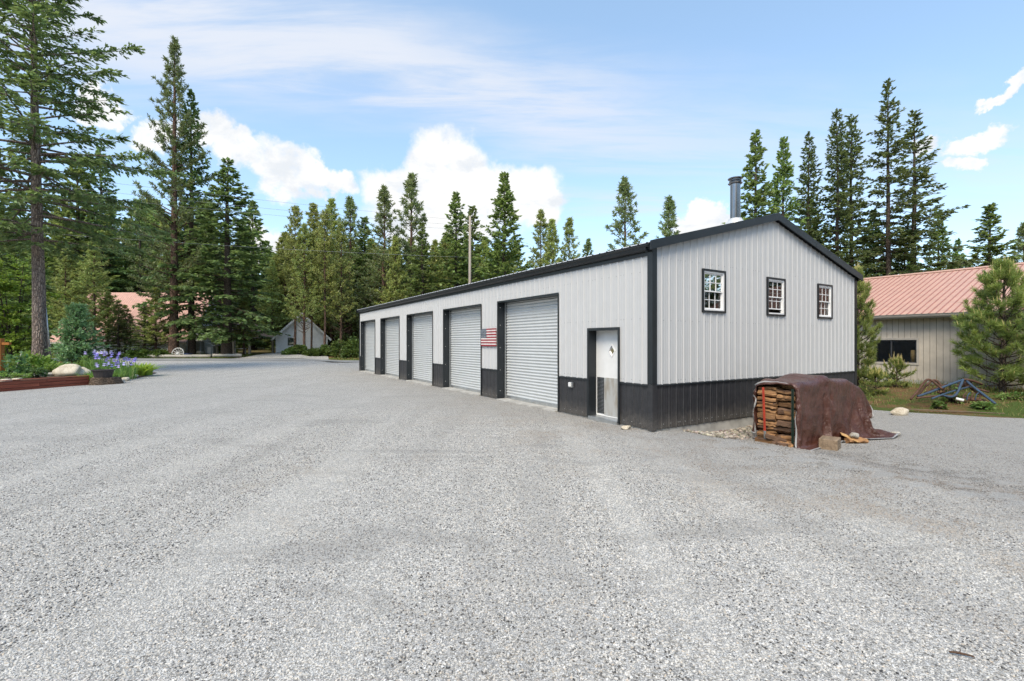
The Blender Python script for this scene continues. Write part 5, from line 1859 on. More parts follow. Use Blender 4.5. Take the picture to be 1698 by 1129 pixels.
def conifer(name, seed, H, R0, r0, crown0=0.12, kind='fir', spacing=0.42, per=5, e0=8, droop=0.28, up=0.12, shape=0.85, twig=0.75, size=0.30, wide=0.13,
            c_old=(0.045, 0.075, 0.028), c_new=(0.11, 0.15, 0.04), barkname='bark_fir', gaps=0.15, dens=1.0, topfull=0.0, deadlow=0.0, wob=0.1, tuft=16, needle=0.24, nw=0.022, jit=0.2, sagtwig=0.12, low_taper=0.12):
    rng = np.random.default_rng(seed)
    TP, TR = make_trunk(H, r0, rng, barkname, wob)
    paths = [(TP, TR)]
    limbs = []
    SB, SD, SU, SLn, SWd, SF = [], [], [], [], [], []
    z = crown0 * H
    az0 = rng.uniform(0, 6.28)
    while z < H - 0.25:
        q = (z - crown0 * H) / (H - crown0 * H)                  # 0 at crown base, 1 at tip
        env = (1 - q) ** shape
        lowt = 0.55 + 0.45 * min(1.0, q / low_taper) if low_taper > 0 else 1.0
        nb = max(3, int(round(per + rng.normal(0, 0.8))))
        az0 += 2.4
        for b in range(nb):
            if rng.random() < gaps:
                continue
            az = az0 + b * 2 * math.pi / nb + rng.normal(0, 0.25)
            L = R0 * env * lowt * rng.uniform(0.48, 1.22) + 0.18
            zz = z + rng.uniform(-0.4, 0.4) * spacing
            e = R(e0 + (55 - e0) * q ** 1.6 + rng.normal(0, 6))
            k = 7
            s = np.linspace(0, 1, k)
            rad = L * s * math.cos(min(e, 1.0))
            hh = L * (math.sin(e) * s - droop * (1 - q) * s ** 2 * 1.2 + up * s ** 3)
            side = np.cumsum(rng.normal(0, 0.03 * L / k * 2, k))
            ca, sa = math.cos(az), math.sin(az)
            tx = np.interp(zz, TP[:, 2], TP[:, 0]); ty = np.interp(zz, TP[:, 2], TP[:, 1])
            P = np.column_stack([tx + ca * rad - sa * side, ty + sa * rad + ca * side, zz + hh])
            rb = max(0.010, 0.016 * L ** 0.9 + 0.006)
            dead = q < 0.08 and rng.random() < deadlow
            limbs.append((P, np.linspace(rb, 0.006, k)))
            if dead:
                continue
            if kind in ('fir', 'spruce'):
                m = max(3, int(L * (1 - 0.15) / 0.13 * dens))
                ss = rng.uniform(0.14 if L < 2 else 0.22, 1.0, m) ** 0.85
                bx = np.stack([np.interp(ss, s, P[:, c]) for c in range(3)], 1)
                T = np.gradient(P, axis=0); T /= np.linalg.norm(T, axis=1, keepdims=True) + 1e-9
                tx_ = np.stack([np.interp(ss, s, T[:, c]) for c in range(3)], 1)
                sgn = np.where(rng.random(m) < 0.5, -1.0, 1.0)
                ang = sgn * np.radians(rng.uniform(35, 72, m))
                endm = ss > 0.93
                ang[endm] *= 0.3
                cd, sd = np.cos(ang), np.sin(ang)
                dx_ = tx_[:, 0] * cd - tx_[:, 1] * sd; dy_ = tx_[:, 0] * sd + tx_[:, 1] * cd
                dz_ = tx_[:, 2] * 0.6 + rng.normal(-sagtwig, 0.16, m)
                D = np.stack([dx_, dy_, dz_], 1); D /= np.linalg.norm(D, axis=1, keepdims=True)
                tl = np.minimum(twig, 0.5 * L + 0.1) * (1 - 0.62 * ss) * rng.uniform(0.6, 1.15, m) + 0.10
                ns = 4
                for j in range(ns):
                    f = (j + 0.15) / ns
                    base = bx + D * (tl * f)[:, None]
                    base[:, 2] -= 0.10 * (tl * f) ** 2
                    for rep in (0, 1):
                        Dj = D + rng.normal(0, 0.38 if rep else 0.2, (m, 3))
                        U = np.array([[0, 0, 1.0]]) + rng.normal(0, 0.45, (m, 3))
                        SB.append(base + rng.normal(0, 0.025, (m, 3))); SD.append(Dj); SU.append(U)
                        ln = size * rng.uniform(0.65, 1.2, m) * (0.75 + 0.25 * min(1, L))
                        SLn.append(ln); SWd.append(ln * wide / 0.30 * rng.uniform(0.75, 1.2, m))
                        SF.append(np.clip(0.15 + 0.55 * f * ss + rng.normal(0, 0.18, m), 0, 1))
            else:                                                # pine: tufts of long needles on bare twigs
                m = max(2, int((L / 0.30) * dens))
                ss = np.concatenate([rng.uniform(0.30, 1.0, m), [1.0]])
                m = len(ss)
                bx = np.stack([np.interp(ss, s, P[:, c]) for c in range(3)], 1)
                T = np.gradient(P, axis=0); T /= np.linalg.norm(T, axis=1, keepdims=True) + 1e-9
                tx_ = np.stack([np.interp(ss, s, T[:, c]) for c in range(3)], 1)
                ang = np.where(rng.random(m) < 0.5, -1, 1) * np.radians(rng.uniform(20, 75, m)); ang[-1] = 0
                cd, sd = np.cos(ang), np.sin(ang)
                D = np.stack([tx_[:, 0] * cd - tx_[:, 1] * sd, tx_[:, 0] * sd + tx_[:, 1] * cd, tx_[:, 2] + rng.uniform(0.05, 0.55, m)], 1)
                D /= np.linalg.norm(D, axis=1, keepdims=True)
                tl = rng.uniform(0.15, 0.55, m) * min(1.0, twig * L) * (1.2 - 0.5 * ss)
                tl[-1] = 0.03
                for i in range(m):
                    if tl[i] > 0.12:
                        limbs.append((np.stack([bx[i], bx[i] + D[i] * tl[i]]), np.array([0.009, 0.005])))
                tip = bx + D * tl[:, None]
                for rep in range(tuft):
                    back = rng.uniform(-0.30, 0.05, m) * needle * 1.8
                    dj = D * rng.uniform(0.1, 1.0, (m, 1)) + rng.normal(0, 0.55, (m, 3))
                    SB.append(tip + D * back[:, None]); SD.append(dj); SU.append(rng.normal(0, 1, (m, 3)))
                    ln = needle * rng.uniform(0.7, 1.15, m)
                    SLn.append(ln); SWd.append(nw * rng.uniform(0.7, 1.2, m)); SF.append(np.clip(rng.normal(0.35, 0.22, m), 0, 1))
        z += spacing * (0.8 + 0.5 * rng.random()) * (1.0 if q < 0.75 else 0.75)
    # leader
    m = 26
    zt = rng.uniform(0.965, 1.0, m) * H
    SB.append(np.column_stack([np.interp(zt, TP[:, 2], TP[:, 0]), np.interp(zt, TP[:, 2], TP[:, 1]), zt]))
    SD.append(np.column_stack([rng.normal(0, 0.6, (m, 2)), rng.uniform(0.4, 1.0, m)])); SU.append(rng.normal(0, 1, (m, 3)))
    SLn.append(np.full(m, size * 0.8)); SWd.append(np.full(m, size * 0.22 if kind != 'pine' else nw)); SF.append(np.full(m, 0.6))
    b = np.concatenate(SB); d = np.concatenate(SD); u = np.concatenate(SU); ln = np.concatenate(SLn); wd = np.concatenate(SWd); fr = np.concatenate(SF)
    V, F = sprigs(b, d, u, ln, wd, rng, 0.12 if kind != 'pine' else 0.0)
    C = np.repeat(mixcol(rng, len(b), c_old, c_new, fr, jit), 4, 0)
    p = Proto()
    p.H = H
    p.crown = array_mesh(name + '_crown', V, F, M['needles'], C)
    tv, tf = tube_arrays([paths[0]], 10)
    lv, lf = tube_arrays(limbs, 4) if all(len(x[0]) == len(limbs[0][0]) for x in limbs) else tube_arrays(limbs, 4)
    p.trunk = array_mesh(name + '_trunk', np.concatenate([tv, lv]), np.concatenate([tf, lf + len(tv)]), M[barkname], smooth=True)
    return p


def plant(proto, name, label, px, D, top=None, H=None, group=None, rz=None, cat='tree', widen=1.0, lean=(0, 0), seed=0, xy=None, zoff=-0.05):
    x, y = at(px, D) if xy is None else xy
    z = gzf(x, y) + zoff
    if H is None:
        H = (567.0 - top) * D / 778.0 + EYE - z
    s = H / proto.H
    e = empty(name, (x, y, z), (seed * 2.399) % 6.283 if rz is None else rz)
    e.rotation_euler = (lean[0], lean[1], e.rotation_euler[2])
    e.scale = (s * widen, s * widen, s)
    tag(e, label, cat, group)
    link_mesh('trunk', proto.trunk, e)
    link_mesh('crown', proto.crown, e)
    return e


G1, G2 = (0.036, 0.062, 0.026), (0.105, 0.150, 0.040)
LEFT_FIR = conifer('left_fir', 1, 27, 6.4, 0.32, 0.28, 'fir', 0.50, 6, 0, 0.24, 0.14, 0.66, 1.10, 0.27, 0.075, (0.044, 0.074, 0.032), (0.118, 0.165, 0.048), 'bark_fir', 0.12, 1.3)
BIG_PINE = conifer('big_pine', 2, 36, 6.4, 0.46, 0.18, 'pine', 0.62, 5, 16, 0.20, 0.30, 0.92, 0.9, 0.4, 0.1, (0.050, 0.078, 0.034), (0.125, 0.155, 0.060), 'bark_pine', 0.18, 0.95, tuft=13, needle=0.42, nw=0.050)
LAYER_FIR = conifer('layer_fir', 3, 30, 6.0, 0.44, 0.10, 'fir', 0.66, 5, -2, 0.32, 0.16, 0.90, 1.25, 0.38, 0.105, (0.042, 0.080, 0.033), (0.115, 0.185, 0.055), 'bark_dark', 0.10, 0.75, sagtwig=0.2)
OPEN_FIR = conifer('open_fir', 4, 23, 4.4, 0.26, 0.08, 'fir', 0.50, 5, -2, 0.20, 0.10, 0.95, 0.80, 0.30, 0.085, (0.046, 0.062, 0.030), (0.100, 0.122, 0.046), 'bark_dark', 0.20, 0.85)
OPEN_FIR2 = conifer('open_fir_b', 14, 22, 3.4, 0.25, 0.06, 'fir', 0.46, 5, 0, 0.20, 0.10, 0.88, 0.75, 0.30, 0.09, (0.044, 0.068, 0.032), (0.104, 0.138, 0.048), 'bark_dark', 0.16, 0.9)
DENSE_FIR = conifer('dense_fir', 5, 20, 4.2, 0.26, 0.04, 'fir', 0.46, 6, 12, 0.20, 0.16, 0.98, 0.95, 0.32, 0.10, (0.060, 0.112, 0.034), (0.165, 0.240, 0.060), 'bark_dark', 0.08, 0.85)
DENSE_FIR2 = conifer('dense_fir_b', 15, 18, 3.5, 0.24, 0.04, 'fir', 0.46, 6, 6, 0.22, 0.14, 0.95, 0.85, 0.32, 0.10, (0.056, 0.090, 0.032), (0.145, 0.190, 0.052), 'bark_dark', 0.10, 0.8)
LODGE = conifer('lodgepole', 6, 19, 3.2, 0.17, 0.10, 'pine', 0.44, 5, 20, 0.10, 0.22, 0.88, 0.9, 0.3, 0.1, (0.100, 0.132, 0.036), (0.225, 0.245, 0.065), 'bark_pine', 0.08, 1.3, tuft=12, needle=0.34, nw=0.050, deadlow=0.8)
LODGE3 = conifer('lodgepole_c', 26, 19, 2.2, 0.16, 0.42, 'pine', 0.42, 5, 26, 0.06, 0.24, 0.55, 0.9, 0.3, 0.1, (0.098, 0.128, 0.036), (0.215, 0.235, 0.060), 'bark_pine', 0.14, 1.15, tuft=11, needle=0.34, nw=0.048)
LODGE2 = conifer('lodgepole_b', 16, 19, 2.8, 0.15, 0.16, 'pine', 0.44, 5, 26, 0.06, 0.24, 0.82, 0.9, 0.3, 0.1, (0.092, 0.125, 0.038), (0.205, 0.225, 0.062), 'bark_pine', 0.14, 1.15, tuft=11, needle=0.34, nw=0.048, deadlow=0.9)
SKY_PINE = conifer('skyline_pine', 17, 17, 3.2, 0.18, 0.08, 'pine', 0.46, 5, 22, 0.08, 0.26, 0.92, 0.9, 0.3, 0.1, (0.066, 0.094, 0.040), (0.145, 0.180, 0.066), 'bark_pine', 0.16, 1.0, tuft=12, needle=0.34, nw=0.046)

# --- tall trees at the left, on this side of the road
plant(LEFT_FIR, 'fir_tree', 'tall open fir with bare grey lower trunk at the left edge of the photo', 66, 26, H=26.5, rz=1.1, lean=(0.0, -0.012))
plant(BIG_PINE, 'pine_tree', 'tallest pine with open tufted crown, second conifer from the left', 288, 54, top=62, rz=0.4)
plant(LAYER_FIR, 'fir_tree', 'dark fir close behind the tallest pine, just right of its trunk', 318, 56, top=150, rz=2.0, widen=0.82)
plant(LAYER_FIR, 'fir_tree', 'broad layered fir with a blue sign on its trunk', 376, 55, top=262, rz=4.0, widen=1.55)
plant(DENSE_FIR2, 'fir_tree', 'dark fir filling the left edge behind the garden maple', -10, 44, top=250, rz=1.0, widen=1.2)
plant(DENSE_FIR2, 'fir_tree', 'dark fir between the bare grey trunk and the pink roofed house', 130, 74, top=262, rz=3.0, widen=1.3)
plant(LAYER_FIR, 'fir_tree', 'dense fir towering just right of the open left fir', 168, 76, top=240, rz=0.7, widen=1.0)
plant(DENSE_FIR, 'fir_tree', 'shaded fir behind the left half of the pink house roof', 30, 62, top=330, rz=0.7, widen=1.2)
plant(LAYER_FIR, 'fir_tree', 'fir behind the right half of the pink house roof', 232, 78, top=330, rz=2.7)
plant(DENSE_FIR2, 'fir_tree', 'dark fir behind the porch roof of the house', 345, 76, top=345, rz=2.2, widen=1.2)
plant(DENSE_FIR, 'fir_tree', 'pale green fir in the gap between porch and cottage', 424, 92, top=452, rz=2.2, widen=1.2)
for k, (px, D, top, lab) in enumerate(((108, 54, 412, 'slim sapling pine leftmost before the pink roof'), (136, 55, 425, 'slim sapling pine behind the small blue spruce'), (156, 53.5, 395, 'slim sapling pine right of the blue spruce top'),
                                       (196, 53.6, 498, 'short slim conifer with bare thin stem above the irises'), (240, 53.8, 500, 'young conifer with low dark boughs before the white house wall'), (216, 55, 520, 'short conifer half hidden between two saplings before the house'))):
    plant(LODGE2 if k < 3 else OPEN_FIR2, 'sapling_tree', lab, px, D, top=top, seed=k + 3, widen=1.5 if k < 3 else 1.9)
for k, (px, D, H, lab) in enumerate(((178, 54.2, 7.5, 'thin young pine before the middle of the pink house roof'), (207, 54.6, 6.0, 'small spindly pine before the white house wall'), (258, 54.0, 8.0, 'young pine left of the big pine trunk'), (404, 57, 7.0, 'young pine right of the porch'))):
    plant((LODGE, LODGE2)[k % 2], 'sapling_tree', lab, px, D, H=H, seed=k + 31, widen=2.0)
# --- the wood across the road
WOOD = [
    (LODGE, 452, 66, 432, 'low pine at the left end of the wood behind the cottage'), (LODGE, 462, 70, 405, 'yellow-green pine rising left of the cottage gable'),
    (LODGE3, 489, 58, 345, 'slender pine standing over the left slope of the cottage roof'), (LODGE, 520, 72, 338, 'slender pine directly above the cottage peak'),
    (LODGE3, 538, 57.5, 352, 'thin pine whose trunk stands right of the cottage'), (LODGE, 551, 66, 330, 'pine with spiky top left of the garage end'),
    (LODGE2, 505, 57.0, 372, 'thin bare-stemmed pine in front of the cottage gable'), (LODGE3, 516, 58.0, 388, 'second thin bare-stemmed pine in front of the cottage gable'),
    (LODGE2, 566, 58.5, 372, 'thin yellow-green pine nearest the far garage corner'), (SKY_PINE, 581, 64, 328, 'bushy-topped pine above the far corner of the garage'),
    (DENSE_FIR2, 604, 66, 362, 'drooping fir between two pines above the furthest rolling door'), (SKY_PINE, 634, 62, 310, 'broad pine with knobbly top over the second furthest door'),
    (LODGE, 655, 60, 392, 'low yellowish pine above the second furthest door'), (SKY_PINE, 681, 68, 291, 'tallest pine of the wood with narrow open top'),
    (DENSE_FIR2, 700, 58, 372, 'drooping yellow-green fir over the middle rolling door'), (LODGE, 722, 64, 398, 'low rounded pine left of the power pole fir'),
    (DENSE_FIR2, 757, 60, 322, 'slim dark fir just left of the power pole'), (LODGE2, 740, 68, 385, 'thin pine behind the slim dark fir'),
    (DENSE_FIR2, 783, 66, 344, 'narrow fir top peeping out behind the power pole'), (DENSE_FIR, 836, 50, 289, 'broad bright green fir right of the power pole'),
    (LODGE2, 896, 62, 348, 'left one of three thin pines above the garage roof'), (LODGE, 916, 60, 364, 'middle one of three thin pines above the garage roof'),
    (LODGE2, 944, 62, 362, 'right one of three thin pines above the garage roof'), (SKY_PINE, 976, 64, 398, 'tiny pine top peeping over the garage roof'),
    (SKY_PINE, 1033, 46, 296, 'lone pine with rounded crown above the garage roof'), (SKY_PINE, 1113, 52, 328, 'small lone pine top left of the roof peak'),
]
for k, (pr, px, D, top, lab) in enumerate(WOOD):
    kind = 'fir_tree' if pr in (DENSE_FIR, DENSE_FIR2) else 'pine_tree'
    plant(pr, kind, lab, px, D, top=top, seed=k + 1, widen=1.25 if pr is not LODGE3 else 1.0)
for k in range(20):
    px = 470 + k * 21 + random.Random(k).uniform(-6, 6)
    plant((LODGE, DENSE_FIR2, LODGE2, LODGE)[k % 4], 'forest_tree', 'mid-green conifer in the second row of the wood behind the garage', px, 70 + (k * 37 % 11), top=(385 + (k * 53) % 40) if px < 870 else 455, group='second row of the wood', seed=k * 11 + 3, widen=1.7)
# --- trees behind the outbuilding
RIGHT = [
    (DENSE_FIR2, 1252, 38, 224, 'slim pointed fir right of the stove pipe', 1.0), (DENSE_FIR, 1297, 40, 232, 'full bright fir above the roof peak', 0.85), (OPEN_FIR2, 1341, 42, 221, 'thin grey-green fir between the bright fir and the tall pair', 0.9),
    (OPEN_FIR2, 1388, 40, 180, 'left fir of the tall narrow pair behind the gable', 0.85), (OPEN_FIR2, 1412, 41, 190, 'right fir of the tall narrow pair behind the gable', 0.95),
    (OPEN_FIR, 1474, 40, 136, 'tallest dark open fir on the right', 0.95), (OPEN_FIR, 1516, 41, 188, 'wide open fir just right of the tallest dark one', 1.25),
    (DENSE_FIR, 1556, 46, 352, 'low green fir above the left part of the pink ribbed roof', 1.1), (DENSE_FIR2, 1640, 44, 342, 'dense pointed fir over the pink ribbed roof', 1.5), (SKY_PINE, 1694, 44, 372, 'pine at the right edge over the pink ribbed roof', 1.3),
    (DENSE_FIR, 1450, 44, 352, 'low dark fir behind the right end of the garage gable', 1.2), (DENSE_FIR2, 1500, 40, 385, 'low fir before the foot of the tall open firs', 1.3), (DENSE_FIR2, 1345, 46, 330, 'dark fir behind the right slope of the garage roof', 1.2),
    (DENSE_FIR, 1590, 52, 398, 'low rounded fir in the dip of the tree line on the right', 1.0),
]
for k, (pr, px, D, top, lab, wd) in enumerate(RIGHT):
    plant(pr, 'fir_tree' if pr is not SKY_PINE else 'pine_tree', lab, px, D, top=top, seed=k + 5, widen=wd)
# --- the depth of the wood: trees nobody can tell apart
rngb = random.Random(8)
for k in range(78):
    px = -140 + k * 13.4 + rngb.uniform(-6, 6)
    D = rngb.uniform(78, 118)
    if 425 < px < 470:
        D = rngb.uniform(104, 125)
    x, y = at(px, D)
    topy = rngb.uniform(388, 430) if px > 440 else rngb.uniform(330, 400)
    if 860 < px:
        topy = rngb.uniform(440, 470)
    pr = rngb.choice((LODGE, LODGE2, DENSE_FIR2, LODGE, DENSE_FIR))
    plant(pr, 'forest_tree', 'distant conifer in the deep wood across the road', px, D, top=topy, group='trees deep in the wood across the road', seed=k * 3 + 1, widen=1.35)
for k in range(16):
    px = 1180 + k * 42 + rngb.uniform(-8, 8)
    D = rngb.uniform(58, 80)
    plant(rngb.choice((DENSE_FIR2, DENSE_FIR)), 'forest_tree', 'distant fir in the tree line beyond the pink roofed outbuilding', px, D, top=rngb.uniform(408, 440), group='trees beyond the outbuilding', seed=k * 5 + 2, widen=1.4)


# --- unseen trees added behind the photographer, so the window panes reflect dark woods
for k in range(36):
    a = R(66 + k * 5.6 + rngb.uniform(-2, 2)); D = rngb.uniform(30, 46) if k > 6 else rngb.uniform(44, 58)
    plant(rngb.choice((DENSE_FIR2, OPEN_FIR2, LAYER_FIR, SKY_PINE)), 'forest_tree', 'unseen conifer added behind the photographer for dark window reflections', 0, 0, H=rngb.uniform(15, 23), group='added trees behind the photographer', seed=k * 7, widen=1.4,
          xy=(D * math.sin(a), D * math.cos(a)))


# --- young pines by the outbuilding, near enough to show their needles and candles
def young_pine(name, seed, H, R0, r0, low=0.06, needle=0.15, candles=True, c_old=(0.066, 0.105, 0.026), c_new=(0.170, 0.215, 0.050), dens=1.0):
    rng = np.random.default_rng(seed)
    TP, TR = make_trunk(H * 0.93, r0, rng, 'bark_dark', 0.03, flare=1.1)
    limbs = []
    B, D, U, L_, W_, F_ = [], [], [], [], [], []
    CB, CD, CL = [], [], []
    z = low * H
    while z < H * 0.9:
        q = (z / H - low) / (0.9 - low)
        prof = (1 - q) ** 0.75 * (0.55 + 0.45 * min(1, q / 0.25))
        nb = 6
        a0 = rng.uniform(0, 6.28)
        for b in range(nb):
            az = a0 + b * 6.283 / nb + rng.normal(0, 0.22)
            Lb = R0 * prof * rng.uniform(0.72, 1.15) + 0.12
            e = R(8 + 50 * q + rng.normal(0, 7))
            s = np.linspace(0, 1, 6)
            ca, sa = math.cos(az), math.sin(az)
            P = np.column_stack([ca * Lb * s * math.cos(e), sa * Lb * s * math.cos(e), z + Lb * (math.sin(e) * s - 0.10 * s + 0.22 * s ** 2.2)])
            limbs.append((P, np.linspace(0.022 * (1 - 0.6 * q), 0.006, 6)))
            m = max(3, int(Lb / 0.135 * dens))
            pts = [(P[-1], P[-1] - P[-2])]
            for i in range(m):
                si = rng.uniform(0.35, 1.0)
                p = np.array([np.interp(si, s, P[:, c]) for c in range(3)])
                t = (P[-1] - P[0]) / Lb
                an = rng.choice((-1, 1)) * rng.uniform(0.3, 1.2)
                d = np.array([t[0] * math.cos(an) - t[1] * math.sin(an), t[0] * math.sin(an) + t[1] * math.cos(an), t[2] + rng.uniform(0.05, 0.6)])
                d /= np.linalg.norm(d)
                ll = rng.uniform(0.10, 0.34) * min(1.0, Lb + 0.3)
                limbs.append((np.stack([p, p + d * ll]), np.array([0.008, 0.005])))
                pts.append((p + d * ll, d))
            for (p, d) in pts:
                d = d / (np.linalg.norm(d) + 1e-9)
                nn = 64
                tt = rng.normal(0, 0.22)
                back = rng.uniform(-0.13, 0.03, nn)
                dirs = d[None] * rng.uniform(0.5, 1.2, (nn, 1)) + rng.normal(0, 0.42, (nn, 3))
                B.append(p[None] + d[None] * back[:, None]); D.append(dirs); U.append(rng.normal(0, 1, (nn, 3)))
                L_.append(needle * rng.uniform(0.7, 1.2, nn)); W_.append(np.full(nn, 0.0058)); F_.append(np.clip(rng.normal(0.38, 0.15, nn) + 0.15 * q + tt, 0, 1))
                if candles and rng.random() < 0.16 + 0.62 * q:
                    dc = d * 0.25 + np.array([0, 0, 1.0]) + rng.normal(0, 0.08, 3)
                    CB.append(p); CD.append(dc / np.linalg.norm(dc)); CL.append(rng.uniform(0.08, 0.18) + 0.10 * q)
        z += rng.uniform(0.17, 0.25)
    for (p, h_) in ((TP[-1], 0.36), (TP[-1] + np.array([0.035, 0.02, -0.04]), 0.26), (TP[-1] + np.array([-0.04, 0.01, -0.04]), 0.28), (TP[-1] + np.array([0.0, -0.04, -0.05]), 0.24)):
        CB.append(p); CD.append(np.array([rng.normal(0, 0.05), rng.normal(0, 0.05), 1.0])); CL.append(h_)
    for r in range(3):
        nn = 60
        B.append(np.repeat(TP[-1 - r][None], nn, 0)); D.append(np.column_stack([rng.normal(0, 0.7, (nn, 2)), rng.uniform(0, 0.8, nn)])); U.append(rng.normal(0, 1, (nn, 3)))
        L_.append(np.full(nn, needle)); W_.append(np.full(nn, 0.0058)); F_.append(np.full(nn, 0.4))
    b = np.concatenate(B); d = np.concatenate(D); u = np.concatenate(U); ln = np.concatenate(L_); wd = np.concatenate(W_); fr = np.concatenate(F_)
    V, F = sprigs(b, d, u, ln, wd, rng)
    C = np.repeat(mixcol(rng, len(b), c_old, c_new, fr, 0.2), 4, 0)
    p = Proto(); p.H = H
    p.crown = array_mesh(name + '_crown', V, F, M['needles'], C)
    tv, tf = tube_arrays([(TP, TR)], 8); lv, lf = tube_arrays(limbs, 4)
    p.trunk = array_mesh(name + '_trunk', np.concatenate([tv, lv]), np.concatenate([tf, lf + len(tv)]), M['bark_dark'], smooth=True)
    cand = [(np.stack([b_, b_ + d_ * l_ * 0.5, b_ + d_ * l_]), np.array([0.011, 0.010, 0.004])) for b_, d_, l_ in zip(CB, CD, CL)]
    cv, cf = tube_arrays(cand, 5)
    cc = np.tile(np.array([[0.30, 0.27, 0.10]]), (len(cv), 1)) * rng.uniform(0.8, 1.15, (len(cv), 1))
    p.candles = array_mesh(name + '_candles', cv, cf, M['needles'], cc, smooth=True)
    return p


YP = young_pine('young_pine', 31, 4.2, 1.38, 0.085, 0.05, 0.19)
YP2 = young_pine('young_pine_b', 32, 4.7, 1.15, 0.075, 0.08, 0.19)
YP3 = young_pine('seedling_pine', 33, 0.9, 0.42, 0.022, 0.05, 0.10, dens=0.7)
for pr, px, D, H, lab, rz, wd in ((YP, 1662, 15.8, 4.55, 'bushy young pine with pale candles at the right edge', 0.3, 1.0), (YP2, 1422, 17.2, 4.75, 'young pine half hidden behind the right corner of the garage', 1.3, 0.68),
                                  (YP3, 1487, 17.6, 0.95, 'knee-high pine seedling below the outbuilding window', 0.2, 1.0), (YP3, 1452, 16.6, 0.75, 'small dark pine seedling behind the end of the tarp', 1.9, 1.1)):
    e = plant(pr, 'young_pine', lab, px, D, H=H, rz=rz, widen=wd)
    c = link_mesh('candles', pr.candles, e); stuff(c)

# small blue spruce in the flower bed
SPR = conifer('blue_spruce', 41, 3.2, 1.18, 0.06, 0.05, 'spruce', 0.115, 8, 4, 0.14, 0.16, 0.80, 0.36, 0.16, 0.075, (0.060, 0.125, 0.060), (0.150, 0.250, 0.115), 'bark_dark', 0.04, 1.5, wob=0.02, jit=0.22, sagtwig=0.05, low_taper=0.1)
plant(SPR, 'spruce_tree', 'small bluish spruce in the flower bed', 128, 25.8, top=506, rz=0.5, zoff=0.22, widen=0.86)


# ------------------------------------------------------------------ broadleaf shrubs
def shrub_mesh(name, seed, n, radii, leafsize, c1, c2, clump=0.28, hollow=0.35, shape='dome', nclump=40, wide=0.42, updir=0.3):
    rng = np.random.default_rng(seed)
    k = nclump
    u = rng.normal(0, 1, (k, 3)); u /= np.linalg.norm(u, axis=1, keepdims=True)
    if shape == 'dome':
        u[:, 2] = np.abs(u[:, 2])
    rr = rng.uniform(hollow, 1.0, (k, 1)) ** 0.6
    cen = u * rr * np.array(radii)[None]
    idx = rng.integers(0, k, n)
    p = cen[idx] + rng.normal(0, clump, (n, 3)) * np.array(radii)[None] * np.array([[0.5, 0.5, 0.28]])
    p[:, 2] = np.abs(p[:, 2]) if shape == 'dome' else p[:, 2]
    d = p / (np.linalg.norm(p, axis=1, keepdims=True) + 1e-6) + rng.normal(0, 0.6, (n, 3)); d[:, 2] += updir * rng.normal(0, 1, n)
    up = np.array([[0, 0, 1.0]]) + rng.normal(0, 0.5, (n, 3))
    ln = leafsize * rng.uniform(0.6, 1.25, n)
    V, F = sprigs(p, d, up, ln, ln * wide, rng, 0.15)
    tint = rng.uniform(0, 1, k)[idx]
    C = np.repeat(mixcol(rng, n, c1, c2, np.clip(tint * 0.8 + rng.normal(0.1, 0.15, n), 0, 1), 0.16), 4, 0)
    stems = []
    for i in range(min(k, 16)):
        t = cen[i]
        stems.append((np.stack([np.array([t[0] * 0.06, t[1] * 0.06, -0.05]), t * np.array([0.45, 0.45, 0.6]), t]), np.array([0.022, 0.014, 0.006]) * max(radii) ** 0.5))
    sv, sf = tube_arrays(stems, 4)
    return array_mesh(name + '_leaves', V, F, M['leaves'], C), array_mesh(name + '_stems', sv, sf, M['bark_dark'], smooth=True)


def shrub(name, label, px, D, radii, n, leafsize, c1, c2, seed, z=0.0, cat='shrub', group=None, **kw):
    lm, sm = shrub_mesh(name, seed, n, radii, leafsize, c1, c2, **kw)
    x, y = at(px, D)
    e = empty(name, (x, y, gzf(x, y) + z), 0)
    tag(e, label, cat, group)
    link_mesh('foliage', lm, e); link_mesh('stem', sm, e)
    return e


BR1, BR2 = (0.075, 0.145, 0.020), (0.210, 0.310, 0.045)
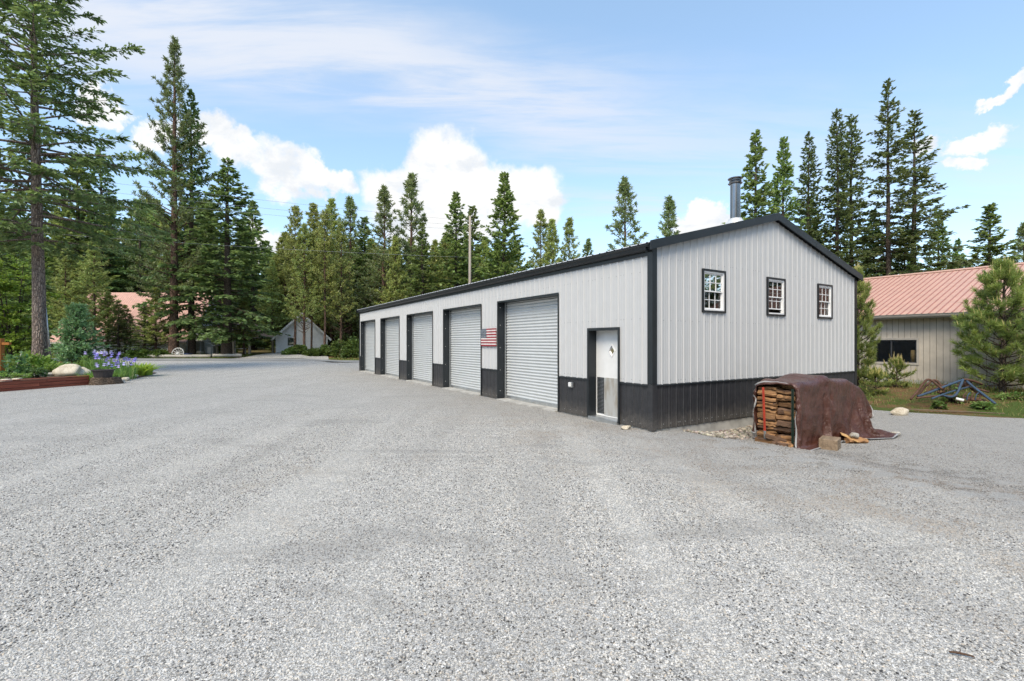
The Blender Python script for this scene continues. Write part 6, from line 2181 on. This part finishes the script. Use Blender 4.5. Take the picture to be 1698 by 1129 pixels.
# maple behind the bed: several stems, layered sprays
def maple():
    rng = np.random.default_rng(12)
    x, y = at(22, 30)
    e = empty('maple_tree', (x, y, gzf(x, y)), 0)
    tag(e, 'bright green young maple behind the flower bed left of the bare trunk', 'tree')
    B, D, U, L_, T = [], [], [], [], []
    limbs = []
    for s in range(7):
        a = rng.uniform(0, 6.28); h = rng.uniform(4.5, 7.4); out = rng.uniform(0.4, 1.9)
        P = np.array([[0, 0, -0.1], [0.3 * out * math.cos(a), 0.3 * out * math.sin(a), h * 0.4], [0.7 * out * math.cos(a), 0.7 * out * math.sin(a), h * 0.75], [out * math.cos(a), out * math.sin(a), h]])
        limbs.append((P, np.array([0.06, 0.05, 0.03, 0.012])))
        for k in range(26):
            t = rng.uniform(0.08, 1.0)
            p = np.array([np.interp(t, [0, 0.33, 0.66, 1], P[:, c]) for c in range(3)])
            az = rng.uniform(0, 6.28); l = rng.uniform(0.6, 1.7) * (1.15 - 0.6 * t)
            q = p + np.array([math.cos(az) * l, math.sin(az) * l, rng.uniform(-0.1, 0.35) * l])
            limbs.append((np.stack([p, q]), np.array([0.014, 0.005])))
            m = 52
            f = rng.uniform(0.2, 1.1, (m, 1))
            B.append(p + (q - p) * f + rng.normal(0, 0.13, (m, 3)) * np.array([[1, 1, 0.35]]))
            D.append((q - p)[None] + rng.normal(0, 0.8, (m, 3))); U.append(np.array([[0, 0, 1.0]]) + rng.normal(0, 0.3, (m, 3)))
            L_.append(rng.uniform(0.10, 0.19, m)); T.append(np.clip(rng.normal(0.25 + 0.5 * rng.random(), 0.2, m), 0, 1))
    b = np.concatenate(B); d = np.concatenate(D); u = np.concatenate(U); ln = np.concatenate(L_)
    V, F = sprigs(b, d, u, ln, ln * 0.45, rng, 0.15)
    C = np.repeat(mixcol(rng, len(b), BR1, BR2, np.concatenate(T), 0.15), 4, 0)
    link_mesh('crown', array_mesh('maple_crown', V, F, M['leaves'], C), e)
    v, f = tube_arrays([l for l in limbs if len(l[0]) == 4] + [l for l in limbs if len(l[0]) == 2], 5)
    link_mesh('trunk', array_mesh('maple_trunk', v, f, M['bark_dark'], smooth=True), e)


maple()
DG1, DG2 = (0.030, 0.062, 0.018), (0.085, 0.130, 0.032)
for k, (px, D, rx, h, lab) in enumerate(((566, 56.0, 1.5, 1.7, 'leafy bush at the road edge under the wood left of the garage'), (582, 55.4, 1.3, 1.3, 'green bush at the road edge touching the far garage corner'), (536, 56.6, 1.1, 1.2, 'low bush at the right foot of the cottage'),
                                         (519, 56.2, 1.0, 0.8, 'low dark bush before the cottage wall'), (497, 56.4, 0.9, 1.0, 'low bush at the cottage front by two thin trunks'), (482, 56.0, 0.8, 0.7, 'low bush left of the cottage front trunks'),
                                         (590, 58, 1.5, 2.6, 'tall bush behind the far garage corner'), (232, 53.0, 1.6, 0.9, 'dark low bush before the white house wall'), (262, 53.4, 1.5, 0.8, 'second dark low bush before the white house wall'),
                                         (372, 61, 1.4, 2.0, 'bright leafy bush seen under the porch roof'), (110, 54, 1.6, 1.2, 'dark low bush left of the house wall'))):
    shrub('bush', lab, px, D, (rx, rx * 0.8, h), 1500, 0.24, DG1 if k != 9 else BR1, DG2 if k != 9 else BR2, 60 + k, 0.0, 'bush', nclump=34)

# ------------------------------------------------------------------ the flower bed on the left
ED = [np.array((-20.1, 12.6)), np.array((-18.6, 17.05)), np.array((-17.72, 19.65))]     # line of the edging
BED = [(-20.05, 12.7), (-18.66, 17.06), (-17.8, 19.6), (-17.9, 21.2), (-18.8, 24.0), (-20.6, 27.2), (-23.5, 29.5), (-28, 31), (-38, 30), (-44, 18), (-36, 12)]


def bed_dome(x, y):
    d = np.full(np.shape(x), 1e9)
    P = np.array(BED)
    for k in range(len(P)):
        a, b = P[k], P[(k + 1) % len(P)]
        t = np.clip(((x - a[0]) * (b[0] - a[0]) + (y - a[1]) * (b[1] - a[1])) / ((b - a) ** 2).sum(), 0, 1)
        d = np.minimum(d, np.hypot(x - a[0] - t * (b[0] - a[0]), y - a[1] - t * (b[1] - a[1])))
    low = np.where((y < 19.7), 0.24, 0.04)
    return low + (0.34 - low) * sstep(0.0, 2.2, d)


structure(sheet('garden_soil', BED, M['soil'], 0.0, 0.7, dome=bed_dome), 'dark soil of the raised flower bed on the left')


def bz(x, y):
    return gzf(x, y) + float(bed_dome(np.array([x]), np.array([y]))[0])


def edging():
    e = empty('bed_edging', (0, 0, 0))
    tag(e, 'red-brown stained timber edging of the raised flower bed', 'edging')
    def board(a, b, z0, z1, th, off):
        d = (b - a); L = np.linalg.norm(d); ang = math.atan2(d[1], d[0])
        mb = MB(); mb.box(-th / 2, th / 2, 0, L, z0, z1)
        o = mb.build('board', M['redwood'], e, bevel=0.008)
        n = np.array((d[1], -d[0])) / L
        o.location = (a[0] + n[0] * off, a[1] + n[1] * off, gzf(*a)); o.rotation_euler = (0, 0, ang - math.pi / 2)
    for r in range(3):
        z0 = -0.03 + r * 0.135
        j = 0.42 + 0.07 * r
        m1 = ED[0] + (ED[1] - ED[0]) * 0.9
        board(ED[0], m1, z0, z0 + 0.126, 0.06, 0.0)
        m2 = m1 + (ED[2] - m1) * j
        board(m1 + (m2 - m1) * 0.002, m2, z0, z0 + 0.126, 0.055, 0.004 * r)
        board(m2 + (ED[2] - m2) * 0.004, ED[2], z0, z0 + 0.124, 0.055, 0.003 * r - 0.004)
    board(ED[0], ED[2], 0.376, 0.40, 0.15, -0.03)


edging()
# boulders and rim stones
def bedrock(label, px, D, size, seed, name='boulder', z=0.0, rz=None, mat='boulder'):
    o = rock(name, label, px, D, size, M[mat], seed, 0.0, 'rock', None, 3, rz)
    o.location.z = bz(o.location.x, o.location.y) + size[2] * 0.30 + z
    return o


bedrock('larger cream boulder at the front of the flower bed', 112, 20.6, (1.02, 0.7, 0.66), 31, rz=0.3)
bedrock('smaller cream boulder to the right of the larger one', 135, 21.0, (0.75, 0.6, 0.52), 32, rz=1.0)
bedrock('flat pale stone behind the two cream boulders', 121, 23.6, (1.1, 0.6, 0.34), 33, rz=0.1)
bedrock('pale stone at the foot of the little spruce', 97, 24.3, (0.7, 0.5, 0.34), 34)
bedrock('long low grey stone ledge inside the edging', 72, 20.2, (1.5, 0.4, 0.22), 35, 'stone', -0.02, 1.2, 'rock_grey')
for k, (px, D, s, lab) in enumerate(((193, 20.6, 0.50, 'white rim stone just right of the stump'), (200, 21.0, 0.42, 'tan rim stone second from the stump'), (208, 21.6, 0.44, 'flat pale rim stone third from the stump'), (216, 22.6, 0.40, 'pale rim stone in front of the hosta'), (224, 23.6, 0.42, 'grey rim stone beside the hosta'), (231, 24.8, 0.38, 'small rim stone near the tip of the flower bed'), (237, 26.2, 0.40, 'last rim stone at the tip of the flower bed'), (204, 20.5, 0.26, 'small flat stone lying outside the bed rim'))):
    x, y = at(px, D)
    o = rock('rim_stone', lab, px, D, (s, s * 0.75, s * 0.55), M['boulder'] if k % 3 != 1 else M['rock_grey'], 50 + k, 0.0, 'rock', 'stones round the flower bed', 2)
    o.location.z = gzf(x, y) + s * 0.16
for k, (px, D) in enumerate(((8, 17.5), (28, 17.9))):
    x, y = at(px, D)
    o = rock('stone', ('pale pink stone on top of the edging at the far left', 'second pale pink stone on top of the edging')[k], px, D, (0.42, 0.3, 0.15), M['boulder'], 70 + k, 0.0, 'rock', None, 2)
    o.location.z = bz(x, y) + 0.12

# stump with a pot on it
x, y = at(172, 20.0)
st = empty('tree_stump', (x, y, gzf(x, y)), 0.4)
tag(st, 'rough cut tree stump at the corner of the flower bed', 'stump')
mb = MB()
n = 22
rs = random.Random(6)
lob = [1 + 0.14 * math.sin(3 * a + 1) + 0.10 * math.sin(7 * a) + rs.uniform(-0.12, 0.12) for a in np.linspace(0, 2 * math.pi, n, endpoint=False)]
for (z, r_) in ((-0.06, 0.52), (0.05, 0.50), (0.17, 0.46), (0.29, 0.44)):
    for k in range(n):
        a = 2 * math.pi * k / n
        mb.v.append((r_ * lob[k] * math.cos(a), r_ * lob[k] * math.sin(a), z + rs.uniform(-0.012, 0.012)))
for j in range(3):
    for k in range(n):
        k2 = (k + 1) % n
        mb.f.append((j * n + k, j * n + k2, (j + 1) * n + k2, (j + 1) * n + k)); mb.m.append(0)
mb.build('bark', M['stump_bark'], st, smooth=True)
mb = MB(); mb.v += [(0.42 * lob[k] * math.cos(2 * math.pi * k / n), 0.42 * lob[k] * math.sin(2 * math.pi * k / n), 0.292) for k in range(n)]; mb.f.append(tuple(range(n))); mb.m.append(0)
mb.build('cut_top', M['block_wood'], st)
pt = empty('flower_pot', (x + 0.02, y - 0.05, gzf(x, y) + 0.295), 0.1)
tag(pt, 'dark ribbed planter pot standing on the tree stump', 'pot')
mb = MB(); n = 32
for (z, r_) in ((0.0, 0.285), (0.0, 0.29), (0.10, 0.315), (0.20, 0.340), (0.285, 0.36), (0.29, 0.395), (0.335, 0.40), (0.337, 0.365), (0.26, 0.35)):
    for k in range(n):
        a = 2 * math.pi * k / n
        rr_ = r_ * (1.0 if z > 0.28 or k % 2 else 0.975)
        mb.v.append((rr_ * math.cos(a), rr_ * math.sin(a), z))
for j in range(8):
    for k in range(n):
        k2 = (k + 1) % n
        mb.f.append((j * n + k, j * n + k2, (j + 1) * n + k2, (j + 1) * n + k)); mb.m.append(0)
mb.f.append(tuple(range(n))); mb.m.append(0)
mb.build('pot', M['pot'], pt)
mb = MB(); mb.v += [(0.352 * math.cos(2 * math.pi * k / n), 0.352 * math.sin(2 * math.pi * k / n), 0.28) for k in range(n)]; mb.f.append(tuple(range(n))); mb.m.append(0)
mb.build('potting_soil', M['soil'], pt)


def blades(rng, n, cx, cy, cz, spread, h, w, c1, c2, bend=0.35):
    """strap leaves: three-segment bent blades"""
    a = rng.uniform(0, 6.283, n)
    r = spread * np.sqrt(rng.uniform(0, 1, n))
    b = np.stack([cx + r * np.cos(a), cy + r * np.sin(a) * 0.7, np.full(n, cz)], 1)
    az = a + rng.normal(0, 0.9, n)
    H = h * rng.uniform(0.55, 1.1, n)
    be = rng.uniform(0.05, bend * 2, n)
    d = np.stack([np.cos(az), np.sin(az), np.zeros(n)], 1)
    s = np.stack([-np.sin(az), np.cos(az), np.zeros(n)], 1)
    V = np.empty((n, 8, 3))
    for j, (t, ww) in enumerate(((0, 0.8), (0.4, 1.0), (0.75, 0.8), (1.0, 0.08))):
        c = b + d * (be * H * t ** 2)[:, None]
        c[:, 2] += H * t * (1 - 0.25 * be * t)
        V[:, 2 * j] = c - s * (w * ww / 2); V[:, 2 * j + 1] = c + s * (w * ww / 2)
    i = np.arange(n)[:, None] * 8
    F = np.concatenate([i + np.array([[2 * j, 2 * j + 1, 2 * j + 3, 2 * j + 2]]) for j in range(3)])
    C = np.repeat(mixcol(rng, n, c1, c2, rng.uniform(0, 1, n), 0.12), 8, 0)
    return V.reshape(-1, 3), F, C


def iris(label, px, D, spread, h, n, flowers, seed, tint):
    rng = np.random.default_rng(seed)
    x, y = at(px, D)
    e = empty('iris_plant', (x, y, bz(x, y) - 0.03), 0)
    tag(e, label, 'flower')
    V, F, C = blades(rng, n, 0, 0, 0, spread, h * 0.72, 0.045, (0.07, 0.16, 0.045), (0.17, 0.29, 0.075), 0.3)
    link_mesh('leaves', array_mesh('iris_leaves', V, F, M['leaves'], C), e)
    stems = []
    for k in range(flowers):
        a = rng.uniform(0, 6.283); r = spread * math.sqrt(rng.uniform(0, 1)) * 0.9
        p0 = np.array([r * math.cos(a), r * math.sin(a) * 0.7, 0]); hh = h * rng.uniform(0.68, 1.0)
        p1 = p0 + np.array([rng.normal(0, 0.06), rng.normal(0, 0.06), hh])
        stems.append((np.stack([p0, (p0 + p1) / 2, p1]), np.array([0.012, 0.010, 0.008])))
        B, Dd, U, L_ = [], [], [], []
        for q in range(3):                                   # standards and falls
            az = q * 2.094 + rng.uniform(0, 0.4)
            for (dz, l) in ((1.1, 0.095), (-0.75, 0.11)):
                az2 = az + (1.047 if dz < 0 else 0)
                for w_ in (-0.25, 0.25):
                    B.append(p1); Dd.append([math.cos(az2 + w_), math.sin(az2 + w_), dz]); U.append([math.cos(az2) * -dz, math.sin(az2) * -dz, 1.0]); L_.append(l * rng.uniform(0.9, 1.2))
        L_ = np.array(L_)
        v, f = sprigs(np.array(B), np.array(Dd), np.array(U), L_, L_ * 0.48, rng)
        c = np.array(tint) * rng.uniform(0.75, 1.3) * (1 + rng.normal(0, 0.06, (len(B), 3)))
        link_mesh('flower', array_mesh('iris_flower', v, f, M['leaves'], np.repeat(c, 4, 0)), e)
    sv, sf = tube_arrays(stems, 5)
    link_mesh('stem', array_mesh('iris_stem', sv, sf, M['leaves'], np.tile([[0.10, 0.18, 0.05]], (len(sv), 1))), e)


PUR, LAV = (0.22, 0.18, 0.46), (0.42, 0.38, 0.62)
iris('violet irises in the left of the clump behind the pot', 166, 23.4, 0.75, 1.05, 150, 9, 1, LAV)
iris('purple irises in the middle of the clump', 184, 22.8, 0.75, 1.12, 150, 11, 2, PUR)
iris('purple irises at the right of the clump', 200, 22.4, 0.70, 0.98, 150, 12, 3, PUR)
iris('pale irises low in front of the clump', 187, 21.6, 0.55, 0.80, 120, 5, 4, LAV)
iris('leafy iris tuft close behind the pot', 168, 21.3, 0.60, 0.72, 130, 2, 5, LAV)


def tuft(name, label, cat, px, D, spread, h, n, w, c1, c2, seed, bend=0.6):
    rng = np.random.default_rng(seed)
    x, y = at(px, D)
    V, F, C = blades(rng, n, 0, 0, 0, spread, h, w, c1, c2, bend)
    o = link_mesh(name, array_mesh(name, V, F, M['leaves'], C)); o.location = (x, y, (bz(x, y) if px < 300 else gzf(x, y)) - 0.03)
    return tag(o, label, cat)


tuft('hosta_plant', 'yellow-green arching hosta at the right end of the flower bed', 'plant', 224, 24.4, 0.75, 0.75, 210, 0.11, (0.12, 0.20, 0.025), (0.26, 0.34, 0.045), 8, 0.8)
tuft('daylily_plant', 'arching daylily leaves at the left of the stump', 'plant', 157, 20.6, 0.45, 0.5, 120, 0.045, (0.10, 0.19, 0.03), (0.20, 0.30, 0.05), 9, 0.9)
LG1, LG2 = (0.07, 0.14, 0.025), (0.17, 0.26, 0.055)
for k, (px, D, rx, h, lab, ls) in enumerate(((48, 21.5, 0.95, 0.95, 'leafy green peony below the bare fir trunk', 0.15), (74, 21.8, 0.75, 0.72, 'yellowish leafy shrub left of the cream boulders', 0.11), (92, 21.4, 0.65, 0.5, 'low bright green mound beside the cream boulders', 0.07),
                                             (26, 20.0, 0.6, 0.95, 'dark leggy plant with broad leaves at the left of the bed', 0.17), (10, 18.6, 0.75, 0.35, 'low bright ground cover at the left end of the edging', 0.06), (62, 19.4, 0.35, 0.4, 'small dark plant in front of the stone ledge', 0.08),
                                             (12, 22.5, 0.9, 0.8, 'leafy shrub beside the orange post', 0.13), (150, 24.8, 0.7, 0.75, 'yellow-green leafy plant left of the irises', 0.09), (104, 23.4, 0.6, 0.42, 'low leafy plant under the little spruce', 0.09))):
    x, y = at(px, D)
    shrub('garden_plant', lab, px, D, (rx, rx * 0.8, h), 900 if k != 3 else 420, ls, LG1 if k not in (3, 5) else (0.035, 0.085, 0.035), LG2 if k not in (3, 5) else (0.08, 0.15, 0.06), 90 + k, bz(x, y) - gzf(x, y) - 0.02, 'plant', nclump=26)
# orange post with an arm, stake, pipes
x, y = at(1, 20.5)
po = empty('wooden_post', (x, y, bz(x, y) - 0.1), 0.0)
tag(po, 'orange stained wooden post with a short side arm at the left edge', 'post')
mb = MB(); mb.box(-0.09, 0.09, -0.09, 0.09, 0, 1.72); mb.build('upright', M['orange_wood'], po, bevel=0.01)
mb = MB(); mb.box(0.0905, 0.42, -0.055, 0.055, 1.44, 1.55); mb.build('arm', M['orange_wood'], po, bevel=0.008)
mb = MB(); mb.tube([(0, 0, 0), (0.24, 0, 0.68)], 0.014, 6)
sk = mb.build('garden_stake', M['rope'], None); x, y = at(27, 20.3); sk.location = (x, y, bz(x, y) + 0.35); tag(sk, 'thin pale leaning garden stake among the bed plants', 'stake')
xa, ya = at(81, 27.0); xb, yb = at(68, 27.2)
zb0, zt0 = gzf(xa, ya), EYE + (567 - 462) * 27.0 / 778
pb = empty('pipe_bundle', (xa, ya, zb0), 0)
tag(pb, 'bundle of pale metal pipes leaning behind the bare fir trunk', 'pipes')
for k, dx in enumerate((-0.14, 0.0, 0.12)):
    mb = MB(); mb.tube([(dx, 0.03 * k, -0.1), (xb - xa + dx * 0.8, yb - ya, zt0 - zb0 - 0.04 * k)], 0.055 if k != 1 else 0.065, 8); mb.build('pipe', M['galvanised'], pb, smooth=True)
mb = MB(); f = 0.72
mb.box((xb - xa) * f - 0.22, (xb - xa) * f + 0.20, -0.09, -0.06, (zt0 - zb0) * f, (zt0 - zb0) * f + 0.07); mb.build('clamp', M['screw'], pb)

# blue number board on the fir trunk
x, y = at(374, 54.4)
sg = empty('number_sign', (x, y, EYE + (567 - 561.5) * 54.4 / 778), 0.0)
tag(sg, 'small blue sign with white figures on a fir trunk by the road', 'sign')
mb = MB(); mb.box(-0.24, 0.24, -0.02, 0.0, 0, 0.28); mb.build('plate', M['sign_blue'], sg, bevel=0.004)
mb = MB()
for k, dx in enumerate((-0.15, -0.05, 0.05, 0.15)):        # too small to read: four pale figures
    mb.box(dx - 0.032, dx + 0.032, -0.024, -0.0205, 0.085, 0.105); mb.box(dx - 0.032, dx + 0.032, -0.024, -0.0205, 0.175, 0.195); mb.box(dx - 0.008, dx + 0.012, -0.0235, -0.0205, 0.106, 0.174)
stuff(mb.build('figures', M['white_paint'], sg))

# ------------------------------------------------------------------ power pole and wires
px_, py_ = at(779, 45)
pl = empty('power_pole', (px_, py_, 0), 0)
tag(pl, 'weathered wooden power pole rising behind the garage roof', 'pole')
PT = EYE + (567 - 358) * 45 / 778
mb = MB(); mb.tube([(0, 0, -0.5), (0, 0, PT * 0.5), (0.02, 0, PT)], [0.15, 0.13, 0.11], 12); mb.build('shaft', M['pole_wood'], pl, smooth=True)
for dx in (-0.2, 0.2):
    mb = MB(); mb.tube([(dx * 0.5, 0, PT - 0.55), (dx, 0, PT - 0.5), (dx, 0, PT - 0.42)], [0.03, 0.05, 0.02], 8); mb.build('insulator', M['grey_cabinet'], pl)
far_pole = (-58.0, 18.0)
right_pole = (22.0, 80.0)


def wire(label, a, b, sag, r=0.009):
    mb = MB(); n = 26
    pts = []
    for k in range(n):
        t = k / (n - 1)
        p = [a[i] + (b[i] - a[i]) * t for i in range(3)]
        p[2] -= sag * 4 * t * (1 - t)
        pts.append(p)
    mb.tube(pts, r, 5)
    tag(mb.build('overhead_wire', M['wire'], None, smooth=True), label, 'wire')


for k, (dz, sag, lab) in enumerate(((PT - 0.48, 0.5, 'highest overhead wire running left from the power pole'), (PT - 0.95, 0.7, 'second overhead wire running left from the power pole'), (PT - 1.35, 0.8, 'third overhead wire running left from the power pole'),
                                    (9.9, 0.7, 'long low overhead wire crossing the trees left of the power pole'),)):
    wire(lab, (px_, py_, dz), (far_pole[0], far_pole[1], dz + (0.15 if k < 3 else -0.3)), sag)
for k, dz in enumerate((PT - 0.48, PT - 0.9, PT - 1.4)):
    wire(('upper', 'middle', 'lower')[k] + ' overhead wire running right behind the thin pines', (px_, py_, dz), (right_pole[0], right_pole[1], dz + 0.4), 0.9)


# ------------------------------------------------------------------ scrap and weeds before the outbuilding
def scrap():
    s = empty('scrap_frames', (*at(1575, 14.5), 0.0), 0)
    s.location.z = gzf(s.location.x, s.location.y)
    tag(s, 'tangled heap of blue and rusty bent pipe frames beside the young pine', 'scrap')
    D = 14.5
    X0 = s.location.x; Z0 = s.location.z
    def P(px, py, dd=0.0):
        DD = D + dd
        return ((px - 849) / 778 * DD - X0, dd, max(EYE - (py - 567) / 778 * DD - Z0, 0.012))
    def pipe(name, pts, r, mat):
        # smooth through the points
        q = [Vector(p) for p in pts]
        out = []
        for i in range(len(q) - 1):
            p0 = q[max(i - 1, 0)]; p1 = q[i]; p2 = q[i + 1]; p3 = q[min(i + 2, len(q) - 1)]
            for t in (0, 0.25, 0.5, 0.75):
                out.append(0.5 * ((2 * p1) + (-p0 + p2) * t + (2 * p0 - 5 * p1 + 4 * p2 - p3) * t * t + (-p0 + 3 * p1 - 3 * p2 + p3) * t ** 3))
        out.append(q[-1])
        mb = MB(); mb.tube(out, r, 8); mb.build(name, mat, s, smooth=True)
    b, r = M['blue_rust'], M['rust']
    pipe('bent_pipe', [P(1510, 662), P(1522, 648, 0.1), P(1535, 631, 0.1), P(1543, 630, 0.1), P(1553, 637, 0.0), P(1562, 645, -0.1)], 0.032, r)
    pipe('bent_pipe', [P(1522, 656, 0.3), P(1534, 641, 0.35), P(1546, 631, 0.35), P(1554, 632, 0.3), P(1561, 641, 0.25), P(1566, 650, 0.2)], 0.034, r)
    pipe('blue_bar', [P(1522, 657, -0.1), P(1548, 648), P(1576, 637, 0.1), P(1597, 629.5, 0.2)], 0.036, b)
    pipe('blue_bar', [P(1597, 629, 0.2), P(1592, 641, 0.0), P(1586, 653, -0.1), P(1577, 658, -0.2), P(1562, 655, -0.2)], 0.034, b)
    pipe('rusty_bar', [P(1560, 653, 0.35), P(1582, 643, 0.4), P(1610, 633, 0.5)], 0.036, r)
    pipe('rusty_bar', [P(1554, 650, 0.5), P(1580, 655, 0.3), P(1605, 662, 0.0)], 0.036, r)
    pipe('blue_bar', [P(1603, 632, 0.3), P(1616, 643, 0.0), P(1632, 655, -0.3), P(1650, 669, -0.7)], 0.036, b)
    pipe('rusty_bar', [P(1597, 629, 0.3), P(1612, 631, 0.4), P(1628, 637, 0.5)], 0.04, r)
    pipe('rusty_bar', [P(1575, 656, 0.0), P(1600, 661, -0.1), P(1634, 664, -0.2)], 0.045, r)
    pipe('rusty_bar', [P(1520, 660, -0.3), P(1560, 656, -0.2), P(1600, 658, -0.1), P(1640, 668, -0.3)], 0.03, r)
    pipe('rusty_bar', [P(1533, 652, 0.5), P(1566, 640, 0.55), P(1600, 640, 0.5), P(1640, 650, 0.3)], 0.032, r)
    pipe('blue_bar', [P(1545, 661, -0.4), P(1575, 650, -0.1), P(1612, 640, 0.3)], 0.026, b)
    pipe('rusty_bar', [P(1600, 634, 0.5), P(1618, 650, 0.5), P(1640, 662, 0.4)], 0.034, r)
    pipe('white_pipe', [P(1585, 661, -0.3), P(1598, 664, -0.4)], 0.045, M['white_paint'])
    pipe('thin_rod', [P(1530, 640, 0.2), P(1570, 637, 0.5), P(1600, 633, 0.6)], 0.010, r)
    pipe('thin_rod', [P(1540, 650, 0.1), P(1572, 646, 0.3), P(1618, 652, 0.1)], 0.010, r)
    for k, px in enumerate((1596, 1603, 1610, 1617, 1624)):
        pipe('tine', [P(px, 664, -0.2), P(px + 2, 655, -0.2), P(px + 6, 651, -0.15)], 0.016, b if k % 2 else r)
    for k in range(6):
        pipe('tine', [P(1536 + k * 7, 655 - k, 0.1), P(1539 + k * 7, 642, 0.15), P(1544 + k * 7, 638, 0.15)], 0.010, r)


scrap()


def weeds():
    rng = np.random.default_rng(3)
    n = 9000
    pts = []
    a = rng.uniform(9.5, 16.4, n * 3); b = rng.uniform(-9, 7, n * 3)
    X = CX + a * VX + b * UX; Y = CY + a * VY + b * UY
    f = np.sin(X * 1.9 + 0.6 * Y) * np.sin(Y * 1.6 - X * 0.4) * 0.5 + 0.5
    edge = 1 - np.abs((a - 11.0) / 6)
    near_wall = sstep(13.6, 16.0, a)
    keep = rng.random(n * 3) < (0.10 + 0.45 * f ** 2 + 0.75 * near_wall)
    keep &= ~((a < 10.3 + 0.4 * np.sin(b * 2.0)))
    X, Y, a, f, near_wall = X[keep], Y[keep], a[keep], f[keep], near_wall[keep]
    m = len(X)
    V, F, C = blades(rng, m, 0, 0, 0, 0.0, 1.0, 0.014, (0.055, 0.095, 0.02), (0.17, 0.21, 0.055), 0.5)
    V = V.reshape(m, 8, 3)
    sc = rng.uniform(0.07, 0.22, m) * (1 + 1.1 * near_wall * rng.random(m))
    V[..., 2] *= sc[:, None]; V[..., 0] *= 1.0; V[..., 1] *= 1.0
    V[..., 0] = V[..., 0] * np.where(np.abs(V[..., 0]) > 0.03, sc[:, None], 1); V[..., 1] = V[..., 1] * np.where(np.abs(V[..., 1]) > 0.03, sc[:, None], 1)
    V[..., 0] += X[:, None]; V[..., 1] += Y[:, None]; V[..., 2] += (gz(X, Y) - 0.055)[:, None]
    dry = rng.random(m) < 0.35
    C = C.reshape(m, 8, 3); C[dry] = np.array([0.26, 0.19, 0.09]) * rng.uniform(0.7, 1.2, (dry.sum(), 1, 1))
    o = link_mesh('grass', array_mesh('grass', V.reshape(-1, 3), F, M['leaves'], C.reshape(-1, 3)))
    stuff(o, 'thin green and dry grass between the gravel and the outbuilding', 'grass')
    # roadside grass across the road
    n = 7000
    X = rng.uniform(-62, -16, n); Y = rng.uniform(51.7, 56.5, n)
    ok = ~((X > -31) & (X < -20.5)); X, Y = X[ok], Y[ok]; n = len(X)
    V, F, C = blades(rng, n, 0, 0, 0, 0.0, 1.0, 0.05, (0.055, 0.095, 0.02), (0.15, 0.20, 0.045), 0.5)
    V = V.reshape(n, 8, 3) * np.array([1, 1, 1.0]); V[..., 2] *= rng.uniform(0.12, 0.32, n)[:, None]; V[..., :2] *= np.where(np.abs(V[..., :2]) > 0.1, 0.3, 1.0)
    V[..., 0] += X[:, None]; V[..., 1] += Y[:, None]; V[..., 2] += (gz(X, Y) - 0.06)[:, None]
    o = link_mesh('roadside_grass', array_mesh('roadside_grass', V.reshape(-1, 3), F, M['leaves'], C))
    stuff(o, 'green grass along the far side of the road', 'grass')


weeds()
for k, (px, D, rx, h, lab) in enumerate(((1629, 13.6, 0.24, 0.20, 'low green weed clump in front of the blue pipes'), (1556, 14.0, 0.16, 0.22, 'yellowish weed tuft in front of the bent rusty pipes'), (1470, 18.8, 0.5, 0.5, 'weeds growing along the outbuilding wall by the seedling'), (1580, 14.6, 0.25, 0.5, 'upright green weed at the gravel edge'), (1680, 14.4, 0.4, 0.22, 'weeds under the right side of the young pine'))):
    shrub('weed_clump', lab, px, D, (rx, rx, h), 420, 0.085, (0.06, 0.12, 0.03), (0.15, 0.22, 0.06), 130 + k, -0.03, 'weeds', nclump=16, wide=0.3)
x, y = at(1580, 13.4)
mb = MB(); mb.box(-1.1, 1.1, -0.04, 0.04, 0, 0.02)
o = mb.build('old_board', M['block_wood'], None, bevel=0.006); o.location = (x, y, gzf(x, y) - 0.01); o.rotation_euler = (0, 0, -0.42)
tag(o, 'long grey board lying in the dry grass before the scrap heap', 'board')

# a broken twig on the gravel close to the viewer
x, y = 2.57, 2.68
mb = MB(); mb.tube([(-0.055, 0.02, 0.012), (-0.02, 0.006, 0.016), (0.02, -0.006, 0.013), (0.05, -0.022, 0.010)], [0.005, 0.007, 0.006, 0.004], 6)
mb.tube([(-0.01, 0.004, 0.015), (0.012, 0.022, 0.02)], [0.004, 0.002], 5)
o = mb.build('twig', M['split_bark'], None, smooth=True); o.location = (x, y, gzf(x, y) + 0.006)
tag(o, 'short brown twig lying on the gravel at the lower right', 'twig')
